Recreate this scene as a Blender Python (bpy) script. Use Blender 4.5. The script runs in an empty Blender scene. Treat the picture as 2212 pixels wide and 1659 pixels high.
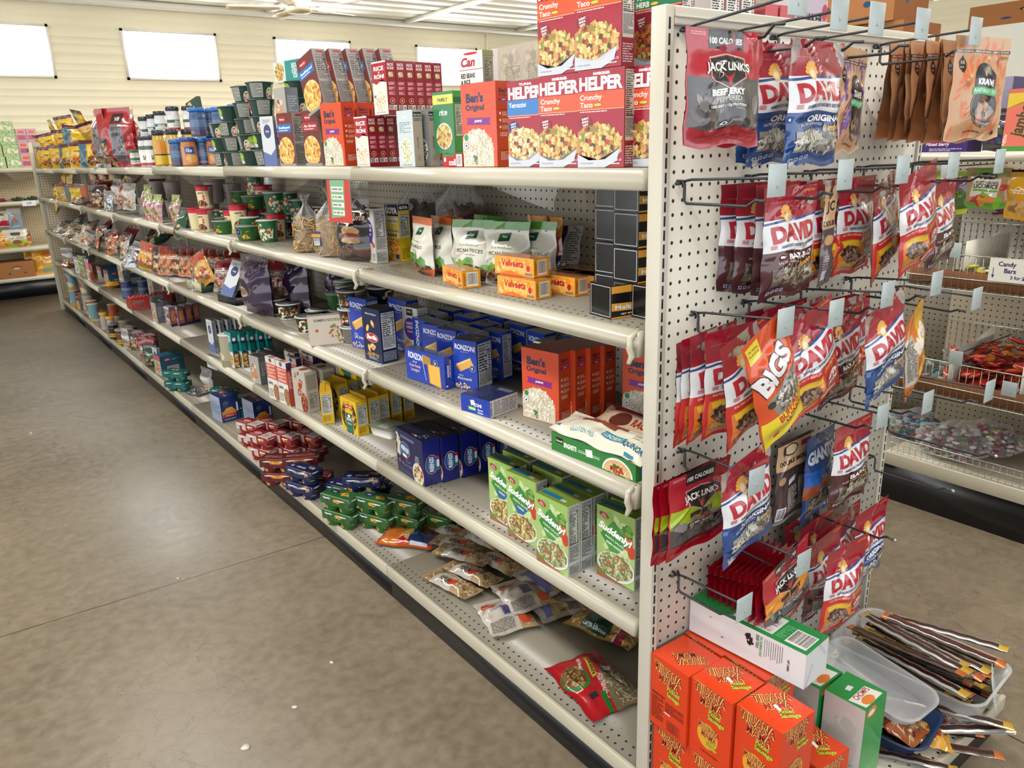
import bpy,bmesh,math,random
import numpy as np
from mathutils import Vector,Matrix
PI=math.pi
COL=bpy.context.scene.collection
# ------------------------------------------------------------------ colours
def lin(c):
 """'#rrggbb' or an (r, g, b) of 0..1 in display values -> linear rgba"""
 if isinstance(c,str):
  c=[int(c[i:i+2],16)/255 for i in(1,3,5)]
 return tuple((v/12.92 if v<=.04045 else((v+.055)/1.055)**2.4)for v in c[:3])+(1.0,)
 # ------------------------------------------------------------------ lettering (cached flat meshes of the built-in font)
_TX={}
def glyphs(s,bold=0.0,shear=0.0,res=3):
 k=(s,bold,shear)
 if k not in _TX:
  cu=bpy.data.curves.new('lettering','FONT')
  cu.body=s;cu.size=1;cu.offset=bold;cu.shear=shear
  cu.resolution_u=res;cu.fill_mode='FRONT';cu.align_x='LEFT'
  o=bpy.data.objects.new('lettering',cu);COL.objects.link(o)
  dg=bpy.context.evaluated_depsgraph_get()
  me=bpy.data.meshes.new_from_object(o.evaluated_get(dg))
  me.calc_loop_triangles()
  v=np.zeros(len(me.vertices)*3);me.vertices.foreach_get('co',v)
  t=np.zeros(len(me.loop_triangles)*3,dtype=np.int32);me.loop_triangles.foreach_get('vertices',t)
  v=v.reshape(-1,3)[:,:2];t=t.reshape(-1,3)
  bpy.data.objects.remove(o);bpy.data.curves.remove(cu);bpy.data.meshes.remove(me)
  if len(v)==0:v=np.zeros((3,2));t=np.zeros((0,3),dtype=np.int32)
  _TX[k]=(v,t)
 return _TX[k]
 # ------------------------------------------------------------------ flat printed artwork, built from coloured polygons
class Art:
 """a printed sheet w x h metres; every call lays a new layer of ink over the last"""
 def __init__(s,w,h,bg='#ffffff',step=4e-5):
  s.w,s.h,s.p,s.z,s.step=w,h,[],0.0,step
  s.rect(0,0,w,h,bg)
 def add(s,v,t,c,dz=0.0):
  v=np.asarray(v,float);t=np.asarray(t,dtype=np.int32)
  if len(t):  # wind every triangle the same way
   a,b,d=v[t[:,0]],v[t[:,1]],v[t[:,2]]
   f=(b[:,0]-a[:,0])*(d[:,1]-a[:,1])-(b[:,1]-a[:,1])*(d[:,0]-a[:,0])<0
   t=t.copy();t[f]=t[f][:,::-1]
  if(v<-1e-6).any()or(v[:,0]>s.w+1e-6).any()or(v[:,1]>s.h+1e-6).any():v,t=s.clip(v,t)
  if len(t):s.p.append((v,t,lin(c),s.z+dz))
 def clip(s,v,t):
  """trim triangles to the edges of the sheet"""
  V=[];F=[]
  for q in t:
   P=[tuple(v[i])for i in q]
   for ax,lim,sg in((0,0.0,1),(0,s.w,-1),(1,0.0,1),(1,s.h,-1)):
    Q=[]
    for i in range(len(P)):
     A,B=P[i-1],P[i];da,db=(A[ax]-lim)*sg,(B[ax]-lim)*sg
     if(da<0)!=(db<0):k=da/(da-db);Q.append((A[0]+(B[0]-A[0])*k,A[1]+(B[1]-A[1])*k))
     if db>=0:Q.append(B)
    P=Q
    if not P:break
   if len(P)>2:n=len(V);V+=P;F+=[(n,n+i,n+i+1)for i in range(1,len(P)-1)]
  return np.array(V).reshape(-1,2),np.array(F,dtype=np.int32).reshape(-1,3)
 def up(s):s.z+=s.step
 def rect(s,x0,y0,x1,y1,c):
  s.up();s.add([(x0,y0),(x1,y0),(x1,y1),(x0,y1)],[(0,1,2),(0,2,3)],c);return s
 def poly(s,pts,c):
  """polygon that is star-shaped about its centroid"""
  s.up();n=len(pts);cx=sum(p[0]for p in pts)/n;cy=sum(p[1]for p in pts)/n
  s.add(list(pts)+[(cx,cy)],[(i,(i+1)%n,n)for i in range(n)],c);return s
 def ell(s,cx,cy,rx,ry,c,n=28,a0=0,a1=360,rot=0):
  s.up();r=math.radians(rot);pts=[]
  full=a1-a0>=360
  for i in range(n if full else n+1):
   a=math.radians(a0+(a1-a0)*i/n);x,y=rx*math.cos(a),ry*math.sin(a)
   pts.append((cx+x*math.cos(r)-y*math.sin(r),cy+x*math.sin(r)+y*math.cos(r)))
  m=len(pts);pts.append((cx,cy))
  s.add(pts,[(i,(i+1)%m,m)for i in range(m if full else m-1)],c);return s
 def ring(s,cx,cy,rx,ry,t,c,n=36):
  s.up();v=[];f=[]
  for i in range(n):
   a=2*PI*i/n;v+=[(cx+rx*math.cos(a),cy+ry*math.sin(a)),(cx+(rx-t)*math.cos(a),cy+(ry-t)*math.sin(a))]
  for i in range(n):
   a,b,d,e=2*i,2*i+1,(2*i+2)%(2*n),(2*i+3)%(2*n);f+=[(a,d,e),(a,e,b)]
  s.add(v,f,c);return s
 def text(s,t,x,y,h,c,w=None,al='l',bold=0.02,shear=0.0,rot=0,out=None,ow=.06,arch=0.0):
  """lettering with cap height h, its lower left (or centre / right) at x, y; w squeezes it to a width; out = outline colour"""
  s.up()
  for k,(cc,bb)in enumerate(([(out,bold+ow)]if out else[])+[(c,bold)]):
   v,f=glyphs(t,bb,shear)
   if not len(f):continue
   v0,_=glyphs(t,bold,shear)
   sc=h/.70;lo=v0[:,0].min();wid=(v0[:,0].max()-lo)*sc
   sx=sc*(w/wid if w else 1);W=w if w else wid
   q=np.stack([(v[:,0]-lo)*sx,v[:,1]*sc],1)
   if al=='c':q[:,0]-=W/2
   if al=='r':q[:,0]-=W
   if arch:q[:,1]-=arch*((q[:,0]-(0 if al=='c' else W/2))/(W/2))**2
   r=math.radians(rot);ca,sa=math.cos(r),math.sin(r)
   q=np.stack([x+q[:,0]*ca-q[:,1]*sa,y+q[:,0]*sa+q[:,1]*ca],1)
   if k:s.up()
   s.add(q,f,cc)
  return s
 def fine(s,x,y,w,h,rows,c,seed=1,fill=.55,gap=.25):
  """rows of print too small to read"""
  s.up();r=random.Random(seed);v=[];f=[];rh=h/rows
  for i in range(rows):
   px=x;y0=y+h-rh*(i+1)+rh*(1-fill)/2;lim=x+w*(1 if r.random()<.7 else r.uniform(.4,.95))
   while px<lim-rh*.5:
    l=min(rh*r.uniform(.8,3.6),lim-px);n=len(v)
    v+=[(px,y0),(px+l,y0),(px+l,y0+rh*fill),(px,y0+rh*fill)];f+=[(n,n+1,n+2),(n,n+2,n+3)]
    px+=l+rh*gap*1.6
  if f:s.add(v,f,c)
  return s
 def nutri(s,x,y,w,h,bg='#e9e7e2',c='#1c1a1a',head=True,cal='200'):
  s.rect(x,y,x+w,y+h,bg);m=w*.05
  hh=min(w*.105,h*.09)
  if head:s.text('Nutrition Facts',x+m,y+h-hh*1.35,hh,c,w=w-2*m,bold=.035)
  t=y+h-hh*1.9
  s.fine(x+m,t-hh*1.3,w-2*m,hh*1.3,2,c,3)
  s.rect(x+m,t-hh*1.9,x+w-m,t-hh*1.5,c)
  s.text('Calories',x+m,t-hh*3.2,hh*.85,c,w=w*.42,bold=.03);s.text(cal,x+w-m,t-hh*3.2,hh*1.2,c,al='r',bold=.03)
  s.rect(x+m,t-hh*3.7,x+w-m,t-hh*3.5,c)
  b=y+h*.36
  n=max(3,int((t-hh*3.9-b)/(hh*1.15)))
  s.fine(x+m,b,w*.62,t-hh*3.9-b,n,c,5,fill=.5);s.fine(x+w*.8,b,w*.14,t-hh*3.9-b,n,c,6,fill=.5)
  s.rect(x+m,b-h*.015,x+w-m,b,c)
  s.fine(x+m,y+h*.05,w-2*m,b-h*.035-y-h*.05,max(3,int((b-y)/(hh*.8))),c,8,fill=.45)
  return s
 def bars(s,x,y,w,h,seed=2,bg='#ffffff',c='#15130f',vert=False):
  s.rect(x,y,x+w,y+h,bg);s.up();r=random.Random(seed);v=[];f=[];a=.06
  while a<.94:
   b=min(a+r.choice((.012,.02,.034)),.95);n=len(v)
   if vert:v+=[(x+w*.1,y+h*a),(x+w*.9,y+h*a),(x+w*.9,y+h*b),(x+w*.1,y+h*b)]
   else:v+=[(x+w*a,y+h*.14),(x+w*b,y+h*.14),(x+w*b,y+h*.93),(x+w*a,y+h*.93)]
   f+=[(n,n+1,n+2),(n,n+2,n+3)];a=b+r.choice((.012,.02,.03))
  s.add(v,f,c);return s
 def grain(s,cx,cy,rx,ry,cols,n,size,el=1.0,seed=3,ang=None,box=None,square=False,k=6):
  """a heap of grains, pasta, seeds ...: n little ovals inside an ellipse (or rectangle)"""
  r=random.Random(seed);per={}
  for i in range(n):
   for _ in range(30):
    u,v=r.uniform(-1,1),r.uniform(-1,1)
    X,Y=cx+u*rx,cy+v*ry
    if(square or u*u+v*v<1)and size*.7<X<s.w-size*.7 and size*.7<Y<s.h-size*.7 and(box is None or(box[0]<X<box[2]and box[1]<Y<box[3])):break
   else:continue
   c=r.choice(cols);a=r.uniform(0,PI)if ang is None else math.radians(ang+r.uniform(-25,25))
   q=r.uniform(.7,1.25)*size;w,h=q*el**.5,q/el**.5
   pts=[]
   for j in range(k):
    t=2*PI*j/k;x,y=w*math.cos(t)*.5,h*math.sin(t)*.5
    pts.append((X+x*math.cos(a)-y*math.sin(a),Y+x*math.sin(a)+y*math.cos(a)))
   s.p.append((np.array(pts),np.array([(0,j,j+1)for j in range(1,k-1)],dtype=np.int32),lin(c),s.z+s.step*(1+4*i/max(1,n))))
  s.z+=s.step*6
  return s
 def noodles(s,cx,cy,rx,ry,cols,n,wd,ln,seed=4,box=None):
  """a heap of curled strands"""
  r=random.Random(seed)
  for i in range(n):
   u,v=r.uniform(-.8,.8),r.uniform(-.8,.8)
   if u*u+v*v>.8:continue
   X,Y=cx+u*rx,cy+v*ry;a=r.uniform(0,2*PI);k=r.choice((-1,1))*r.uniform(.2,.7)
   L=[];Rr=[]
   for j in range(6):
    L.append((X-wd/2*math.sin(a),Y+wd/2*math.cos(a)));Rr.append((X+wd/2*math.sin(a),Y-wd/2*math.cos(a)))
    X+=ln/5*math.cos(a);Y+=ln/5*math.sin(a);a+=k
   if any(not(0<p[0]<s.w and 0<p[1]<s.h)or((p[0]-cx)/rx)**2+((p[1]-cy)/ry)**2>1 for p in L+Rr):continue
   v_=np.array(L+Rr);f=[]
   for j in range(5):f+=[(j,j+6,j+7),(j,j+7,j+1)]
   s.p.append((v_,np.array(f,dtype=np.int32),lin(r.choice(cols)),s.z+s.step*(1+4*i/n)))
  s.z+=s.step*6
  return s
 def food(s,cx,cy,rx,ry,rim,cols,n,size,el=1.6,seed=3):
  """a bowl of food seen from above"""
  if rim:s.ell(cx,cy,rx*1.08,ry*1.08,rim)
  s.ell(cx,cy,rx,ry,cols[0]);return s.grain(cx,cy,rx*.97,ry*.97,cols,n,size,el,seed)
  # ------------------------------------------------------------------ mesh collector
class MB:
 def __init__(s):s.V,s.F,s.C,s.N,s.n,s.hasn=[],[],[],[],0,False
 def raw(s,v,f,c,nrm=None):
  v=np.asarray(v,float).reshape(-1,3);c=np.asarray(c,float)
  if c.ndim==1:c=np.tile(c,(len(v),1))
  s.V.append(v);s.C.append(c);s.F+=[tuple(int(i)+s.n for i in q)for q in f];s.n+=len(v)
  if nrm is not None:s.hasn=True
  s.N.append(nrm if nrm is not None else np.zeros((len(v),3)))
 def quad(s,a,b,c,d,col):s.raw([a,b,c,d],[(0,1,2,3)],lin(col))
 def box(s,x0,y0,z0,x1,y1,z1,col,M=None,bev=0.0):
  bm=bmesh.new()
  vs=[bm.verts.new(p)for p in((x0,y0,z0),(x1,y0,z0),(x1,y1,z0),(x0,y1,z0),(x0,y0,z1),(x1,y0,z1),(x1,y1,z1),(x0,y1,z1))]
  for q in((3,2,1,0),(4,5,6,7),(0,1,5,4),(1,2,6,5),(2,3,7,6),(3,0,4,7)):bm.faces.new([vs[i]for i in q])
  if bev:bmesh.ops.bevel(bm,geom=list(bm.edges),offset=bev,segments=2,affect='EDGES',profile=.5)
  if M is not None:bmesh.ops.transform(bm,matrix=M,verts=bm.verts)
  s.bm(bm,col)
 def bm(s,bm,col):
  bm.verts.index_update()
  s.raw([v.co[:]for v in bm.verts],[[v.index for v in f.verts]for f in bm.faces],lin(col)if isinstance(col,str)or len(col)==3 else col);bm.free()
 def tube(s,pts,r,col,n=8,cap=True):
  pts=[Vector(p)for p in pts];m=len(pts);V=[];up=Vector((0,0,1))
  R=r if isinstance(r,(list,tuple))else[r]*m
  prev=None
  for i,p in enumerate(pts):
   d=(pts[min(i+1,m-1)]-pts[max(i-1,0)]).normalized()
   if prev is None:
    a=d.cross(up if abs(d.z)<.9 else Vector((1,0,0))).normalized()
   else:
    a=(prev-d*prev.dot(d));a=a.normalized()if a.length>1e-6 else d.cross(up).normalized()
   prev=a;b=d.cross(a)
   for k in range(n):
    t=2*PI*k/n;V.append(p+(a*math.cos(t)+b*math.sin(t))*R[i])
  F=[]
  for i in range(m-1):
   for k in range(n):F.append((i*n+k,i*n+(k+1)%n,(i+1)*n+(k+1)%n,(i+1)*n+k))
  if cap:F+=[tuple(range(n))[::-1],tuple(range((m-1)*n,m*n))]
  s.raw([v[:]for v in V],F,lin(col)if isinstance(col,str)or len(col)==3 else col)
 def lathe(s,prof,col,n=28,c=(0,0,0)):
  """prof: (radius, z) points; col one colour or one per point"""
  V=[];C=[];m=len(prof)
  for i,(r,z)in enumerate(prof):
   for k in range(n):
    t=2*PI*k/n;V.append((c[0]+r*math.cos(t),c[1]+r*math.sin(t),c[2]+z));C.append(lin(col[i]if isinstance(col,list)else col))
  F=[(i*n+k,i*n+(k+1)%n,(i+1)*n+(k+1)%n,(i+1)*n+k)for i in range(m-1)for k in range(n)]
  if prof[0][0]>1e-5:F.append(tuple(range(n))[::-1])
  if prof[-1][0]>1e-5:F.append(tuple(range((m-1)*n,m*n)))
  s.raw(V,F,C)
 def art(s,A,fn):
  """lay flat artwork with fn(u, v, lift) -> xyz arrays"""
  for v,t,c,z in A.p:
   s.raw(np.stack(fn(v[:,0],v[:,1],z),1),t,c)
 def face(s,A,o,ux,uy):
  """artwork on a flat face: origin o, unit axes ux, uy"""
  o,ux,uy=np.array(o,float),np.array(ux,float),np.array(uy,float);nn=np.cross(ux,uy)
  for v,t,c,z in A.p:s.raw(o+v[:,:1]*ux+v[:,1:2]*uy+nn*(z+2e-4),t,c)
 def wrap(s,A,S,nx,ny,diag=True):
  """artwork over a curved sheet. S(u, v) -> (points, normals) on arrays; u, v in metres. Cut along the sheet's grid so that it follows it."""
  bm=bmesh.new();lay=bm.verts.layers.float_color.new('c')
  for v,t,c,z in A.p:
   vs=[bm.verts.new((min(max(p[0],0),A.w),min(max(p[1],0),A.h),z))for p in v]
   for q in vs:q[lay]=c
   for q in t:
    try:bm.faces.new([vs[i]for i in q])
    except ValueError:pass
  dx,dy=A.w/nx,A.h/ny
  def cut(co,no):
   bmesh.ops.bisect_plane(bm,geom=list(bm.verts)+list(bm.edges)+list(bm.faces),dist=1e-7,plane_co=co,plane_no=no)
  for i in range(1,nx):cut((i*dx,0,0),(1,0,0))
  for j in range(1,ny):cut((0,j*dy,0),(0,1,0))
  if diag:
   for k in range(-nx+1,ny):cut((0,k*dy,0),Vector((-dy,dx,0)).normalized())
  bm.verts.index_update()
  P2=np.array([q.co[:]for q in bm.verts]);Cc=np.array([q[lay][:]for q in bm.verts])
  F=[[q.index for q in f.verts]for f in bm.faces];bm.free()
  gu,gv=np.meshgrid(np.arange(nx+1)*dx,np.arange(ny+1)*dy,indexing='ij')
  G,N=S(gu,gv)
  fi=np.clip(P2[:,0]/dx,0,nx-1e-6);fj=np.clip(P2[:,1]/dy,0,ny-1e-6)
  i=fi.astype(int);j=fj.astype(int);a=(fi-i)[:,None];b=(fj-j)[:,None]
  def itp(Q):
   q00,q10,q01,q11=Q[i,j],Q[i+1,j],Q[i,j+1],Q[i+1,j+1]
   lo=q00+a*(q10-q00)+b*(q11-q10);hi=q00+b*(q01-q00)+a*(q11-q01)
   return np.where(a>=b,lo,hi)
  nn=itp(N);nn/=np.linalg.norm(nn,axis=1)[:,None]+1e-12
  s.raw(itp(G)+nn*P2[:,2:3],F,Cc,nn)
 def mesh(s,name,smooth=False):
  me=bpy.data.meshes.new(name)
  V=np.concatenate(s.V)if s.V else np.zeros((0,3));C=np.concatenate(s.C)
  tot=np.array([len(f)for f in s.F],dtype=np.int32);loops=np.array([i for f in s.F for i in f],dtype=np.int32)
  me.vertices.add(len(V));me.vertices.foreach_set('co',V.astype(np.float32).ravel())
  me.loops.add(len(loops));me.loops.foreach_set('vertex_index',loops)
  me.polygons.add(len(tot));st=np.zeros(len(tot),dtype=np.int32);st[1:]=np.cumsum(tot)[:-1]
  me.polygons.foreach_set('loop_start',st);me.polygons.foreach_set('loop_total',tot)
  if smooth or s.hasn:me.polygons.foreach_set('use_smooth',np.ones(len(tot),dtype=bool))
  a=me.color_attributes.new('ink','FLOAT_COLOR','POINT');a.data.foreach_set('color',C.astype(np.float32).ravel())
  me.update(calc_edges=True)
  if s.hasn:
   N=np.concatenate(s.N);me.normals_split_custom_set_from_vertices([tuple(x)for x in N])
  return me
 def build(s,name,mat,parent=None,smooth=False,loc=None):
  me=s.mesh(name,smooth);me.materials.append(mat)
  o=bpy.data.objects.new(name,me);COL.objects.link(o)
  if parent:o.parent=parent
  if loc is not None:o.location=loc
  return o
  # ------------------------------------------------------------------ things, parts, copies
def tag(o,label=None,cat=None,group=None,kind=None):
 if label:o['label']=label
 if cat:o['category']=cat
 if group:o['group']=group
 if kind:o['kind']=kind
 return o
def empty(name,loc=(0,0,0),rz=0):
 o=bpy.data.objects.new(name,None);COL.objects.link(o);o.location=loc;o.rotation_euler=(0,0,rz);o.empty_display_size=.05
 return o
def copy_tree(o,parent=None):
 c=o.copy();COL.objects.link(c);c.parent=parent
 for ch in[x for x in o.children]:copy_tree(ch,c)
 return c
def structure(o):o['kind']='structure';return o
# ------------------------------------------------------------------ materials
def nodes(name):
 m=bpy.data.materials.new(name);m.use_nodes=True;nt=m.node_tree
 return m,nt,nt.nodes['Principled BSDF']
def L(nt,a,b):nt.links.new(a,b)
def node(nt,t,**kw):
 n=nt.nodes.new(t)
 for k,v in kw.items():
  if k.startswith('i_'):n.inputs[k[2:].replace('_',' ')].default_value=v
  else:setattr(n,k,v)
 return n
def mth(nt,op,a,b=None,c=None):
 n=nt.nodes.new('ShaderNodeMath');n.operation=op
 for i,x in enumerate((a,b,c)):
  if x is None:continue
  if hasattr(x,'links')or hasattr(x,'is_linked'):nt.links.new(x,n.inputs[i])
  else:n.inputs[i].default_value=x
 return n.outputs[0]
def mix(nt,f,a,b):
 n=nt.nodes.new('ShaderNodeMix');n.data_type='RGBA'
 nt.links.new(f,n.inputs[0])
 for i,x in((6,a),(7,b)):
  if hasattr(x,'links')or hasattr(x,'is_linked'):nt.links.new(x,n.inputs[i])
  else:n.inputs[i].default_value=x
 return n.outputs[2]
def ink(name,rough=.4,spec=.5,coat=0.0,bump=0.0,bscale=60,metal=0.0):
 """printed material: takes the ink colour of the mesh, with a faint unevenness"""
 m,nt,b=nodes(name)
 at=node(nt,'ShaderNodeAttribute',attribute_name='ink')
 L(nt,at.outputs['Color'],b.inputs['Base Color'])
 b.inputs['Roughness'].default_value=rough;b.inputs['Specular IOR Level'].default_value=spec;b.inputs['Metallic'].default_value=metal
 if coat:b.inputs['Coat Weight'].default_value=coat;b.inputs['Coat Roughness'].default_value=.06
 tc=node(nt,'ShaderNodeTexCoord');nz=node(nt,'ShaderNodeTexNoise',i_Scale=bscale,i_Detail=3.0)
 L(nt,tc.outputs['Object'],nz.inputs['Vector'])
 if bump:
  bp=node(nt,'ShaderNodeBump',i_Strength=bump,i_Distance=.004);L(nt,nz.outputs[0],bp.inputs['Height']);L(nt,bp.outputs[0],b.inputs['Normal'])
 r=node(nt,'ShaderNodeMapRange');L(nt,nz.outputs[0],r.inputs[0]);r.inputs[3].default_value=rough*.8;r.inputs[4].default_value=rough*1.25
 L(nt,r.outputs[0],b.inputs['Roughness'])
 return m
def plain(name,col,rough=.5,metal=0.0,spec=.5,var=.06,scale=8,bump=0.0,tr=0.0,coat=0.0):
 m,nt,b=nodes(name);c=lin(col)
 tc=node(nt,'ShaderNodeTexCoord');nz=node(nt,'ShaderNodeTexNoise',i_Scale=scale,i_Detail=5.0);L(nt,tc.outputs['Object'],nz.inputs['Vector'])
 a=tuple(max(0,x*(1-var))for x in c[:3])+(1,);d=tuple(min(1,x*(1+var))for x in c[:3])+(1,)
 L(nt,mix(nt,nz.outputs[0],a,d),b.inputs['Base Color'])
 b.inputs['Roughness'].default_value=rough;b.inputs['Metallic'].default_value=metal;b.inputs['Specular IOR Level'].default_value=spec
 b.inputs['Transmission Weight'].default_value=tr
 if coat:b.inputs['Coat Weight'].default_value=coat
 if bump:
  bp=node(nt,'ShaderNodeBump',i_Strength=bump,i_Distance=.003);L(nt,nz.outputs[0],bp.inputs['Height']);L(nt,bp.outputs[0],b.inputs['Normal'])
 return m
def film(name,tint=(1,1,1),alpha=.25,rough=.08):
 """clear wrapping film"""
 m=bpy.data.materials.new(name);m.use_nodes=True;nt=m.node_tree;nt.nodes.clear()
 out=node(nt,'ShaderNodeOutputMaterial');tr=node(nt,'ShaderNodeBsdfTransparent');gl=node(nt,'ShaderNodeBsdfPrincipled')
 tr.inputs[0].default_value=(*tint,1);gl.inputs['Base Color'].default_value=(.85,.86,.87,1);gl.inputs['Roughness'].default_value=rough;gl.inputs['Specular IOR Level'].default_value=.9
 lw=node(nt,'ShaderNodeLayerWeight',i_Blend=.35)
 f=mth(nt,'ADD',mth(nt,'MULTIPLY',lw.outputs['Facing'],.45),alpha)
 mx=node(nt,'ShaderNodeMixShader');L(nt,f,mx.inputs[0]);L(nt,tr.outputs[0],mx.inputs[1]);L(nt,gl.outputs[0],mx.inputs[2]);L(nt,mx.outputs[0],out.inputs[0])
 return m
CAM_LOC=(-1.04366,-0.97032,1.54133)
CAM_ROT=(0.64159,0.29948,-0.03242)
# ------------------------------------------------------------------ surfaces
CREAM='#c6bfab'
def holes_material(name,base,axes,pitch=.0254,r=.0042,off=(0,0),band=None,rough=.35,stagger=False,var=.05):
 """painted sheet steel with punched holes on a 1 inch grid; axes = the two object axes the grid runs along; band = (axis, [(from, to), ...]) limits the rows"""
 m,nt,b=nodes(name)
 tc=node(nt,'ShaderNodeTexCoord');sp=node(nt,'ShaderNodeSeparateXYZ');L(nt,tc.outputs['Object'],sp.inputs[0])
 u=mth(nt,'DIVIDE',mth(nt,'SUBTRACT',sp.outputs[axes[0]],off[0]),pitch);v=mth(nt,'DIVIDE',mth(nt,'SUBTRACT',sp.outputs[axes[1]],off[1]),pitch)
 if stagger:
  u=mth(nt,'ADD',u,mth(nt,'MULTIPLY',mth(nt,'MODULO',mth(nt,'FLOOR',mth(nt,'ADD',v,1000.0)),2.0),.5))
 fu=mth(nt,'SUBTRACT',mth(nt,'FRACT',mth(nt,'ADD',u,1000.0)),.5);fv=mth(nt,'SUBTRACT',mth(nt,'FRACT',mth(nt,'ADD',v,1000.0)),.5)
 d=mth(nt,'SQRT',mth(nt,'ADD',mth(nt,'MULTIPLY',fu,fu),mth(nt,'MULTIPLY',fv,fv)))
 hole=mth(nt,'LESS_THAN',d,r/pitch)
 if band:
  ax,rg=band;acc=None
  for lo,hi in rg:
   q=mth(nt,'MULTIPLY',mth(nt,'GREATER_THAN',sp.outputs[ax],lo),mth(nt,'LESS_THAN',sp.outputs[ax],hi))
   acc=q if acc is None else mth(nt,'ADD',acc,q)
  hole=mth(nt,'MULTIPLY',hole,acc)
 nz=node(nt,'ShaderNodeTexNoise',i_Scale=3.0,i_Detail=6.0);L(nt,tc.outputs['Object'],nz.inputs['Vector'])
 c=lin(base);wear=mix(nt,nz.outputs[0],tuple(x*(1-var)for x in c[:3])+(1,),tuple(min(1,x*(1+var))for x in c[:3])+(1,))
 L(nt,mix(nt,hole,wear,lin('#1b1714')),b.inputs['Base Color'])
 L(nt,mth(nt,'ADD',mth(nt,'MULTIPLY',hole,.5),rough),b.inputs['Roughness'])
 return m
M_STEEL=plain('painted_shelf_steel',CREAM,.32,var=.05,scale=6)
M_POST=plain('painted_post_steel','#cbc6b7',.35,var=.04)
M_RAIL=plain('price_rail_plastic','#c8c2ae',.22,coat=.4)
M_PEG=holes_material('pegboard_end','#cfcabd',(0,2),off=(.067-.0127,.673-.0127),r=.0036)
M_PEGB=holes_material('pegboard_back','#b9ae9a',(1,2),off=(.0,.0),r=.0034)
M_PEGX=holes_material('pegboard_far','#b9a88a',(0,2))
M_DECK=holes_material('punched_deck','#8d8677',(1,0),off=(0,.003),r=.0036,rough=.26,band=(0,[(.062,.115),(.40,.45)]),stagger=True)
M_DECKE=holes_material('punched_end_deck','#d3cdbd',(0,1),r=.0036,rough=.25,stagger=True)
M_KICK=plain('black_kick_plate','#15161a',.35,var=.3,scale=5)
M_WIRE=plain('dark_hook_wire','#4a4b4d',.35,metal=.7)
M_PLATE=plain('scanner_plate','#b5c1c2',.35,metal=.15,var=.12,scale=60)
M_SLOT=plain('slot_dark','#1c1a19',.8)
M_CHROME=plain('basket_wire','#b9b8b0',.25,metal=.9)
M_PRINT=ink('printed_carton',.42,.45,bump=.05,bscale=25)
M_GLOSS=ink('glossy_carton',.22,.5,coat=.25,bump=.06,bscale=18)
M_FILM=ink('printed_film',.16,.6,coat=.7,bump=.25,bscale=45)
M_MATTE=ink('matte_paper',.7,.25,bump=.1)
M_PLASTIC=ink('moulded_plastic',.3,.5)
M_CARD=ink('corrugated_cardboard',.85,.15,bump=.1,bscale=90)
M_CLEAR=film('clear_film',alpha=.05)
M_TUB=film('clear_tub_plastic',(.93,.95,.96),.22,.2)
M_FOIL=ink('foil',.25,.5,metal=.85,bump=.5,bscale=30)
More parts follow.
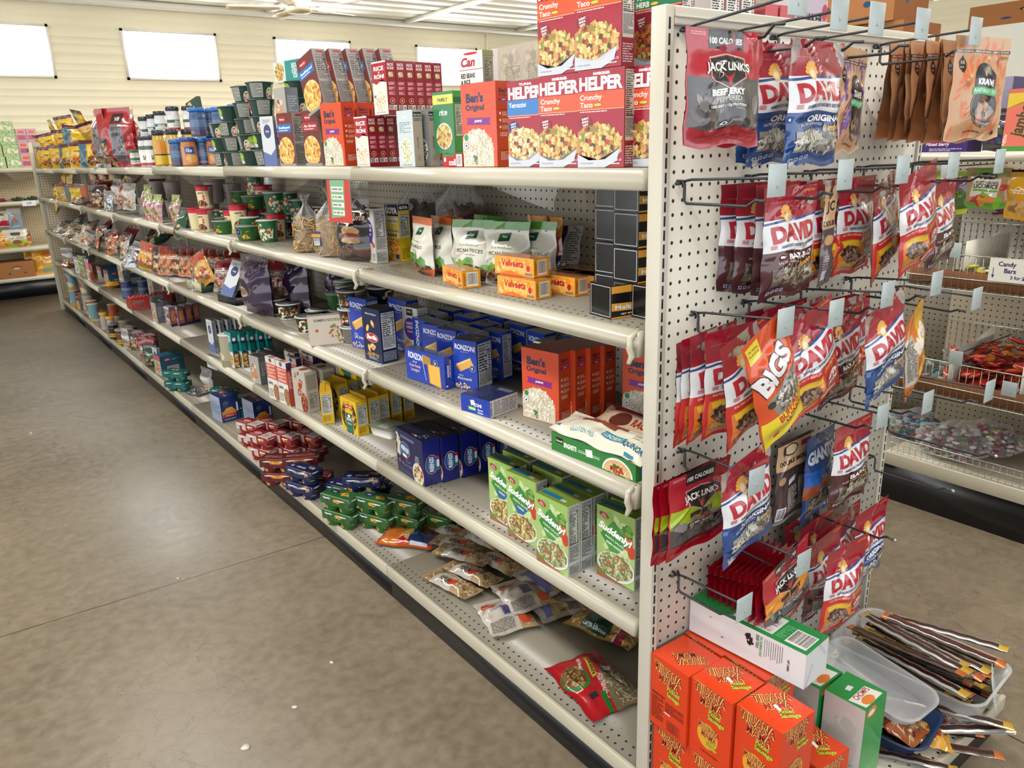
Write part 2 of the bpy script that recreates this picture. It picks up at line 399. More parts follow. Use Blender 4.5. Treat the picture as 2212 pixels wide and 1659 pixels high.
def floor_material():
 m,nt,b=nodes('polished_concrete');tc=node(nt,'ShaderNodeTexCoord');P=tc.outputs['Object']
 n1=node(nt,'ShaderNodeTexNoise',i_Scale=.9,i_Detail=9.0,i_Roughness=.62);L(nt,P,n1.inputs['Vector'])
 n2=node(nt,'ShaderNodeTexNoise',i_Scale=26.0,i_Detail=8.0);L(nt,P,n2.inputs['Vector'])
 n3=node(nt,'ShaderNodeTexNoise',i_Scale=3.5,i_Detail=7.0,i_Distortion=1.5);L(nt,P,n3.inputs['Vector'])
 r1=node(nt,'ShaderNodeValToRGB');L(nt,n1.outputs[0],r1.inputs[0])
 r1.color_ramp.elements[0].position=.32;r1.color_ramp.elements[0].color=lin('#655844');r1.color_ramp.elements[1].position=.7;r1.color_ramp.elements[1].color=lin('#8c7e68')
 r3=node(nt,'ShaderNodeMapRange');L(nt,n3.outputs[0],r3.inputs[0]);r3.inputs[1].default_value=.35;r3.inputs[2].default_value=.75;r3.inputs[4].default_value=.45
 c1=mix(nt,r3.outputs[0],r1.outputs[0],lin('#5d5141'))
 r2=node(nt,'ShaderNodeMapRange');L(nt,n2.outputs[0],r2.inputs[0]);r2.inputs[1].default_value=.35;r2.inputs[2].default_value=.7;r2.inputs[4].default_value=.25
 c2=mix(nt,r2.outputs[0],c1,lin('#a3998a'))
 # hairline crazing
 vo=node(nt,'ShaderNodeTexVoronoi',feature='DISTANCE_TO_EDGE',i_Scale=11.0);wv=node(nt,'ShaderNodeVectorMath',operation='ADD')
 n4=node(nt,'ShaderNodeTexNoise',i_Scale=5.0,i_Detail=4.0);L(nt,P,n4.inputs['Vector']);sc=node(nt,'ShaderNodeVectorMath',operation='SCALE');L(nt,n4.outputs[1],sc.inputs[0]);sc.inputs[3].default_value=.22
 L(nt,P,wv.inputs[0]);L(nt,sc.outputs[0],wv.inputs[1]);L(nt,wv.outputs[0],vo.inputs['Vector'])
 cr=mth(nt,'MULTIPLY',mth(nt,'LESS_THAN',vo.outputs[0],.012),mth(nt,'MULTIPLY',mth(nt,'GREATER_THAN',n1.outputs[0],.5),.35))
 c3=mix(nt,cr,c2,lin('#4a4034'))
 # saw-cut joints
 sp=node(nt,'ShaderNodeSeparateXYZ');L(nt,P,sp.inputs[0])
 wob=mth(nt,'MULTIPLY',mth(nt,'SUBTRACT',n3.outputs[0],.5),.004)
 j=None
 for ax,at_,sl in(('Y',1.862,-.053),('Y',4.82,-.06),('X',.995,0)):
  o='X' if ax=='Y' else 'Y'
  q=mth(nt,'SUBTRACT',mth(nt,'ADD',sp.outputs[ax],wob),mth(nt,'ADD',mth(nt,'MULTIPLY',sp.outputs[o],sl),at_+(sl and sl*.3)))
  q=mth(nt,'LESS_THAN',mth(nt,'ABSOLUTE',q),.0022);j=q if j is None else mth(nt,'MAXIMUM',j,q)
 L(nt,mix(nt,j,c3,lin('#221b14')),b.inputs['Base Color'])
 rr=node(nt,'ShaderNodeMapRange');L(nt,n2.outputs[0],rr.inputs[0]);rr.inputs[3].default_value=.25;rr.inputs[4].default_value=.5
 L(nt,rr.outputs[0],b.inputs['Roughness']);b.inputs['Specular IOR Level'].default_value=.45
 bp=node(nt,'ShaderNodeBump',i_Strength=.25,i_Distance=.004);L(nt,n2.outputs[0],bp.inputs['Height']);L(nt,bp.outputs[0],b.inputs['Normal'])
 return m
M_FLOOR=floor_material()
M_SIDING=plain('cream_siding','#ece4cb',.6,var=.03,scale=2)
M_CEIL=plain('ceiling_panel_white','#e9e6dc',.5,var=.03,scale=2)
M_FAN=plain('fan_blade','#b5a68a',.5)
M_FRAME=plain('window_frame_white','#eeeae0',.4)
def glass():
 m=bpy.data.materials.new('window_glass');m.use_nodes=True;nt=m.node_tree;nt.nodes.clear()
 out=node(nt,'ShaderNodeOutputMaterial');tr=node(nt,'ShaderNodeBsdfTransparent');gl=node(nt,'ShaderNodeBsdfGlossy',i_Roughness=.02);fr=node(nt,'ShaderNodeFresnel',i_IOR=1.45)
 mx=node(nt,'ShaderNodeMixShader');mx.inputs[0].default_value=.06;L(nt,tr.outputs[0],mx.inputs[1]);L(nt,gl.outputs[0],mx.inputs[2]);L(nt,mx.outputs[0],out.inputs[0])
 return m
M_GLASS=glass()
# ------------------------------------------------------------------ the room
def bx(name,x0,y0,z0,x1,y1,z1,mat,parent=None,bev=0.0):
 m=MB();m.box(x0,y0,z0,x1,y1,z1,'#ffffff',bev=bev);return m.build(name,mat,parent)
structure(bx('floor',-9,-7,-.1,12,10.5,0,M_FLOOR))
def siding(m,a0,a1,z0,z1,put):
 """ribbed metal wall sheet: profile up the wall, extruded along it"""
 prof=[(0,0),(.035,0),(.055,.010),(.075,.010),(.085,0),(.155,0),(.16,.003),(.167,.003),(.172,0),(.235,0),(.24,.003),(.247,.003),(.252,0),(.305,0)]
 zs=[];k=math.floor(z0/.305)
 while k*.305<z1:
  zs+=[(k*.305+a,b)for a,b in prof[:-1]];k+=1
 zs=[(z,d)for z,d in zs if z0<z<z1];zs=[(z0,0)]+zs+[(z1,0)]
 V=[];F=[]
 for z,d in zs:V+=[put(a0,d,z),put(a1,d,z)]
 for i in range(len(zs)-1):F.append((2*i,2*i+1,2*i+3,2*i+2))
 m.raw(V,F,lin('#ffffff'))
WY,CZ=10.5,3.45
wins=[(-.62,.70),(1.50,2.70),(3.50,4.69),(5.82,7.0),(8.1,9.3)]
put=lambda a,d,z:(a,WY-d,z)
m=MB();siding(m,-9,12,0,2.50,put);siding(m,-9,12,3.11,CZ,put)
e=[-9]+[v for w in wins for v in w]+[12]
for i in range(0,len(e),2):siding(m,e[i],e[i+1],2.50,3.11,put)
m.box(-9,WY+.01,0,12,WY+.05,2.50,'#ffffff')
structure(m.build('wall_back',M_SIDING))
for i,(a,b)in enumerate(wins):
 m=MB()
 for q in((a,2.50,a+.03,3.11),(b-.03,2.50,b,3.11),(a,2.50,b,2.53),(a,3.08,b,3.11)):m.box(q[0],WY-.03,q[1],q[2],WY+.06,q[3],'#ffffff')
 w=structure(m.build(f'window_{i + 1}',M_FRAME))
 g=MB();g.box(a+.03,WY+.01,2.53,b-.03,WY+.016,3.08,'#ffffff');g.build('window_pane',M_GLASS,w)
put=lambda a,d,z:(12-d,a,z)
m=MB();siding(m,-7,10.5,1.9,CZ,put);siding(m,-7,10.5,0,1.9,put);structure(m.build('wall_right',M_SIDING))
# ceiling: white ribbed panels with purlins under them
m=MB();V=[];F=[];y=-7.0;k=0
while y<WY:
 for dy,dz in((0,0),(.12,0),(.14,.03),(.24,.03),(.26,0)):V+=[(-9,y+dy,CZ+dz),(12,y+dy,CZ+dz)]
 y+=.38
for i in range(len(V)//2-1):F.append((2*i,2*i+1,2*i+3,2*i+2))
m.raw(V,F,lin('#ffffff'));structure(m.build('ceiling',M_CEIL))
for i,x in enumerate((-3.2,0.2,3.4,5.6,7.8,10)):
 structure(bx(f'trim_{i + 1}',x,-6.9,CZ-.05,x+.09,WY-.06,CZ-.005,M_CEIL))
structure(bx('trim_7',-9,WY-.09,CZ-.1,12,WY-.03,CZ-.02,M_CEIL))
m=MB();m.tube([(7.2,WY-.04,CZ-.1),(7.2,WY-.04,2.75)],.012,'#ffffff',8);structure(m.build('trim_8',M_FRAME))
# ------------------------------------------------------------------ main run of shelving: seven sections
S0,SL=.05,1.2075
DK=(1.493,1.185,.856,.532)
TOPZ=(1.493,1.495,1.492,1.486,1.48,1.473,1.466)
def shelf(parent,y0,y1,z,round_lip,label=None):
 m=MB();m.box(.052,y0,z-.018,.455,y1,z,'#ffffff')
 o=m.build('shelf_deck',M_DECK,parent)
 if label:o['label']=label
 p=[(.052,0.0),(.042,.001),(.034,-.003)]
 if round_lip:p+=[(.026,-.012),(.022,-.02),(.024,-.028),(.032,-.033),(.034,-.039),(.05,-.039)]
 else:p+=[(.033,-.036),(.038,-.040),(.05,-.040)]
 V=[];F=[]
 for x,dz in p:V+=[(x,y0+.001,z+dz),(x,y1-.001,z+dz)]
 for i in range(len(p)-1):F.append((2*i,2*i+1,2*i+3,2*i+2))
 F.append(tuple(range(0,len(V),2)));F.append(tuple(range(1,len(V),2))[::-1])
 r=MB();r.raw(V,F,lin('#ffffff'));r.build('price_rail',M_RAIL,o,smooth=False)
def bracket(parent,y,z):
 m=MB()
 m.tube([(.036,y,z+.004),(.014,y,z-.008),(.013,y,z-.03),(.02,y,z-.046),(.010,y,z-.06)],[.005,.006,.007,.007,.004],'#ffffff',8)
 m.box(.03,y-.006,z-.05,.05,y+.006,z+.003,'#ffffff');m.build('bracket_end',M_RAIL,parent)
SEC=['nearest section of the long shelving run, with cheese cartons and snack bags','second section of the long shelving run, holding noodle bags and yellow cartons',
'third section of the long shelving run, with blue lidded jars on top','fourth section of the long shelving run, with a tall red bag on top',
'fifth section of the long shelving run, with wire fences on its shelves','sixth section of the long shelving run, near its far end','farthest section of the long shelving run, by the corner post']
for k in range(7):
 y0,y1=S0+k*SL,S0+(k+1)*SL
 r=empty('shelving_section',(0,0,0));tag(r,SEC[k],'shelving','sections of the long shelving run')
 for i,z in enumerate(DK):
  zz=TOPZ[k]if i==0 else z
  shelf(r,y0+.002,y1-.002,zz,i in(1,2))
  if i in(1,2):bracket(r,y1-.008,zz)
  if i in(1,2)and k==0:bracket(r,y0+.008,zz)
 m=MB();m.box(.05,y0+.002,.105,.455,y1-.002,.128,'#ffffff');o=m.build('base_deck',M_DECK,r)
 m=MB();m.box(.038,y0+.002,.087,.05,y1-.002,.13,'#ffffff',bev=.002);m.build('front_lip',M_STEEL,o)
 bx('kick_plate',.052,y0+.001,0,.062,y1-.001,.086,M_KICK,r)
 bx('back_panel',.468,y0+.001,.13,.476,y1-.032,1.655,M_PEGB,r)
 m=MB();m.box(.455,y1-.031,0,.488,y1-.001,1.654,'#ffffff');u=m.build('upright',M_STEEL,r)
 m=MB();z=.2
 while z<1.63:
  for s in(-.006,):m.box(.4542,y1-.019+s,z,.4552,y1-.013+s,z+.016,'#ffffff')
  z+=.0254
 m.build('slots',M_SLOT,u)
 m=MB();m.box(.45,y0+.001,1.655,.495,y1-.001,1.668,'#ffffff',bev=.003);m.build('top_cap',M_STEEL,r)
 if k==0:  # shelf on the far side, level with the cap
  m=MB();m.box(.497,y0+.001,1.648,.95,y1-.001,1.666,'#ffffff');m.build('rear_top_shelf',M_STEEL,r)
m=MB();m.box(.02,8.512,0,.06,8.53,1.72,'#ffffff',bev=.002);m.box(.06,8.506,0,.47,8.524,.13,'#ffffff');m.box(.44,8.505,0,.49,8.53,1.72,'#ffffff');m.box(.06,8.508,1.66,.44,8.526,1.72,'#ffffff')
p=m.build('gondola_side_panel',M_STEEL);tag(p,'cream steel frame standing at the far end of the long shelving run','frame')
m=MB();m.box(.06,8.512,.13,.44,8.52,1.66,'#ffffff');m.build('pegboard_panel',M_PEGX,p)
# ------------------------------------------------------------------ the pegboard end display facing the camera
ED=empty('end_display',(0,0,0));tag(ED,'cream pegboard end display with slotted posts, hung with seed and jerky bags','display')
for x0,x1,sx in((.029,.05,.0385),(.945,.966,.9555)):
 m=MB();m.box(x0,.0,.0,x1,.034,1.76,'#ffffff',bev=.0015);p=m.build('post',M_POST,ED)
 m=MB();z=.02
 while z<1.74:
  m.box(sx-.0022,-.0006,z,sx+.0022,.001,z+.0185,'#ffffff');z+=.0254
 m.build('slots',M_SLOT,p)
bx('pegboard',.052,.006,.16,.943,.012,1.728,M_PEG,ED)
bx('top_trim',.052,-.001,1.729,.943,.03,1.76,M_POST,ED,bev=.003)
bx('trim_strip',.052,-.004,1.741,.943,.0,1.745,M_POST,ED)
m=MB();m.box(.03,-.375,.112,.965,-.001,.13,'#ffffff');d=m.build('base_deck',M_DECKE,ED)
m=MB();m.box(.028,-.386,.09,.967,-.3755,.132,'#ffffff',bev=.002);m.build('front_lip',M_STEEL,d)
bx('kick_plate',.035,-.37,0,.96,-.355,.088,M_KICK,ED)
for x in(.035,.95):bx('side_plate',x,-.354,0,x+.01,-.002,.111,M_KICK,ED)
# ------------------------------------------------------------------ shelving across the far end (faces the camera)
FY=9.75
for k,(x0,x1,lb)in enumerate(((-.78,.44,'far cross shelving unit with bagged pet treats and a brown carton'),(-2.0,-.79,'far cross shelving unit running off the left edge'))):
 r=empty('cross_shelving',(0,0,0));tag(r,lb,'shelving')
 for z in(1.47,1.10,.575):
  m=MB();m.box(x0,FY,z-.02,x1,FY+.4,z,'#ffffff');o=m.build('shelf_deck',M_STEEL,r)
  m=MB();m.box(x0,FY-.012,z-.045,x1,FY-.001,z+.002,'#ffffff');m.build('price_rail',M_STEEL,o)
 m=MB();m.box(x0,FY,.21,x1,FY+.4,.235,'#ffffff');m.box(x0,FY-.01,.19,x1,FY-.001,.235,'#ffffff');m.build('base_deck',M_STEEL,r)
 bx('kick_plate',x0,FY+.01,0,x1,FY+.025,.189,M_KICK,r)
 bx('back_panel',x0,FY+.405,.236,x1,FY+.42,1.5,M_PEGX,r)
 # ------------------------------------------------------------------ candy shelving over the right aisle
CX=2.12
for k,(y0,y1,lb)in enumerate(((-.66,.56,'candy shelving with wire baskets, across the right aisle'),(.565,1.785,'candy shelving section hidden behind the hanging bags'),(-1.88,-.665,'candy shelving section running off the right edge'))):
 r=empty('candy_shelving',(0,0,0));tag(r,lb,'shelving')
 m=MB();m.box(CX,y0,1.44,CX+.4,y1,1.462,'#ffffff');o=m.build('shelf_deck',M_STEEL,r)
 m=MB();m.box(CX-.012,y0,1.43,CX-.001,y1,1.466,'#ffffff');m.build('price_rail',M_RAIL,o)
 m=MB();m.box(CX,y0,.2,CX+.43,y1,.218,'#ffffff');o=m.build('base_deck',M_STEEL,r)
 m=MB();m.box(CX-.012,y0,.165,CX-.001,y1,.222,'#ffffff',bev=.003);m.build('front_lip',M_STEEL,o)
 bx('kick_plate',CX+.005,y0,0,CX+.02,y1,.164,M_KICK,r)
 bx('back_panel',CX+.44,y0,.22,CX+.45,y1,1.46,M_PEGB,r)
 # ------------------------------------------------------------------ ceiling fan
fan=empty('ceiling_fan',(2.29,6.70,2.87));tag(fan,'tan bladed ceiling fan hanging under the white ceiling','fan')
m=MB();m.lathe([(.03,-.06),(.11,-.05),(.13,0),(.11,.07),(.04,.10)],'#ffffff');m.build('motor_housing',M_FAN,fan)
m=MB();m.tube([(0,0,.1),(0,0,.56)],.013,'#ffffff');m.build('down_rod',M_FAN,fan)
m=MB();m.lathe([(.07,.59),(.065,.56),(.03,.52)],'#ffffff');m.build('canopy',M_FAN,fan)
for k in range(5):
 a=math.radians(-129.5+72*k);m=MB()
 M=Matrix.Rotation(a,4,'Z')@Matrix.Translation((.4,0,-.01))@Matrix.Rotation(.2,4,'X')
 bmq=bmesh.new();pts=[(-.22,-.045),(.22,-.062),(.255,-.045),(.262,0),(.255,.045),(.22,.062),(-.22,.045)]
 top=[bmq.verts.new((x,y,.004))for x,y in pts];bot=[bmq.verts.new((x,y,-.004))for x,y in pts]
 bmq.faces.new(top);bmq.faces.new(bot[::-1])
 for i in range(7):bmq.faces.new([bot[i],bot[(i+1)%7],top[(i+1)%7],top[i]])
 bmesh.ops.transform(bmq,matrix=M,verts=bmq.verts);m.bm(bmq,'#ffffff');bl=m.build('blade',M_FAN,fan)
 m=MB();m.tube([(.1*math.cos(a),.1*math.sin(a),0),(.22*math.cos(a),.22*math.sin(a),-.01)],.012,'#ffffff');m.build('blade_arm',M_FAN,bl)
 # ------------------------------------------------------------------ package builders
def carton(name,w,d,h,front,side,top='#8a8a8a',back=None,mat=None,dent=0.0,left=None,topart=None,bev=.0012):
 """upright or lying box; origin at the front right lower corner; front faces -y, the side panel +x"""
 m=MB();m.box(-w,0,0,0,d,h,back or(side if isinstance(side,str)else '#8a8a8a'),bev=bev)
 m.face(front if isinstance(front,Art)else Art(w,h,front),(-w,0,0),(1,0,0),(0,0,1))
 m.face(side if isinstance(side,Art)else Art(d,h,side),(0,0,0),(0,1,0),(0,0,1))
 lf=left or side
 m.face(lf if isinstance(lf,Art)else Art(d,h,lf),(-w,d,0),(0,-1,0),(0,0,1))
 m.face(topart or Art(w,d,top),(-w,0,h),(1,0,0),(0,1,0))
 return m.build(name,mat or M_PRINT)
def soft(w,h,T,wr,seed,top=.10,bot=.06,pinch=.04,belly=.45,lean=0.0,curl=.0):
 """front skin of a filled bag: T thickness, wr wrinkle size, flat seals at top and bottom"""
 r=random.Random(seed);W=[(r.uniform(-1,1)*55/1,r.uniform(20,90),r.uniform(0,6.3),r.uniform(.3,1))for _ in range(7)]
 bumps=[(r.uniform(.1,.9)*w,r.uniform(.12,.85)*h,r.uniform(.010,.03),r.uniform(-1,1))for _ in range(12)]
 creases=[(r.uniform(0,w),r.uniform(0,h),r.uniform(0,PI),r.uniform(.02,.06),r.uniform(-1,1))for _ in range(9)]
 def S0_(u,v):
  a=2*u/w-1;b=v/h
  e=np.clip((b-bot)/.16,0,1);e=e*e*(3-2*e);q=np.clip((1-top-b)/.30,0,1);q=q*q*(3-2*q)
  pr=np.clip(1-np.abs(a)**2.4,0,1)**.75*e*q*(1+.25*np.cos((b-belly)*4))
  z=T*pr
  s=0
  for kx,ky,ph,am in W:s=s+am*np.sin(u*kx+v*ky*.6+ph)
  z=z+wr*.22*s*(pr*.7+.12)
  for bx_,by_,br,ba in bumps:z=z+wr*1.2*ba*np.exp(-((u-bx_)**2+(v-by_)**2)/br**2)*(pr*.8+.1)
  for cx,cy,ca,cl,cb in creases:
   du,dv=(u-cx)*math.cos(ca)+(v-cy)*math.sin(ca),-(u-cx)*math.sin(ca)+(v-cy)*math.cos(ca)
   z=z+wr*.9*cb*np.exp(-(dv/.0035)**2-(du/cl)**2)
  z=z+curl*(a*a)*(1-b)
  x=(u-w/2)*1.16;x=x*(1-pinch*np.sin(np.clip(b,0,1)*PI)-(T/w)*.25*pr)
  x=x+.0022*np.sin(v*95+seed)*np.abs(a)+lean*(1-b)
  zz=v-h+.004*np.sin(u*60+seed)*(1-b)
  return x,-z,zz
 def S(u,v):
  P=np.stack(S0_(u,v),-1);e=2e-4
  du=np.stack(S0_(u+e,v),-1)-np.stack(S0_(u-e,v),-1);dv=np.stack(S0_(u,v+e),-1)-np.stack(S0_(u,v-e),-1)
  n=np.cross(du,dv);n/=np.linalg.norm(n,axis=-1)[...,None]+1e-12
  return P,n
 return S
def bag(name,A,T=.012,wr=.004,seed=1,back='#888888',mat=None,nx=18,ny=26,hang=True,**k):
 """hanging / lying bag; origin at the middle of its top edge; front faces -y"""
 m=MB();S=soft(A.w,A.h,T,wr,seed,**k);m.wrap(A,S,nx,ny)
 B=Art(A.w,A.h,back)
 def Sb(u,v):
  P,n=S(A.w-u,v);P=P.copy();P[...,1]=-P[...,1]*.8+.0006;n=n.copy();n[...,1]*=-1;return P,n
 m.wrap(B,Sb,nx//2,ny//2)
 o=m.build(name,mat or M_FILM)
 return o
def cup(name,r0,r1,h,A,lid,rim=None,mat=None,n=28,base='#d8d4cc'):
 """tapered tub: r0 foot, r1 mouth; artwork A wraps all round; lid a part"""
 m=MB();m.lathe([(0.0001,.001),(r0-.002,0),(r0,.002),(r1,h)],base,n)
 def S(u,v):
  t=u/A.w*2*PI-PI/2-PI;r=r0+(r1-r0)*v/h+.0004
  P=np.stack([-r*np.cos(t+PI),r*np.sin(t+PI)*1.0,v+0*u],-1)
  P=np.stack([r*np.sin(u/A.w*2*PI-PI),-r*np.cos(u/A.w*2*PI-PI),v+0*u],-1)
  nn=np.stack([np.sin(u/A.w*2*PI-PI),-np.cos(u/A.w*2*PI-PI),0*u+(r0-r1)/h],-1)
  nn/=np.linalg.norm(nn,axis=-1)[...,None];return P,nn
 m.wrap(A,S,30,2,diag=False)
 o=m.build(name,mat or M_PLASTIC,smooth=False)
 l=MB();l.lathe([(r1+.001,h-.004),(r1+.0035,h-.003),(r1+.0035,h),(r1-.002,h+.0015),(.0001,h+.001)],rim or lid,n)
 if rim:l.lathe([(r1-.003,h+.0018),(.0001,h+.002)],lid,n)
 l.build('lid',mat or M_PLASTIC,o)
 return o
def jar(name,r,h,A,cap,capr=None,caph=.016,body='#cfcac0',neck=.8,mat=None,contents=None):
 """round bottle or jar with a screw cap (a part)"""
 m=MB();nk=r*neck;hb=h-caph
 m.lathe([(.0001,.0008),(r-.002,0),(r,.003),(r,hb*.82),(r*.93,hb*.90),(nk,hb*.96),(nk,hb)],contents or body,26)
 lo=hb*.06;A_=A
 def S(u,v):
  t=u/A_.w*2*PI-PI;q=r+.0005
  n=np.stack([np.sin(t),-np.cos(t),0*u],-1);P=np.stack([q*np.sin(t),-q*np.cos(t),v+lo],-1);return P,n
 m.wrap(A_,S,26,2,diag=False)
 o=m.build(name,mat or M_GLOSS)
 c=MB();cr=capr or nk*1.12
 c.lathe([(cr,hb),(cr*1.02,hb+.001),(cr*1.02,h-.002),(cr*.95,h),(.0001,h)],cap,26)
 c.build('cap',M_PLASTIC,o)
 return o
def label_art(w,h,bg,fn=None):
 A=Art(w,h,bg)
 if fn:fn(A)
 return A
 # ------------------------------------------------------------------ artwork and prototypes, one function per product
K={}
def kind(f):K[f.__name__]=f;return f
RICE=['#ece6d6','#d9cfb8','#f5f1e6','#c7bca2']
PASTA=['#d8b368','#c59a4c','#e8cd8c','#a97b38','#8d5a34','#7d8a3c']
SEED=['#8f8b82','#bdb9ae','#6d6860','#d8d5cb','#4d4a45']
BEAN=['#a67c4e','#8b6239','#c39a68','#6e4a2c','#d1b184']
ORG='#d24a22'
def ben_front(w=.125,h=.19):
 A=Art(w,h,ORG);A.text("Ben's",w*.40,h*.78,h*.10,'#1d2148',w=w*.50,al='c',bold=.05);A.text('Original',w*.40,h*.685,h*.065,'#1d2148',w=w*.54,al='c',bold=.04)
 A.poly([(w*.14,h*.60),(w*.84,h*.585),(w*.80,h*.54),(w*.84,h*.50),(w*.14,h*.515),(w*.18,h*.555)],'#7c2282');A.text('JASMINE',w*.48,h*.54,h*.026,'#ffffff',al='c')
 cx,cy=w*.42,h*.16
 A.ell(cx,cy,w*.50,h*.30,'#e3a08a',n=30,a0=0,a1=180);A.rect(0.001,.001,w*.92,cy,'#d9cdb4')
 A.ell(cx,cy,w*.47,h*.28,'#d9cdb4',n=30,a0=0,a1=180)
 A.grain(cx,h*.22,w*.47,h*.24,RICE+['#b9ab8c'],520,.0055,2.2,5,box=(0.002,.002,w*.95,h));A.rect(w*.90,.001,w-.0005,h*.2,ORG)
 A.ell(w*.12,h*.36,.009,.009,'#ffffff');A.ell(w*.12,h*.36,.008,.008,'#2f8a4a');A.ell(w*.11,h*.26,.009,.0095,'#ffffff');A.ring(w*.11,h*.26,.0085,.0085,.0015,'#4b1740');A.ell(w*.11,h*.26,.003,.003,'#4b1740')
 for i in range(3):A.rect(w*(.09+.08*i),h*.07,w*(.15+.08*i),h*.12,'#f4f0e6');A.rect(w*(.105+.08*i),h*.08,w*(.135+.08*i),h*.09,'#666052')
 A.grain(w*.38,h*.10,w*.07,h*.05,['#4b7a35','#86a552'],14,.006,3,9)
 return A
def ben_side(d=.048,h=.19):
 A=Art(d,h,'#c2421e');A.text("Ben's",d*.5,h*.87,h*.05,'#1d2148',w=d*.6,al='c',bold=.03);A.text('Original',d*.5,h*.83,h*.03,'#1d2148',w=d*.66,al='c')
 A.rect(d*.16,h*.775,d*.84,h*.805,'#7c2282');A.text('JASMINE',d*.5,h*.784,h*.012,'#ffffff',al='c')
 A.rect(d*.2,h*.67,d*.75,h*.676,'#7e2412')
 for i in range(3):A.ell(d*.24,h*(.63-.08*i),.003,.003,'#f0d9cf');A.fine(d*.38,h*(.60-.08*i),d*.5,h*.05,4,'#e7b5a2',i)
 A.fine(d*.2,h*.36,d*.5,h*.05,3,'#f0c8b8',7);A.fine(d*.2,h*.08,d*.66,h*.10,7,'#e9bba9',8);A.rect(d*.18,h*.20,d*.8,h*.204,'#7e2412')
 return A
@kind
def rice_carton():return carton('rice_carton',.125,.048,.19,ben_front(),ben_side(),top='#9a3318',mat=M_GLOSS)
def helper_front(word='HAMBURGER',sub=('Crunchy','Taco'),band='#e8552a',bg='#a3152e',food=PASTA,w=.118,h=.183,badge='#8c1226'):
 A=Art(w,h,bg);A.text(word,w*.52,h*.945,h*.026,'#ffffff',w=w*.36,al='c',bold=.05)
 A.text('HELPER',w*.5,h*.80,h*.125,'#ffffff',w=w*.93,al='c',bold=.045)
 A.rect(0,h*.61,w,h*.78,band);A.rect(0,h*.595,w,h*.607,'#f0986c')
 A.text(sub[0],w*.05,h*.70,h*.052,'#fff6ea',w=w*.48,bold=.02)
 if len(sub)>1:A.text(sub[1],w*.05,h*.625,h*.052,'#fff6ea',w=w*.28,bold=.02);A.ell(w*.44,h*.645,w*.09,h*.021,'#f2c23c');A.ring(w*.44,h*.645,w*.09,h*.021,.001,'#2c5a35')
 A.fine(w*.05,h*.57,w*.6,h*.018,1,'#f6d9cf',4)
 A.ell(w*.17,h*.47,w*.15,h*.075,badge)
 for i,t in enumerate(('ROBUST','SPICE &','TASTE')):A.text(t,w*.17,h*(.50-.032*i),h*.019,'#ffffff',al='c',bold=.04,rot=8)
 A.ell(w*.34,h*.24,w*.62,h*.24,'#dfe3e8',n=40,a0=180,a1=360);A.rect(0.0005,h*.0,w*.01,h*.01,bg)
 A.ell(w*.40,h*.23,w*.56,h*.20,'#b98d48',n=40)
 A.grain(w*.40,h*.25,w*.55,h*.20,food,230,.011,1.5,11,k=5);A.grain(w*.44,h*.26,w*.5,h*.17,food[:3]+['#c9c06a','#5c3a24','#b4442a'],80,.012,1.3,12,k=4)
 A.poly([(0,h*.14),(w*.25,h*.075),(w*.6,h*.085),(w*.93,h*.20),(w*.86,h*.07),(w*.60,0),(0,0)],'#c9ced6')
 A.text('1 POUND ONE PAN',w*.05,h*.035,h*.016,'#6a7078',w=w*.3,bold=.02);A.fine(w*.68,h*.03,w*.28,h*.022,1,'#ffffff',6);A.text('$1.50',w*.96,h*.07,h*.022,'#e9c8cf',al='r')
 return A
def helper_box(**k):
 S=Art(.038,.183,'#8f1226');S.nutri(.003,.05,.032,.128,'#cfc8bd');S.fine(.003,.006,.03,.035,8,'#d9b9bf',3)
 return carton('dinner_kit_carton',.118,.038,.183,helper_front(**k),S,top='#8a1024',mat=M_GLOSS)
@kind
def dinner_taco():return helper_box()
@kind
def dinner_tuna():return helper_box(word='TUNA',sub=('Tetrazzini',),band='#2b7ac2',food=['#e3cf98','#cdb070','#f0e2ba','#b08b4c'],badge='#1d2c6b')
@kind
def dinner_tomato():return helper_box(word='HAMBURGER',sub=('TOMATO &','HERB'),band='#2f7d5b',food=['#b4532a','#8e3418','#d07a3a','#5b2412'],badge='#9c1730')
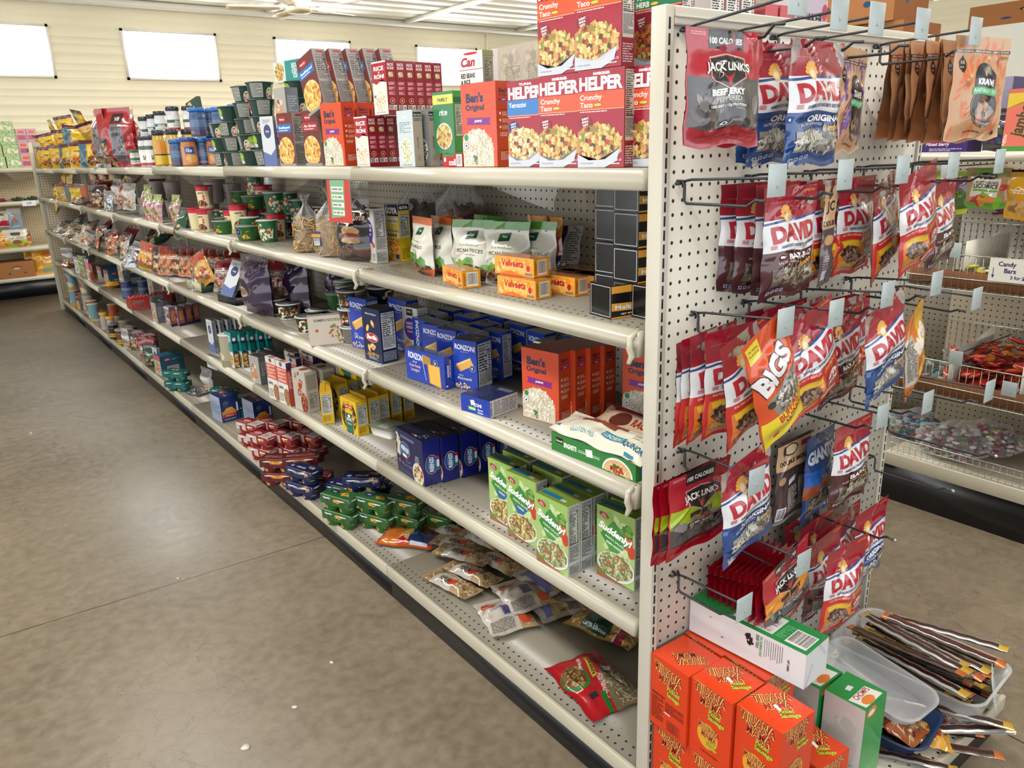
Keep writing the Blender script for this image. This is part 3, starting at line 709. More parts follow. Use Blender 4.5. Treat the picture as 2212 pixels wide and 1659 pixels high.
@kind
def slim_rice():
 w,d,h=.076,.031,.143
 A=Art(w,h,'#e6dcd2');A.rect(0,h*.62,w,h*.97,'#a81f33');A.text('RICE',w*.5,h*.83,h*.075,'#ffffff',w=w*.7,al='c',bold=.03);A.ell(w*.5,h*.79,.003,.003,'#ffffff');A.text('RONI',w*.5,h*.68,h*.075,'#ffffff',w=w*.7,al='c',bold=.03)
 A.poly([(0,h*.62),(w*.3,h*.57),(w*.7,h*.66),(w,h*.60),(w,h*.68),(0,h*.68)],'#a81f33');A.food(w*.5,h*.25,w*.42,h*.20,'#f7f5f0',RICE+['#d9a55a'],150,.005,1.6,5)
 A.ell(w*.13,h*.35,.004,.004,'#2c4c9a');A.fine(w*.15,h*.03,w*.7,h*.03,1,'#b9aca3',3)
 S=Art(d,h,'#8e1f2d');S.text('RICE',d*.5,h*.90,h*.048,'#f3dfe0',w=d*.62,al='c',bold=.03);S.text('RONI',d*.5,h*.835,h*.048,'#f3dfe0',w=d*.66,al='c',bold=.03)
 S.rect(d*.2,h*.68,d*.8,h*.80,'#5d2a1a');S.rect(d*.24,h*.69,d*.76,h*.79,'#c89a58');S.grain(d*.5,h*.74,d*.22,h*.045,RICE+['#8d5c2c'],30,.003,2,4)
 for i in range(3):S.rect(d*.14,h*(.36+.09*i),d*.86,h*(.43+.09*i),'#b04a58');S.fine(d*.2,h*(.365+.09*i),d*.6,h*.055,4,'#e4bcc2',i)
 S.ring(d*.5,h*.25,d*.26,d*.26,.0016,'#d8b08c');S.ell(d*.5,h*.25,.002,.003,'#e8cdb0');S.bars(d*.08,h*.08,d*.5,h*.09,3,'#ded8cf',vert=True);S.rect(d*.6,h*.08,d*.92,h*.17,'#ded8cf');S.text('0',d*.76,h*.095,h*.045,'#1a1a1a',al='c',bold=.05)
 return carton('slim_rice_carton',w,d,h,A,S,top='#7d1a28',mat=M_GLOSS)
def herb_box(win,nm='bulgur_carton',side='Basil & Herb',bg='#c9d3d6'):
 w,d,h=.076,.03,.147
 A=Art(w,h,bg);A.text('bulgur',w*.5,h*.86,h*.05,'#ffffff',al='c');A.fine(w*.15,h*.60,w*.7,h*.2,6,'#7d9aa0',5,gap=.4)
 A.ell(w*.5,h*.28,w*.36,h*.24,'#e6e9e4');A.grain(w*.5,h*.28,w*.33,h*.22,win,150,.005,1.4,6);A.fine(w*.2,h*.02,w*.6,h*.03,1,'#8a9498',3)
 S=Art(d,h,'#b3aa9b');S.rect(d*.06,h*.88,d*.94,h*.96,'#22303c');S.text('Near East',d*.5,h*.90,h*.03,'#f2efe8',w=d*.75,al='c');S.fine(d*.12,h*.80,d*.76,h*.06,3,'#4a443c',3)
 S.text(side,d*.38,h*.42,h*.028,'#3f3a34',rot=-90,al='c');S.fine(d*.3,h*.1,d*.4,h*.1,5,'#8b8377',4)
 return carton(nm,w,d,h,A,S,top='#a39a8b')
@kind
def grain_pale():return herb_box(['#cfcf9a','#e6e4c4','#a9ad6c'])
@kind
def grain_dark():return herb_box(['#4a4434','#6f7a4a','#2c281e'],bg='#7d7f80')
def potato_box(front):
 w,d,h=.112,.048,.181
 A=Art(w,h,'#6c2f2b');A.ell(w*.35,h*.88,w*.22,h*.055,'#b3202c');A.text('Betty',w*.35,h*.87,h*.03,'#ffffff',al='c',w=w*.3);A.rect(0,h*.64,w*.9,h*.80,front);A.text('Scalloped' if front=='#2a6cb0' else 'Au Gratin',w*.45,h*.71,h*.045,'#ffffff',w=w*.75,al='c',shear=.2);A.fine(w*.1,h*.66,w*.6,h*.03,1,'#d8e4f0',3)
 A.food(w*.45,h*.28,w*.46,h*.25,'#e9e4da',['#e0b45c','#c98f34','#f0d28c','#b8692c'],130,.016,1.5,4);A.rect(0,0,w,h*.05,'#9c948c')
 S=Art(d,h,'#8f8984');S.nutri(d*.06,h*.44,d*.88,h*.48,'#a09a94');S.rect(d*.3,h*.93,d*.85,h*.975,'#a02630');S.fine(d*.06,h*.04,d*.85,h*.38,22,'#4e4a46',5)
 return carton('potato_carton',w,d,h,A,S,top='#5a2824')
@kind
def potato_blue():return potato_box('#2a6cb0')
@kind
def potato_red():return potato_box('#a82c34')
@kind
def white_grain_box():
 w,d,h=.112,.05,.152
 A=Art(w,h,'#cfcac2');A.text('DELICIOUS',w*.5,h*.86,h*.055,'#4d4f52',w=w*.62,al='c');A.text('ANYTIME.',w*.5,h*.79,h*.055,'#4d4f52',w=w*.55,al='c')
 A.fine(w*.2,h*.42,w*.6,h*.3,8,'#a4a19b',5,fill=.35,gap=.6);A.ell(w*.55,h*.08,w*.42,h*.16,'#a98a66',a0=0,a1=180);A.grain(w*.55,h*.08,w*.40,h*.15,['#b08a5a','#8f6a42','#d1b288'],110,.006,1.2,5,box=(0,h*.01,w,h));A.rect(w*.62,h*.22,w*.92,h*.32,'#33415c')
 return carton('grain_bowl_carton',w,d,h,A,'#a79f95',top='#bdb6ab')
@kind
def white_back_box():
 w,d,h=.12,.05,.152
 A=Art(w,h,'#bfb3a2');A.grain(w*.5,h*.6,w*.48,h*.38,['#b8ab98','#c9bfae','#b1a48f','#c4b8a6'],90,.02,1.3,5);A.ell(w*.52,h*.75,w*.1,h*.1,'#a89c8c');A.fine(w*.3,h*.33,w*.6,h*.3,9,'#8e8475',5,fill=.4,gap=.5)
 for i,t in enumerate(('100%','NON','WHOLE','KOSHER')):A.text(t,w*(.28+.34*(i%2)),h*(.15-.085*(i//2)),h*.028,'#3c3832',al='c',bold=.03);A.ring(w*(.42+.34*(i%2)),h*(.16-.085*(i//2)),.006,.006,.0008,'#6e675b')
 return carton('grain_bowl_carton',w,d,h,A,'#8e8478',top='#a99f92')
@kind
def red_beans():
 w,d,h=.095,.036,.16
 A=Art(w,h,'#ece5e0');A.text('Can',w*.08,h*.78,h*.13,'#b32636',w=w*.6,shear=.2,bold=.04);A.ell(w*.5,h*.97,w*.3,h*.02,'#d3202e');A.rect(0,h*.72,w,h*.73,'#b32636');A.text('RED BEANS',w*.06,h*.60,h*.07,'#1f1d1d',w=w*.6,bold=.04);A.text('& RICE',w*.06,h*.51,h*.06,'#1f1d1d',w=w*.4,bold=.04)
 A.food(w*.62,h*.30,w*.3,h*.17,'#c4322f',['#b23b30','#7d231d','#d8605a','#e8d9c0'],60,.008,1.5,4);A.rect(0,0,w,h*.1,'#c3202c');A.text('FAMILY',w*.5,h*.03,h*.04,'#ffffff',al='c')
 S=Art(d,h,'#8f8a72');S.nutri(d*.08,h*.45,d*.84,h*.45,'#a8a08c');S.rect(0,h*.92,d,h,'#8a8f5c')
 return carton('bean_rice_carton',w,d,h,A,S,top='#e9e4de')
@kind
def green_pasta_box():
 w,d,h=.085,.04,.155
 A=Art(w,h,'#2f7d4c');A.rect(0,h*.8,w,h*.95,'#e9dd58');A.text('FAMILY',w*.5,h*.84,h*.06,'#2f6a3c',al='c',bold=.04);A.text('rice',w*.5,h*.62,h*.1,'#f4f2ee',al='c',shear=.2);A.food(w*.5,h*.28,w*.36,h*.2,'#ffffff',PASTA,60,.009,1.5,4)
 S=Art(d,h,'#3f9a44');S.nutri(d*.16,h*.28,d*.72,h*.5,'#d9d9c9');S.rect(0,h*.82,d,h*.9,'#2b6d4d');S.fine(d*.1,h*.02,d*.8,h*.22,10,'#56b05a',3)
 return carton('pasta_side_carton',w,d,h,A,S,top='#3b7a45',mat=M_GLOSS)
@kind
def red_flat_box():
 w,d,h=.085,.12,.032
 A=Art(w,h,'#c02630');A.rect(w*.04,h*.78,w*.6,h,'#3d8a3a');A.ell(w*.12,h*.55,.005,.006,'#f3d9d9');A.rect(w*.32,h*.12,w*.55,h*.42,'#f2ece8');A.text('120g',w*.33,h*.18,h*.18,'#2a2020');A.rect(w*.58,h*.1,w*.66,h*.6,'#f2ece8');A.bars(w*.70,h*.04,w*.28,h*.9,4)
 return carton('flat_red_carton',w,d,h,A,'#a01f28',top='#7b2b22')
@kind
def velveeta():
 w,d,h=.14,.052,.046
 A=Art(w,h,'#f0a23a');A.grain(w*.5,h*.5,w*.5,h*.5,['#f6bd5e','#ef8f2a','#f9cf86'],60,.018,2,5,square=True);A.text('Velveeta',w*.47,h*.48,h*.36,'#c3161e',w=w*.56,al='c',bold=.03,shear=.15)
 A.ell(w*.86,h*.45,.006,.008,'#c3263a');A.rect(w*.78,h*.08,w*.96,h*.22,'#8c7a6a');A.poly([(w*.05,0),(w*.4,h*.26),(w*.8,0)],'#e2701e')
 S=Art(d,h,'#e59a1c');S.bars(d*.24,h*.1,d*.62,h*.8,4,'#efe9dc');S.fine(d*.06,h*.15,d*.14,h*.7,8,'#7a4a10',4)
 return carton('cheese_loaf_carton',w,d,h,A,S,top='#b5703e',mat=M_GLOSS)
@kind
def meltz():
 w,d,h=.076,.145,.071
 A=Art(w,h,'#101114');
 for q in((.05,.05,.95,.065),(.05,.935,.95,.95),(.05,.05,.065,.95),(.935,.05,.95,.95)):A.rect(w*q[0],h*q[1],w*q[2],h*q[3],'#e4e4e4')
 S=Art(d,h,'#131213');S.rect(0,h*.76,d,h*.97,'#e9a53a');S.rect(0,0,d,h*.05,'#e9a53a');S.ell(d*.5,h*.68,d*.15,h*.27,'#1c1714');S.ring(d*.5,h*.68,d*.13,h*.235,.004,'#cfcac0');S.ell(d*.5,h*.68,d*.085,h*.15,'#5a4034');S.grain(d*.5,h*.68,d*.07,h*.12,['#7d6250','#3d2a22','#a58a74'],24,.005,1.3,4)
 S.poly([(0,h*.24),(d*.5,h*.20),(d,h*.24),(d,h*.47),(d*.5,h*.43),(0,h*.47)],'#e9a53a');S.text('Meltz Cheesy',d*.5,h*.265,h*.14,'#f6f3ee',w=d*.88,al='c',bold=.03,out='#5c3a12',ow=.025)
 S.text('NET WT. 32 OZ (2 LB) 907g',d*.5,h*.10,h*.05,'#e8e4da',w=d*.66,al='c',bold=.03)
 T=Art(w,d,'#141416');T.fine(w*.2,d*.3,w*.6,d*.4,6,'#3b3c40',3)
 return carton('cheese_carton',w,d,h,A,S,topart=T,mat=M_GLOSS)
@kind
def goya_tall():
 w,d,h=.083,.042,.183
 A=Art(w,h,'#d9c079');A.rect(w*.02,h*.80,w*.98,h,'#1d2c58');A.text('GOYA',w*.5,h*.845,h*.10,'#f4f1ea',w=w*.84,al='c',bold=.06);A.rect(w*.06,h*.67,w*.94,h*.77,'#e4d7b4');A.text('Yellow Rice',w*.5,h*.69,h*.05,'#4a3a24',w=w*.8,al='c');A.rect(w*.06,h*.60,w*.94,h*.64,'#e3c02a');A.text('Arroz Amarillo',w*.5,h*.52,h*.045,'#5d4470',w=w*.85,al='c')
 for i in range(4):A.ell(w*(.22+.17*i),h*.46,.006,.006,'#4a6a34')
 A.rect(0,0,w,h*.40,'#b97a28');A.grain(w*.5,h*.2,w*.5,h*.21,['#cf9434','#a5691e','#e0b45c','#8c5a1c'],330,.005,1.8,6,square=True);A.rect(w*.62,h*.04,w*.9,h*.12,'#22386a')
 S=Art(d,h,'#e3c41c');S.rect(0,h*.90,d,h,'#1d2c58');S.text('GOYA',d*.5,h*.925,h*.045,'#f4f1ea',w=d*.8,al='c',bold=.05);S.nutri(d*.08,h*.42,d*.84,h*.43,'#dcd9cc');S.fine(d*.1,h*.04,d*.8,h*.2,8,'#9a8410',3)
 return carton('yellow_rice_carton',w,d,h,A,S,top='#c9b070',mat=M_GLOSS)
@kind
def goya_short():
 w,d,h=.09,.04,.15
 A=Art(w,h,'#e9e7e2');A.rect(0,h*.82,w,h,'#f2f2f2');A.text('GOYA',w*.5,h*.84,h*.11,'#21386c',w=w*.8,al='c',bold=.07);A.grain(w*.5,h*.4,w*.4,h*.3,PASTA,60,.01,1.5,6)
 S=Art(d,h,'#e9e7e2');S.rect(0,h*.82,d,h,'#1d2233');S.text('GOYA',d*.5,h*.86,h*.07,'#f4f1ea',w=d*.85,al='c',bold=.05);S.nutri(d*.08,h*.3,d*.84,h*.5)
 return carton('short_rice_carton',w,d,h,A,S)
@kind
def cheddar():
 w,d,h=.082,.042,.175
 A=Art(w,h,'#dcdad4');A.rect(w*.28,h*.84,w*.70,h*.97,'#2f3032');A.text('SIMPLY',w*.49,h*.90,h*.028,'#e8e8e4',al='c',w=w*.3);A.ell(w*.48,h*.58,w*.40,h*.22,'#57308c')
 for i,t in enumerate(('WHITE','CHEDDAR','COUSCOUS')):A.text(t,w*.48,h*(.66-.075*i),h*(.05 if i<2 else .03),'#efe9f4',w=w*(.56 if i<2 else .44),al='c',bold=.03)
 A.poly([(w*.7,h*.44),(w*.98,h*.30),(w*.55,h*.38)],'#57308c');A.ell(w*.84,h*.33,w*.11,h*.045,'#d9532a');A.ell(w*.3,h*.12,w*.30,h*.24,'#c9a878',a0=0,a1=180);A.grain(w*.32,h*.16,w*.30,h*.17,['#c9a36a','#e3c690','#a57f48'],150,.006,1.2,5,box=(0,.002,w,h));A.fine(w*.72,h*.04,w*.22,h*.14,7,'#8a8680',4)
 S=Art(d,h,'#c9c7c2');S.nutri(d*.05,h*.22,d*.9,h*.75,'#cfcdc8');S.fine(d*.08,h*.03,d*.84,h*.17,12,'#6b6864',5)
 return carton('cheddar_carton',w,d,h,A,S,top='#8f8a80')
def ronz_front(w,h,word,blue='#1c3fae'):
 A=Art(w,h,blue);A.text('RONZONI',w*.5,h*.80,h*.10,'#eef0f6',w=w*.86,al='c',bold=.03,rot=-2);A.fine(w*.3,h*.755,w*.4,h*.012,1,'#b9c4ea',2)
 A.poly([(w*.12,h*.50),(w*.72,h*.66),(w*.86,h*.52),(w*.30,h*.36)],'#e0ad58');A.poly([(w*.12,h*.50),(w*.72,h*.66),(w*.74,h*.63),(w*.15,h*.47)],'#f2d08c');A.poly([(w*.12,h*.50),(w*.30,h*.36),(w*.28,h*.34),(w*.08,h*.46)],'#a8702c')
 A.ell(w*.80,h*.45,w*.12,h*.065,'#0f1a3c');A.ring(w*.80,h*.45,w*.115,h*.062,.001,'#d9dff0');A.text('R',w*.80,h*.425,h*.05,'#f3f5fa',al='c',bold=.03)
 A.text('NO. 2',w*.3,h*.27,h*.03,'#e8ecf8',al='c');A.text(word,w*.45,h*.20,h*.05,'#e9d9b8',w=w*.6,al='c',bold=.02);A.grain(w*.35,h*.08,w*.32,h*.05,['#d8b06a','#f2dfb4','#2a2a30'],24,.007,2,4);A.fine(w*.08,h*.02,w*.5,h*.02,1,'#9fb0e0',3)
 return A
def ronz_side(d,h,blue='#16359c',head=.0):
 S=Art(d,h,blue);S.nutri(d*.08,h*(.06),d*.84,h*.88,'#cfd3d6');return S
@kind
def ronz_a():
 w,d,h=.088,.072,.150;T=Art(w,d,'#2a2f48');T.fine(w*.2,d*.3,w*.5,d*.2,2,'#5b6488',3);T.rect(w*.55,d*.5,w*.75,d*.6,'#c9ccd4')
 return carton('blue_pasta_carton',w,d,h,ronz_front(w,h,'Rigati'),ronz_side(d,h),topart=T,mat=M_GLOSS)
@kind
def ronz_b():
 w,d,h=.082,.045,.150
 return carton('blue_pasta_carton',w,d,h,ronz_front(w,h,'Penne'),ronz_side(d,h),top='#262b44',mat=M_GLOSS)
@kind
def ronz_tall():
 w,d,h=.11,.05,.185
 return carton('tall_blue_pasta_carton',w,d,h,ronz_front(w,h,'Ziti'),ronz_side(d,h),top='#1a2038',mat=M_GLOSS)
@kind
def barilla():
 w,d,h=.108,.062,.182
 A=Art(w,h,'#18244a');A.text('PROTEIN',w*.5,h*.88,h*.03,'#c9d0e4',w=w*.6,al='c')
 for x,y,a in((.58,.72,-50),(.28,.62,60),(.30,.24,-70),(.56,.27,30),(.47,.30,20)):
  A.ell(w*x,h*y,w*.13,h*.045,'#d9a75a',rot=a);A.ell(w*x,h*y,w*.10,h*.025,'#f0cf8e',rot=a);A.ell(w*(x+.06),h*(y-.03),w*.03,h*.02,'#7a4c1c',rot=a)
 A.ell(w*.5,h*.455,w*.36,h*.085,'#b81c28');A.ring(w*.5,h*.455,w*.36,h*.085,.0012,'#e9d9d9');A.text('Barilla',w*.5,h*.425,h*.075,'#f6f2f2',w=w*.56,al='c',bold=.05,shear=.15)
 A.fine(w*.2,h*.13,w*.6,h*.03,2,'#c9a35a',4);A.grain(w*.45,h*.13,w*.35,h*.03,['#8a6a34','#b08c4c'],24,.008,1.6,3);A.fine(w*.25,h*.04,w*.55,h*.05,3,'#a9b2cc',5);A.rect(w*.02,h*.03,w*.05,h*.05,'#3c9a5a')
 S=Art(d,h,'#18244a');S.nutri(d*.1,h*.26,d*.82,h*.68,'#cdd0d3',cal='190');S.fine(d*.08,h*.04,d*.84,h*.18,10,'#9aa4c0',5)
 return carton('navy_pasta_carton',w,d,h,A,S,top='#141c34',mat=M_GLOSS)
@kind
def lasagna():
 w,d,h=.192,.034,.099
 A=Art(w,h,'#1c3fae');A.text('RONZONI',w*.27,h*.70,h*.19,'#eef0f6',w=w*.40,al='c',bold=.03,rot=-3);A.text('NO. 87',w*.24,h*.58,h*.05,'#dfe4f6',al='c');A.text('Oven Ready',w*.24,h*.44,h*.095,'#e9c9a8',w=w*.30,al='c',bold=.01);A.text('Lasagna',w*.24,h*.31,h*.095,'#e9c9a8',w=w*.22,al='c',bold=.01)
 A.poly([(w*.46,h*.92),(w*.66,h*.86),(w*.66,h*.64),(w*.46,h*.62)],'#b0893c');A.poly([(w*.56,h*.66),(w*.88,h*.66),(w*.90,h*.0),(w*.60,h*.06)],'#e5a23a');A.poly([(w*.58,h*.64),(w*.87,h*.63),(w*.885,h*.03),(w*.62,h*.08)],'#f0b850');A.poly([(w*.56,h*.66),(w*.585,h*.64),(w*.62,h*.08),(w*.60,h*.06)],'#a35a24')
 A.ell(w*.78,h*.74,w*.055,h*.11,'#0f1a3c');A.ring(w*.78,h*.74,w*.052,h*.104,.001,'#d9dff0');A.text('R',w*.78,h*.69,h*.09,'#f3f5fa',al='c',bold=.03)
 for i in range(8):A.rect(w*(.455+.006*i**1.2),h*(.6-.07*i),w*(.463+.006*i**1.2),h*(.68-.07*i),'#e8ecf8')
 S=Art(d,h,'#1b3aa2');S.text('RONZONI',d*.28,h*.72,d*.22,'#eef0f6',w=h*.36,rot=-90,bold=.04);S.text('Oven Ready Lasagna',d*.58,h*.88,d*.15,'#e9c9a8',w=h*.55,rot=-90);S.rect(d*.1,h*.06,d*.3,h*.12,'#dfe4f6')
 return carton('lasagna_carton',w,d,h,A,S,top='#3d4252',mat=M_GLOSS)
@kind
def ronz_flat():
 w,d,h=.112,.105,.047
 A=Art(w,h,'#1b3cab');A.poly([(w*.32,h*.76),(w*.46,h*.82),(w*.5,h*.56),(w*.36,h*.46)],'#e6e8ee');A.text('ZONI',w*.44,h*.46,h*.18,'#eef0f6',bold=.04);A.rect(w*.24,h*.16,w*.52,h*.40,'#2f9a46');A.text('VEGGIE',w*.38,h*.22,h*.13,'#f2f6f2',w=w*.22,al='c',bold=.04);A.text('Penne',w*.58,h*.24,h*.12,'#eef0f6');A.text('Rigate',w*.58,h*.08,h*.12,'#eef0f6')
 S=Art(d,h,'#d2d4d4');S.text('Nutrition Facts',d*.06,h*.1,d*.07,'#1c1c1c',w=h*.8,rot=90,bold=.04)
 for i in range(3):S.fine(d*(.16+.28*i),h*.1,d*.24,h*.8,9,'#3c3c3e',i+2,fill=.4)
 for x in(.14,.42,.70):S.rect(d*x,h*.05,d*x+.001,h*.95,'#2a2a2a')
 T=Art(w,d,'#232a52');T.fine(w*.1,d*.2,w*.5,d*.2,3,'#3a4476',4);T.rect(w*.45,d*.82,w*.9,d*.98,'#6a6f7c')
 return carton('flat_pasta_carton',w,d,h,A,S,topart=T,mat=M_GLOSS)
@kind
def spaghetti():
 w,d,h=.262,.05,.044
 A=Art(w,h,'#2f7f3c');A.rect(w*.06,h*.50,w*.15,h*.82,'#161a18');A.text('Essential',w*.105,h*.58,h*.12,'#e8e8e4',w=w*.08,al='c',shear=.2);A.text('SPAGHETTI',w*.16,h*.40,h*.24,'#eaf2e6',w=w*.16,bold=.06);A.rect(w*.34,h*.44,w*.60,h*.475,'#dfeedd');A.rect(w*.34,h*.53,w*.60,h*.555,'#dfeedd');A.poly([(w*.44,h*.36),(w*.52,h*.40),(w*.51,h*.80),(w*.43,h*.74)],'#eef0f2')
 A.ell(w*.80,h*.08,w*.17,h*.80,'#e9e9ea',a0=0,a1=180);A.ell(w*.80,h*.08,w*.155,h*.70,'#d9b27c',a0=0,a1=180);A.noodles(w*.80,h*.1,w*.15,h*.66,['#e3c690','#f0dcae','#c9a060'],120,.0011,.02,5);A.grain(w*.80,h*.3,w*.07,h*.22,['#b4302a','#8e1c1c','#d0523a'],40,.006,1.3,4);A.grain(w*.78,h*.45,w*.03,h*.1,['#3f7a2c'],6,.006,2,5)
 S=Art(d,h,'#2f7f3c');S.rect(d*.3,h*.3,d*.95,h*.9,'#2d6fc0')
 T=Art(w,d,'#3c7d42');T.rect(0,d*.1,w,d*.2,'#8b8a7c')
 return carton('spaghetti_carton',w,d,h,A,S,topart=T,mat=M_GLOSS)
@kind
def manicotti():
 w,d,h=.178,.060,.150
 A=Art(w,h,'#141d50');A.ell(w*.05,h*.88,.005,.005,'#e6e8ee');A.fine(w*.2,h*.84,w*.5,h*.06,3,'#8a94c0',3);A.rect(w*.04,h*.42,w*.16,h*.82,'#8e8878');A.grain(w*.10,h*.62,w*.055,h*.19,['#d8cfba','#b4a88e','#8a7d64'],14,.018,2,4,ang=80,square=True)
 def logo(A,x,y,s,rot=0):
  r=math.radians(rot);T=lambda a,b:(x+a*math.cos(r)-b*math.sin(r),y+a*math.sin(r)+b*math.cos(r))
  A.ell(x,y,.034*s,.024*s,'#cfa46a',rot=rot);A.ell(x,y,.032*s,.022*s,'#1c3c84',rot=rot);A.ell(x,y,.026*s,.016*s,'#3b78b8',rot=rot)
  p=T(0,-.006*s);A.text('RIENZI',p[0],p[1],.014*s,'#f4f4f2',w=.050*s,al='c',bold=.03,rot=rot)
  for i,c in enumerate(('#2f8a46','#f2efe8','#f2efe8','#c23030')):q=[T((-.024+.012*i)*s,-.018*s),T((-.012+.012*i)*s,-.018*s),T((-.012+.012*i)*s,-.028*s),T((-.024+.012*i)*s,-.028*s)];A.poly(q,c)
 logo(A,w*.34,h*.60,1.0,-8)
 A.text('Organic',w*.44,h*.32,h*.05,'#7a7a98',w=w*.2,al='c');A.text('Manicotti',w*.40,h*.21,h*.09,'#6d7090',w=w*.4,al='c',bold=.01);A.ell(w*.12,h*.28,.008,.008,'#9c4a4a')
 for i,t in enumerate(('Stuffed','pasta for','everyone')):A.text(t,w*.79,h*(.56-.05*i),h*.035,'#d6d8e4',al='c',shear=.2)
 A.ell(w*.80,h*.20,w*.20,h*.25,'#d9d6d2');A.grain(w*.83,h*.20,w*.16,h*.18,['#b23a2c','#e8d2a4','#d9b880','#8e2418','#f0e2c4','#4c7a34'],80,.012,1.8,6)
 S=Art(d,h,'#141c72');logo(S,d*.5,h*.45,.95,90)
 T=Art(w,d,'#15182c');T.fine(w*.1,d*.3,w*.5,d*.3,4,'#262b48',4);T.ell(w*.56,d*.2,.006,.004,'#8e4a4a');T.rect(w*.62,d*.14,w*.70,d*.26,'#b9bcc4');T.grain(w*.8,d*.45,w*.1,d*.25,['#3c4468','#6a7090'],20,.005,1.5,3)
 return carton('stuffed_pasta_carton',w,d,h,A,S,topart=T,mat=M_GLOSS)
@kind
def white_noodle_box():
 w,d,h=.15,.035,.11
 A=Art(w,h,'#d3c8ba');A.text('RAMEN NOODLES',w*.5,h*.8,h*.09,'#4a3f3a',w=w*.7,al='c');A.ell(w*.2,h*.5,.006,.006,'#c25a3a');A.grain(w*.7,h*.4,w*.2,h*.3,['#b4604a','#7d8a4c','#e0c8a8'],40,.01,1.6,5)
 return carton('white_noodle_carton',w,d,h,A,'#b0a696')
def salad_front(kindw='CAESAR',dia='#2d6a9c',food=None,w=.116,h=.188):
 A=Art(w,h,'#a9c878');A.rect(0,h*.8,w,h,'#9dbf66');A.grain(w*.5,h*.6,w*.5,h*.35,['#b9d48e','#9cc068','#c9dea4','#8db458'],40,.03,1.4,5,square=True)
 A.ell(w*.80,h*.64,w*.16,h*.12,'#d95a3c');A.ell(w*.92,h*.52,w*.10,h*.09,'#c9442c');A.grain(w*.88,h*.78,w*.1,h*.06,['#4f8a34','#3c6f28','#7aa84c'],14,.02,1.8,4)
 A.text('Betty',w*.2,h*.872,h*.026,'#ffffff',al='c');A.ell(w*.2,h*.885,w*.13,h*.038,'#a81c3c',rot=-12);A.text('Betty',w*.2,h*.885,h*.02,'#f4dfe4',al='c',rot=-10);A.text('Crocker',w*.2,h*.862,h*.02,'#f4dfe4',al='c',rot=-10)
 A.poly([(w*.46,h*.86),(w*.88,h*.62),(w*.46,h*.36),(w*.10,h*.62)],'#3d8a3e');A.poly([(w*.74,h*.54),(w*.46,h*.36),(w*.24,h*.52)],dia)
 A.text('Suddenly!',w*.48,h*.645,h*.09,'#ffffff',w=w*.88,al='c',bold=.045,shear=.15,rot=-14);A.text('PASTA SALAD',w*.48,h*.565,h*.026,'#e8f2e0',w=w*.5,al='c',bold=.03,rot=-14);A.text(kindw,w*.48,h*.495,h*.026,'#ffffff',al='c',bold=.03,rot=-14)
 f=food or['#b89a5c','#d6bc80','#8a6d3c','#e6d3a0','#6e6a34']
 A.ell(w*.52,h*.22,w*.50,h*.20,'#e8eae4');A.ell(w*.52,h*.23,w*.45,h*.175,f[2]);A.grain(w*.52,h*.23,w*.44,h*.17,f,260,.0085,2.0,6)
 A.poly([(0,h*.16),(w*.3,h*.04),(w*.9,0),(0,0)],'#a06a44');
 for i in range(4):A.rect(w*(.04+.075*i),h*.075,w*(.10+.075*i),h*.115,'#5a9a3a')
 return A
def salad(**k):
 w,d,h=.116,.0385,.188
 S=Art(d,h,'#cfd1d0');S.nutri(d*.05,h*.16,d*.9,h*.82,'#cfd1d0');S.fine(d*.08,h*.02,d*.84,h*.13,9,'#5f6264',5)
 T=Art(w,d,'#79913a');T.rect(w*.04,d*.32,w*.62,d*.7,'#1f72a0');T.rect(w*.66,d*.3,w*.80,d*.52,'#cfd3d8');T.fine(w*.67,d*.35,w*.12,d*.1,1,'#6a7080',2)
 return carton('pasta_salad_carton',w,d,h,salad_front(**k),S,topart=T,mat=M_GLOSS)
@kind
def salad_caesar():return salad()
@kind
def salad_green():return salad(kindw='GREEN GODDESS',dia='#4c9a48',food=['#8f9a6a','#b8c08e','#6d7a4c','#d4d9b4','#b4683c'])
@kind
def yellow_bowl():
 w,d,h=.116,.046,.132
 A=Art(w,h,'#e0b820');A.ell(w*.5,h*.5,w*.46,h*.46,'#2a2018');A.grain(w*.5,h*.5,w*.42,h*.44,['#b98d34','#5c3c1a','#d8b258','#3c2a14'],190,.008,1.6,5)
 A.rect(w*.27,0,w*.73,h,'#e0b820');A.poly([(w*.24,h*.80),(w*.5,h*.86),(w*.76,h*.80),(w*.74,h*.68),(w*.5,h*.74),(w*.26,h*.68)],'#a82030');A.text('TASTY BITE',w*.5,h*.755,h*.05,'#f6e2c8',w=w*.42,al='c',bold=.03,arch=.002);A.ell(w*.5,h*.90,w*.1,h*.04,'#e08a2c')
 A.rect(w*.29,0,w*.71,h*.58,'#17604a');A.text('BOWL',w*.5,h*.36,h*.08,'#eaf2ea',w=w*.3,al='c',bold=.04);A.ell(w*.5,h*.50,w*.08,h*.05,'#eaf2ea');A.fine(w*.36,h*.24,w*.28,h*.06,2,'#cfe0d6',3);A.fine(w*.34,h*.06,w*.32,h*.1,5,'#4c8a74',4);A.ell(w*.72,h*.46,w*.07,h*.06,'#e2a878')
 S=Art(d,h,'#d9b01c');S.nutri(d*.08,h*.30,d*.84,h*.60,'#c9c8c0');S.fine(d*.1,h*.06,d*.7,h*.2,6,'#8a6c0c',4)
 T=Art(w,d,'#c9a224');T.rect(0,d*.45,w,d*.5,'#7d5c10')
 o=carton('bean_bowl_carton',w,d,h,A,S,topart=T)
 f=MB();f.quad((-w,d,h),(0,d,h),(0,d*.9,h+.016),(-w,d*.9,h+.016),'#d8b022');f.quad((0,d*.995,h),(-w,d*.995,h),(-w,d*.895,h+.016),(0,d*.895,h+.016),'#b08a18');f.build('open_flap',M_PRINT,o)
 return o
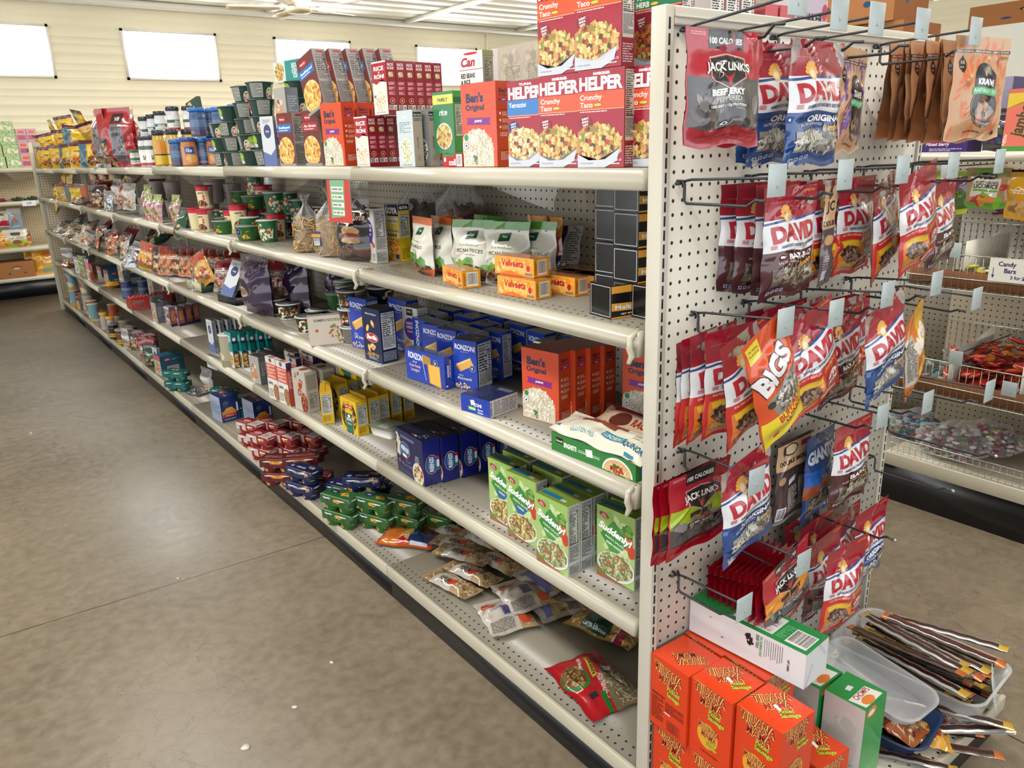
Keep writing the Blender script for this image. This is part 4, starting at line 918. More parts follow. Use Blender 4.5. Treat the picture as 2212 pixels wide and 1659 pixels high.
@kind
def teal_box():
 w,d,h=.075,.026,.18
 A=Art(w,h,'#c9dcd8');A.rect(0,h*.45,w,h,'#1f8a86');A.fine(w*.15,h*.70,w*.7,h*.2,5,'#dff0ee',3);A.food(w*.5,h*.22,w*.44,h*.18,'#e8ece8',PASTA,80,.009,1.6,4)
 S=Art(d,h,'#13756f');S.rect(0,h*.68,d,h*.84,'#182f58');S.ell(d*.5,h*.80,d*.36,h*.05,'#e8ecee');S.poly([(0,h*.42),(d*.5,h*.50),(d,h*.42),(d,h*.38),(0,h*.38)],'#1b3a66');S.rect(0,0,d,h*.4,'#7a5a34');S.grain(d*.5,h*.2,d*.5,h*.19,['#c99a54','#8c6430','#e3c48c','#5a4420'],40,.009,1.6,4,square=True)
 return carton('teal_pasta_carton',w,d,h,A,S,top='#0f5f5a',mat=M_GLOSS)
@kind
def silver_box():
 w,d,h=.07,.022,.175
 A=Art(w,h,'#c9cdd2');A.ell(w*.5,h*.70,w*.28,h*.14,'#3a3f68');A.text('rice',w*.5,h*.68,h*.05,'#dfe3ea',al='c');A.poly([(0,h*.3),(w*.6,h*.22),(w,h*.36),(w,0),(0,0)],'#5a6c9c');A.fine(w*.2,h*.86,w*.6,h*.08,3,'#7f858c',3)
 S=Art(d,h,'#84888c');S.nutri(d*.06,h*.1,d*.88,h*.82,'#8c9094')
 return carton('silver_rice_carton',w,d,h,A,S,top='#6b6f72')
@kind
def dark_box():
 w,d,h=.08,.022,.17
 S=Art(d,h,'#33463a');S.ell(d*.5,h*.7,d*.3,h*.1,'#c9d0c4');S.fine(d*.1,h*.1,d*.8,h*.4,9,'#6a7a6c',4)
 return carton('dark_green_carton',w,d,h,Art(w,h,'#2c4a3a').food(w*.5,h*.3,w*.4,h*.2,'#b9c0b0',PASTA,30,.01,1.5,4),S,top='#22322a')
@kind
def quinoa_box():
 w,d,h=.09,.024,.186
 A=Art(w,h,'#e2dfda');A.rect(0,h*.50,w,h*.86,'#c8604c')
 for i in range(4):A.fine(w*.1,h*(.53+.08*i),w*.8,h*.06,2,'#f0c8bc',i+2,fill=.7)
 A.rect(0,h*.88,w,h,'#d6d2cc');A.ell(w*.5,h*.94,w*.14,h*.05,'#5a5c66');A.text('QUINOA',w*.08,h*.36,h*.06,'#2c2a2c',w=w*.45,bold=.04);A.ell(w*.8,h*.2,w*.28,h*.2,'#9c6a44');A.grain(w*.74,h*.22,w*.2,h*.18,['#b07c50','#8a5a36','#d0a070'],60,.006,1.2,4);A.fine(w*.08,h*.06,w*.4,h*.2,5,'#8a8680',4)
 S=Art(d,h,'#b14438');S.rect(0,h*.82,d,h,'#3a2a58');S.fine(d*.15,h*.4,d*.7,h*.38,8,'#e6a898',4,fill=.6)
 T=Art(w,d,'#c9c4be');T.rect(w*.2,d*.1,w*.7,d*.9,'#b8604e')
 return carton('quinoa_carton',w,d,h,A,S,topart=T)
@kind
def chili_box():
 w,d,h=.10,.055,.17
 A=Art(w,h,'#b9b2a8');A.text('CHILI',w*.52,h*.36,h*.13,'#b8321c',w=h*.42,rot=70,bold=.04,out='#3a2018',ow=.03);A.text('NO',w*.3,h*.78,h*.09,'#3a3834',w=w*.25,rot=70);A.poly([(w*.3,h*.60),(w*.52,h*.78),(w*.40,h*.55)],'#e0a82c');A.ell(w*.78,h*.22,w*.24,h*.26,'#7a2f1c');A.grain(w*.80,h*.26,w*.2,h*.22,['#a4442a','#6a2214','#c4704c'],70,.009,1.2,4);A.ell(w*.5,h*.93,.006,.008,'#a82030')
 S=Art(d,h,'#b3aca2');S.rect(d*.1,h*.55,d*.9,h*.92,'#8f8a80');S.nutri(d*.15,h*.06,d*.7,h*.42,'#bdb6ac')
 T=Art(w,d,'#c9c3ba');T.ell(w*.5,d*.5,w*.2,d*.35,'#8a4a34')
 return carton('chili_kit_carton',w,d,h,A,S,topart=T)
@kind
def blue_mac_box():
 w,d,h=.13,.105,.145
 A=Art(w,h,'#8f9db8');A.rect(0,h*.7,w,h,'#a3b0c6');A.fine(w*.1,h*.3,w*.8,h*.5,10,'#6c7c9c',4)  # front ink paled to imitate glare on this face; side keeps the dark blue
 S=Art(d,h,'#1b2f66');S.ell(d*.30,h*.72,d*.12,h*.09,'#15234c');S.ring(d*.30,h*.72,d*.12,h*.09,.001,'#c9d0dc');S.text('mac',d*.30,h*.72,h*.035,'#e6e9f0',al='c');S.rect(d*.05,h*.18,d*.80,h*.30,'#b83a34');S.rect(d*.05,h*.30,d*.80,h*.42,'#d98c3a');S.poly([(d*.15,h*.42),(d*.3,h*.54),(d*.6,h*.56),(d*.75,h*.42)],'#e6a23c');S.text('Cheese',d*.42,h*.22,h*.04,'#f4dfd4',w=d*.4,al='c');S.rect(d*.84,h*.35,d*.93,h*.7,'#d9d9d4');S.fine(d*.15,h*.07,d*.6,h*.05,1,'#b9c2dc',3)
 T=Art(w,d,'#23396f');T.grain(w*.5,d*.5,w*.4,d*.3,['#d98c3a','#b83a34','#3c5590'],16,.02,1.4,4)
 return carton('blue_macaroni_carton',w,d,h,A,S,topart=T,mat=M_GLOSS)
@kind
def teal_case():
 w,d,h=.11,.16,.135
 A=Art(w,h,'#9fb0b0');A.food(w*.5,h*.4,w*.4,h*.3,'#d8d4ca',['#c96a4c','#8aa05c','#e0c8a0'],60,.014,1.4,4);A.rect(0,h*.75,w,h,'#b85a58')
 S=Art(d,h,'#1f4d62');S.ell(d*.3,h*.78,d*.12,h*.08,'#b02a38');S.text('stuffing',d*.3,h*.76,h*.05,'#e6dfe0',al='c',w=d*.2);S.rect(d*.25,h*.10,d*.75,h*.45,'#a39a98');S.fine(d*.3,h*.14,d*.4,h*.26,5,'#7c7472',3);S.fine(d*.5,h*.72,d*.4,h*.08,2,'#7d9cae',5)
 return carton('teal_mix_carton',w,d,h,A,S,top='#2a5f74')
@kind
def purple_bar_box():
 w,d,h=.085,.04,.12
 A=Art(w,h,'#8c7a92');A.rect(0,h*.9,w,h,'#cfd0d4');A.grain(w*.5,h*.45,w*.45,h*.35,['#c9a27a','#7a4a3c','#e0c8b0','#5a3a5c'],40,.016,1.6,4)
 S=Art(d,h,'#4c3468');S.rect(d*.1,h*.1,d*.9,h*.95,'#8c4f34');S.rect(0,0,d,h*.14,'#2a1f44');S.fine(d*.2,h*.3,d*.6,h*.5,7,'#c08a60',4)
 return carton('purple_snack_carton',w,d,h,A,S,top='#9a9ca4',mat=M_GLOSS)
@kind
def gray_bar_box():
 w,d,h=.085,.05,.13
 A=Art(w,h,'#a8a49c');A.grain(w*.4,h*.4,w*.35,h*.3,['#c98a5a','#e0c8b0','#8a6a5a'],24,.02,1.6,4)
 S=Art(d,h,'#5d6168');S.fine(d*.15,h*.3,d*.7,h*.5,8,'#8d9198',4)
 return carton('gray_snack_carton',w,d,h,A,S,top='#3a3c40',mat=M_GLOSS)
@kind
def ramen_case():
 w,d,h=.135,.27,.085
 S=Art(d,h,'#a32c28');S.text('RAMEN',d*.05,h*.52,h*.26,'#7c6a64',w=d*.26,bold=.04);S.text('Chicken',d*.09,h*.18,h*.22,'#4c1a18',w=d*.2,shear=.2);S.rect(d*.44,h*.18,d*.80,h*.98,'#6d7076');S.bars(d*.47,h*.25,d*.30,h*.66,4,'#8d9198')
 m=MB();m.box(-w,0,0,0,d,h*.45,'#a02822');m.face(S,(0,0,0),(0,1,0),(0,0,1));m.face(Art(w,h*.9,'#b23a30'),(-w,0,0),(1,0,0),(0,0,1));o=m.build('ramen_case',M_FILM)
 g=MB();r=random.Random(3)
 for i in range(2):
  for j in range(9):
   Mx=Matrix.Translation((-w*.27-w*.48*i,.018+j*.029,h*.60))@Matrix.Rotation(r.uniform(-.15,.15),4,'X')
   bq=bmesh.new();bmesh.ops.create_icosphere(bq,subdivisions=3,radius=1)
   for v in bq.verts:v.co=Vector((v.co.x*w*.24,v.co.y*.015*(1+.2*math.sin(v.co.x*9)),v.co.z*h*.42*(1+.12*math.sin(v.co.x*7+j))))
   bmesh.ops.transform(bq,matrix=Mx,verts=bq.verts);g.bm(bq,r.choice(('#b8211e','#a31a1a','#c9302a')))
 p=g.build('noodle_packets',M_FILM,o,smooth=True);p['kind']='stuff'
 return o
 # ------------------------------------------------------------------ cups, tubs, jars, cans
def cup_art(r,h,bg,fn):A=Art(2*PI*r,h,bg);fn(A,A.w,h);return A
@kind
def pasta_cup():
 def f(A,w,h):
  A.rect(0,h*.78,w,h,'#c01f38')
  for s in(.28,.72):A.text('PASTA',w*s,h*.64,h*.08,'#2a2420',w=w*.13,al='c',bold=.05);A.ell(w*(s+.06),h*.54,.006,.006,'#c83a3c');A.ell(w*(s+.06),h*.42,.006,.006,'#c83a3c');A.ell(w*s,h*.1,w*.12,h*.26,'#3a2418',a0=0,a1=180);A.grain(w*s,h*.16,w*.10,h*.16,['#b8642c','#8a3a1c','#dcae6c'],34,.007,1.5,4)
  A.rect(w*.44,h*.1,w*.58,h*.95,'#a39c8c');A.fine(w*.45,h*.14,w*.12,h*.76,14,'#5c564a',4)
 return cup('pasta_cup',.034,.041,.105,cup_art(.041,.105,'#d9cc9e',f),'#a8182c')
@kind
def green_cup():
 def f(A,w,h):
  for s in(.25,.75):A.ell(w*(s-.06),h*.62,.016,.016,'#1a2c5c');A.ring(w*(s-.06),h*.62,.016,.016,.001,'#cfd6cf');A.text('mac',w*(s-.06),h*.59,h*.08,'#e6ece6',al='c');A.text('cheese',w*(s+.08),h*.60,h*.07,'#c9c83c',al='c',rot=10);A.grain(w*(s+.05),h*.26,.018,.010,['#e0a83a','#c98a28','#f0c860'],20,.009,1.4,4)
 return cup('mac_bowl',.040,.052,.062,cup_art(.052,.062,'#2a5c2c',f),'#5e6a58',rim='#8c968a')
@kind
def black_cup():
 def f(A,w,h):
  A.rect(0,h*.0,w,h*.08,'#cfd0cc');A.grain(w*.35,h*.45,w*.16,h*.4,['#c23a2c','#e0dcd0','#3c6a34','#e8c48c','#1a1a1a'],60,.012,1.3,4);A.grain(w*.9,h*.45,w*.08,h*.4,['#c23a2c','#e0dcd0','#3c6a34'],30,.012,1.3,5)
  A.rect(w*.52,h*.06,w*.76,h*.96,'#8f8c86');A.fine(w*.53,h*.1,w*.22,h*.8,12,'#4a4844',4)
 return cup('noodle_bowl',.042,.052,.066,cup_art(.052,.066,'#191a1c',f),'#3c3a38',rim='#b9b8b2')
@kind
def noodle_cup():
 def f(A,w,h):
  A.grain(w*.35,h*.45,w*.16,h*.4,['#2f7a44','#c23a2c','#e0dcd0','#e8c48c'],70,.012,1.3,4);A.rect(w*.56,h*.1,w*.74,h*.9,'#9a968e');A.fine(w*.57,h*.14,w*.16,h*.72,12,'#55524c',4)
 return cup('tall_noodle_cup',.033,.042,.09,cup_art(.042,.09,'#1d5c34',f),'#9c9a92',rim='#c9c8c2')
@kind
def pail():
 def f(A,w,h):
  for s in(.3,.62):A.text('N',w*s,h*.5,h*.14,'#9c5a60',w=w*.06,al='c',bold=.05);A.fine(w*(s-.1),h*.52,w*.07,h*.06,2,'#9c6a70',4)
 return cup('paper_pail',.038,.048,.105,cup_art(.048,.105,'#8e8480',f),'#9a908c')
@kind
def green_soup():
 def f(A,w,h):
  for s,c in((.18,'#c0304c'),(.68,'#8fb43c')):A.ell(w*s,h*.60,.017,.017,c);A.text('thai',w*s,h*.57,h*.08,'#f0dfe2',al='c');A.ell(w*(s-.07),h*.3,.014,.022,'#d9cfc0');A.grain(w*(s-.07),h*.3,.011,.018,['#b46a4c','#8e4430','#d9a888'],30,.005,1.3,4);A.rect(w*(s-.02),h*.14,w*(s+.05),h*.34,'#cfd0cc')
  A.rect(w*.36,h*.08,w*.52,h*.94,'#a5a59e');A.fine(w*.37,h*.12,w*.14,h*.76,12,'#55564f',4)
 return cup('rice_bowl',.040,.05,.058,cup_art(.05,.058,'#14352c',f),'#20382f',rim='#2e463c')
def spice(nm,r,h,body,cap,lab,fn=None,caph=.02,neck=.85,capr=None):
 def f(A,w,hh):
  if fn:fn(A,w,hh)
  else:A.fine(w*.1,hh*.2,w*.8,hh*.5,5,'#55504a',4)
 hb=h-caph
 return jar(nm,r,h,cup_art(r,hb*.72,lab,f),cap,caph=caph,contents=body,neck=neck,capr=capr)
@kind
def garlic_jar():
 def f(A,w,h):
  A.rect(0,h*.0,w,h*.40,'#d6b42c');A.rect(0,h*.40,w,h*.46,'#22242c');A.rect(w*.1,h*.5,w*.3,h,'#d98c3a');A.rect(w*.6,h*.5,w*.8,h,'#d98c3a');A.fine(w*.36,h*.06,w*.2,h*.28,6,'#8a7418',4);A.grain(w*.45,h*.75,w*.13,h*.22,['#c9ac4c','#b0923a','#dcc46c'],90,.005,1.1,4,square=True)
 return spice('spice_jar',.034,.185,'#b89a42','#22242c','#b89a42',f,.026,.8)
@kind
def pepper_jar():
 def f(A,w,h):
  A.rect(0,h*.0,w,h*.18,'#a02a34');A.rect(0,h*.5,w,h*.7,'#2c4038');A.text('SALSA',w*.25,h*.53,h*.12,'#dfe4e0',w=w*.2,al='c',bold=.04);A.text('SALSA',w*.7,h*.53,h*.12,'#dfe4e0',w=w*.2,al='c',bold=.04);A.fine(w*.1,h*.24,w*.8,h*.2,4,'#8a8c90',4)
 return spice('shaker_jar',.033,.13,'#c4c6c8','#23262e','#d0d2d2',f,.022,.92)
@kind
def small_spice():
 return spice('small_spice_bottle',.018,.10,'#c9c4bc','#3a6a44','#dcdad4',lambda A,w,h:(A.rect(0,h*.55,w,h*.8,'#4a6a50'),A.rect(0,0,w,h*.2,'#a8303c'),A.fine(w*.1,h*.25,w*.8,h*.25,4,'#77726a',4)),.016,.9)
@kind
def white_spice():
 return spice('white_shaker',.03,.17,'#d3d1cc','#2a2c34','#e2dfda',lambda A,w,h:(A.rect(0,h*.8,w,h,'#4c5a58'),A.rect(0,0,w,h*.14,'#a8243a'),A.text('SALT',w*.25,h*.3,h*.2,'#3a3438',w=w*.2,bold=.04),A.text('SALT',w*.65,h*.3,h*.2,'#3a3438',w=w*.2,bold=.04)),.02,.92)
@kind
def sauce_jar():
 def f(A,w,h):
  for s in(.22,.7):A.rect(w*(s-.14),h*.6,w*(s+.06),h,'#2c4c8c');A.text('CHI',w*(s-.06),h*.72,h*.14,'#e6e9f0',al='c',bold=.04,rot=-12);A.ell(w*(s+.0),h*.35,w*.13,h*.2,'#d9a45c');A.fine(w*(s-.1),h*.08,w*.2,h*.1,2,'#c9a890',4)
 return spice('blue_lid_jar',.038,.135,'#b8703a','#1d4fa0','#c07c40',f,.018,.96)
@kind
def blue_jar():
 def f(A,w,h):
  A.rect(0,0,w,h*.3,'#4a3a58');A.fine(w*.1,h*.45,w*.8,h*.4,6,'#6f84a4',4)
  for s in(.25,.72):A.text('RELISH',w*s,h*.1,h*.1,'#9c8aa0',w=w*.2,al='c',bold=.03)
 return spice('blue_lid_jar',.036,.13,'#3a567c','#2466b0','#35507c',f,.018,.96)
@kind
def pickle_jar():
 def f(A,w,h):A.rect(0,0,w,h*.45,'#c9a428');A.fine(w*.1,h*.08,w*.8,h*.3,4,'#6a5410',4);A.rect(0,h*.45,w,h*.5,'#2a1c14')
 return spice('brown_jar',.043,.125,'#5a3426','#8a8478','#6a3c2c',f,.016,1.0)
@kind
def black_jar():
 def f(A,w,h):A.rect(0,h*.12,w,h*.5,'#d0a91c');A.fine(w*.1,h*.18,w*.8,h*.24,4,'#6a5410',4)
 return spice('black_jar',.038,.125,'#1e1d20','#6e685c','#20242a',f,.014,1.0)
@kind
def shaker_bottle():
 def f(A,w,h):A.fine(w*.1,h*.2,w*.8,h*.5,6,'#a09890',4)
 return spice('yellow_cap_bottle',.030,.15,'#b0a294','#d99a2a','#b5a698',f,.024,.95)
def canister(nm,c1,c2,r=.045,h=.16,lid='#d8d4c8'):
 def f(A,w,hh):
  A.rect(0,0,w,hh*.2,c2)
  for s in(.2,.7):A.rect(w*(s-.12),hh*.55,w*(s+.0),hh*.8,'#c23a3c');A.ell(w*(s+.05),hh*.32,w*.09,hh*.12,'#d9c4a0');A.fine(w*(s-.12),hh*.4,w*.2,hh*.1,2,'#f0ece4',4)
 return cup(nm,r,r,h,cup_art(r,h,c1,f),lid)
@kind
def oat_blue():return canister('oat_canister','#6f9aa4','#b98a4c')
@kind
def oat_orange():return canister('crumb_canister','#b0532c','#8a3a1c')
@kind
def oat_white():return canister('pale_canister','#a49c88','#8f866f')
@kind
def flat_can():
 def f(A,w,h):A.fine(w*.1,h*.3,w*.8,h*.4,2,'#8a8478',4)
 return cup('tan_tub',.044,.046,.055,cup_art(.046,.055,'#8c7d6a',f),'#b5ad9c')
@kind
def blue_tin():
 def f(A,w,h):A.rect(0,h*.45,w,h*.62,'#6b6f8c');A.fine(w*.1,h*.1,w*.8,h*.3,4,'#5b6aa0',4)
 return cup('navy_tin',.04,.04,.13,cup_art(.04,.13,'#26345c',f),'#5d6478',rim='#9aa0b0')
@kind
def clear_tray():
 m=MB();w,d,h=.085,.12,.035
 def rr(a,b,z,n=6,r=.012):
  P=[]
  for cx,cy,s in((a-r,b-r,0),(-a+r,b-r,90),(-a+r,-b+r,180),(a-r,-b+r,270)):
   for i in range(n+1):t=math.radians(s+90*i/n);P.append((cx+r*math.cos(t),cy+r*math.sin(t),z))
  return P
 L0,L1,L2=rr(w*.42,d*.42,0),rr(w*.5,d*.5,h),rr(w*.56,d*.55,h+.002);n=len(L0)
 m.raw(L0+L1+L2,[(i,(i+1)%n,n+(i+1)%n,n+i)for i in range(n)]+[(n+i,n+(i+1)%n,2*n+(i+1)%n,2*n+i)for i in range(n)]+[tuple(range(n))],lin('#d9d7cf'))
 o=m.build('plastic_tray',M_PLASTIC)
 t=MB();T=Art(w*1.1,d*1.08,'#8a9484');T.fine(w*.15,d*.3,w*.7,d*.4,6,'#d9dad0',4);t.face(T,(-w*.55,-d*.54,h+.003),(1,0,0),(0,1,0));t.build('film_lid',M_GLOSS,o)
 return o
def cup_pack(nm,col,art,seed=1,two=False):
 """four snack cups under a card sleeve: card on top and at the back, cups showing in front"""
 m=MB();w,d,h=.15,.075,.062;A=Art(w,d+h*.9,col);art(A,w,d+h*.9)
 def S(u,v):
 # sleeve: v runs up the long front face then over the top
  f=np.clip(v/(h*.9),0,1);t=np.clip((v-h*.9)/d,0,1)
  bulge=.006*np.sin(np.clip(u/w,0,1)*2*PI*1.0)**2
  P=np.stack([u-w,-bulge*f*(1-t)+t*d,h*.40+f*h*.62+.004*np.sin(u/w*PI*2)**2*(1-t)],-1)
  e=np.where(v<h*.9,0.0,1.0)[...,None];n=np.array([0,-1,.0])*(1-e)+np.array([0,0,1.0])*e;return P,n+0*P
 m.wrap(A,S,12,12)
 m.box(-w,.001,h*.42,0,d,h*1.0,col)
 o=m.build(nm,M_GLOSS)
 for i in range(2):
  def f(B,bw,bh):
   B.ell(bw*.3,bh*.55,.009,.009,'#1a2c5c');B.grain(bw*.3+.02,bh*.3,.012,.008,['#e0a83a','#c98a28'],10,.008,1.4,4);B.fine(bw*.55,bh*.3,bw*.2,bh*.4,3,'#d9ddd0',4)
  c=cup('cup',.031,.0375,.056,cup_art(.036,.055,col,f),'#c9c4b8',rim='#d9d6cc');c.parent=o;c.location=(-w*(.25+.5*i),.0335,0);c.rotation_euler=(0,0,.4)
 return o
@kind
def green_pack():
 return cup_pack('cup_multipack','#2c5f2b',lambda A,w,h:(A.ell(w*.25,h*.30,.016,.016,'#1a2c5c'),A.ring(w*.25,h*.30,.016,.016,.0012,'#cfd6cf'),A.ell(w*.3,h*.75,.022,.013,'#1a2c5c'),A.text('mac',w*.3,h*.72,h*.06,'#e6ece6',al='c',bold=.03),A.grain(w*.68,h*.72,.022,.014,['#e0a83a','#c98a28','#f0c860'],26,.01,1.4,4),A.grain(w*.6,h*.25,.02,.01,['#e0a83a','#c98a28','#f0c860'],20,.01,1.4,5),A.rect(0,h*.44,w,h*.45,'#9fb88a'),A.fine(w*.05,h*.88,w*.3,h*.08,3,'#cfd6c0',4)))
@kind
def deluxe_pack():
 return cup_pack('cup_multipack','#16214c',lambda A,w,h:(A.ell(w*.16,h*.22,.012,.012,'#2a4a8c'),A.text('DELUXE',w*.50,h*.22,h*.09,'#e0e2ea',w=w*.38,al='c',bold=.03),A.text('DELUXE',w*.50,h*.60,h*.08,'#e0e2ea',w=w*.34,al='c',bold=.03),A.ell(w*.16,h*.62,.01,.007,'#9fb0c9'),A.grain(w*.85,h*.3,.02,.02,['#c9a47c','#a07a54','#e0c8a8'],24,.011,1.4,4),A.grain(w*.82,h*.8,.02,.012,['#c9a47c','#a07a54'],12,.011,1.4,4)))
@kind
def red_pack():
 return cup_pack('cup_multipack','#8e1a22',lambda A,w,h:(A.rect(0,h*.0,w*.5,h*.42,'#c9b9b4'),A.text('Fruit',w*.24,h*.2,h*.08,'#b02c34',al='c',shear=.2),A.rect(w*.55,h*.45,w,h,'#c2b6b0'),A.ell(w*.3,h*.72,.026,.012,'#c9a0a0'),A.text('cups',w*.75,h*.66,h*.09,'#b02c34',al='c',shear=.2),A.grain(w*.75,h*.25,.02,.012,['#e0b43a','#f0d070'],14,.012,1.4,4),A.fine(w*.1,h*.5,w*.4,h*.12,3,'#d8a0a4',4)))
@kind
def maroon_pack():
 return cup_pack('cup_multipack','#5c1f24',lambda A,w,h:(A.rect(w*.2,h*.15,w*.8,h*.4,'#a83a2a'),A.text('MEGA',w*.5,h*.2,h*.12,'#e0c83a',w=w*.5,al='c',bold=.04),A.fine(w*.1,h*.6,w*.8,h*.2,3,'#a87a7a',4)))
@kind
def teal_pack():
 return cup_pack('cup_multipack','#0f5f5c',lambda A,w,h:(A.ell(w*.3,h*.25,.014,.014,'#12303c'),A.text('shells',w*.65,h*.25,h*.08,'#9fd0c8',al='c'),A.grain(w*.5,h*.75,.03,.014,['#d98c3a','#c9d0c4','#b04a34'],20,.012,1.4,4)))
 # ------------------------------------------------------------------ bags
def david(flavour='ORIGINAL',low='#1f4a8c',tc='#ffffff',seed=3,win=SEED,hot=False,w=.152,h=.205,frank=False):
 A=Art(w,h,low);A.rect(0,h*.72,w,h,'#a31630');A.text('4g PROTEIN',w*.95,h*.945,h*.022,'#e88a2c',al='r',bold=.04)
 A.fine(w*.1,h*.86,w*.4,h*.015,1,'#c25a6c',3);A.rect(0,h*.44,w,h*.72,'#e6e6ea')
 A.poly([(0,h*.70),(w*.5,h*.725),(w,h*.75),(w,h*.73),(w*.5,h*.70),(0,h*.68)],'#1f4a8c')
 for i in range(9):a=math.radians(20*i+10);A.ell(w*.36+.012*math.cos(a),h*.735+.016*math.sin(a),.006,.0035,'#eeb257',rot=math.degrees(a))
 A.ell(w*.36,h*.735,.009,.010,'#f2c680');A.ell(w*.36,h*.735,.006,.006,'#f8e4c0')
 A.text('DAVID',w*.52,h*.535,h*.135,'#bb1730',w=w*.84,al='c',bold=.055,rot=3)
 A.text("AMERICA'S FAVORITE SEED BRAND",w*.56,h*.475,h*.026,'#22406e',w=w*.72,al='c',bold=.03,rot=3)
 for i in range(3):A.rect(w*.07,h*(.468+.012*i),w*.15,h*(.474+.012*i),'#bb1730')
 if hot:
  A.rect(0,0,w,h*.44,'#c4231f');A.text('SALTED & ROASTED',w*.28,h*.405,h*.020,'#f2c8b8',w=w*.4,al='c');A.text('Jumbo',w*.70,h*.385,h*.045,'#f0a43a',w=w*.28,al='c',bold=.03,shear=.2,rot=4,out='#8c1a18',ow=.035)
  A.poly([(w*.05,h*.36),(w*.52,h*.37),(w*.52,h*.04),(w*.05,h*.03)],'#dd7a22');A.poly([(w*.08,h*.35),(w*.50,h*.36),(w*.50,h*.30),(w*.10,h*.29)],'#e8bc2c');A.rect(w*.1,h*.08,w*.5,h*.14,'#e8b82c')
  A.ell(w*.28,h*.215,w*.17,h*.085,'#4a2c20');A.grain(w*.28,h*.215,w*.16,h*.08,['#7a5a48','#4c3024','#a08672','#2c1c14'],90,.009,1.9,4)
  A.poly([(w*.60,h*.33),(w*.88,h*.33),(w*.92,h*.24),(w*.92,h*.02),(w*.58,h*.02),(w*.58,h*.24)],'#a3201c');A.ell(w*.75,h*.24,w*.12,h*.085,'#eeece6');A.ring(w*.75,h*.24,w*.12,h*.085,.0012,'#b49048');A.text("FRANK'S",w*.75,h*.285,h*.016,'#a81c28',w=w*.16,al='c',bold=.04,arch=.001);A.text('RedHot',w*.73,h*.225,h*.05,'#b0141f',w=w*.36,al='c',bold=.06,rot=6,out='#f0ece8',ow=.02);A.text('Original',w*.75,h*.195,h*.016,'#33406c',al='c');A.ell(w*.75,h*.175,.002,.003,'#2a2a2a')
  A.rect(w*.60,h*.045,w*.90,h*.12,'#b8341f');A.rect(w*.6,h*.03,w*.9,h*.042,'#e6dfd4')
 else:
  A.text(flavour,w*.60,h*.365,h*.048,tc,w=w*(.66 if len(flavour)>7 else .54),al='c',bold=.04,rot=3);A.text('SALTED & ROASTED',w*.36,h*.325,h*.019,'#cfd6e2' if low=='#1f4a8c' else '#d9c0b4',w=w*.4,al='c')
  A.text('Jumbo',w*.72,h*.295,h*.055,'#ecb54a',w=w*.32,al='c',bold=.035,shear=.2,rot=5,out=low,ow=.035)
  A.poly([(w*.10,h*.29),(w*.5,h*.27),(w*.94,h*.30),(w*.96,h*.14),(w*.5,h*.115),(w*.10,h*.13)],'#9a968c' if low=='#1f4a8c' else '#6e675a');A.grain(w*.53,h*.205,w*.40,h*.075,win,190,.011,2.6,seed)
 for i in range(4):A.rect(w*(.10+.085*i),h*.045,w*(.165+.085*i),h*.08,'#d9b4b4' if hot else '#aebdd8');A.rect(w*(.115+.085*i),h*.055,w*(.15+.085*i),h*.07,low if not hot else '#c4231f')
 return A
def seed_bag(nm='seed_bag',seed=3,T=.016,**k):
 back={'#1f4a8c':'#b9bdc4'}.get(k.get('low','#1f4a8c'),'#b0a8a4')
 return bag(nm,david(seed=seed,**k),T=T,wr=.006,seed=seed,back='#b4b0aa',top=.16,bot=.04,belly=.32)
@kind
def seed_blue():return seed_bag(seed=4)
@kind
def seed_blue_b():return seed_bag(seed=14)
@kind
def seed_bbq():return seed_bag(flavour='BAR-B-Q',low='#4c1620',seed=5,win=['#5c4a3c','#8a7c6a','#3c342c','#a89c88','#c9bfae'])
@kind
def seed_bbq_b():return seed_bag(flavour='BAR-B-Q',low='#4c1620',seed=15,win=['#5c4a3c','#8a7c6a','#3c342c','#a89c88','#c9bfae'])
@kind
def seed_hot():return seed_bag(low='#c4231f',hot=True,seed=6)
@kind
def seed_hot_b():return seed_bag(low='#c4231f',hot=True,seed=17)
@kind
def seed_dark():return seed_bag(flavour='FRANKS',low='#5a1220',seed=8,win=['#3c2a24','#6a5448','#241814'])
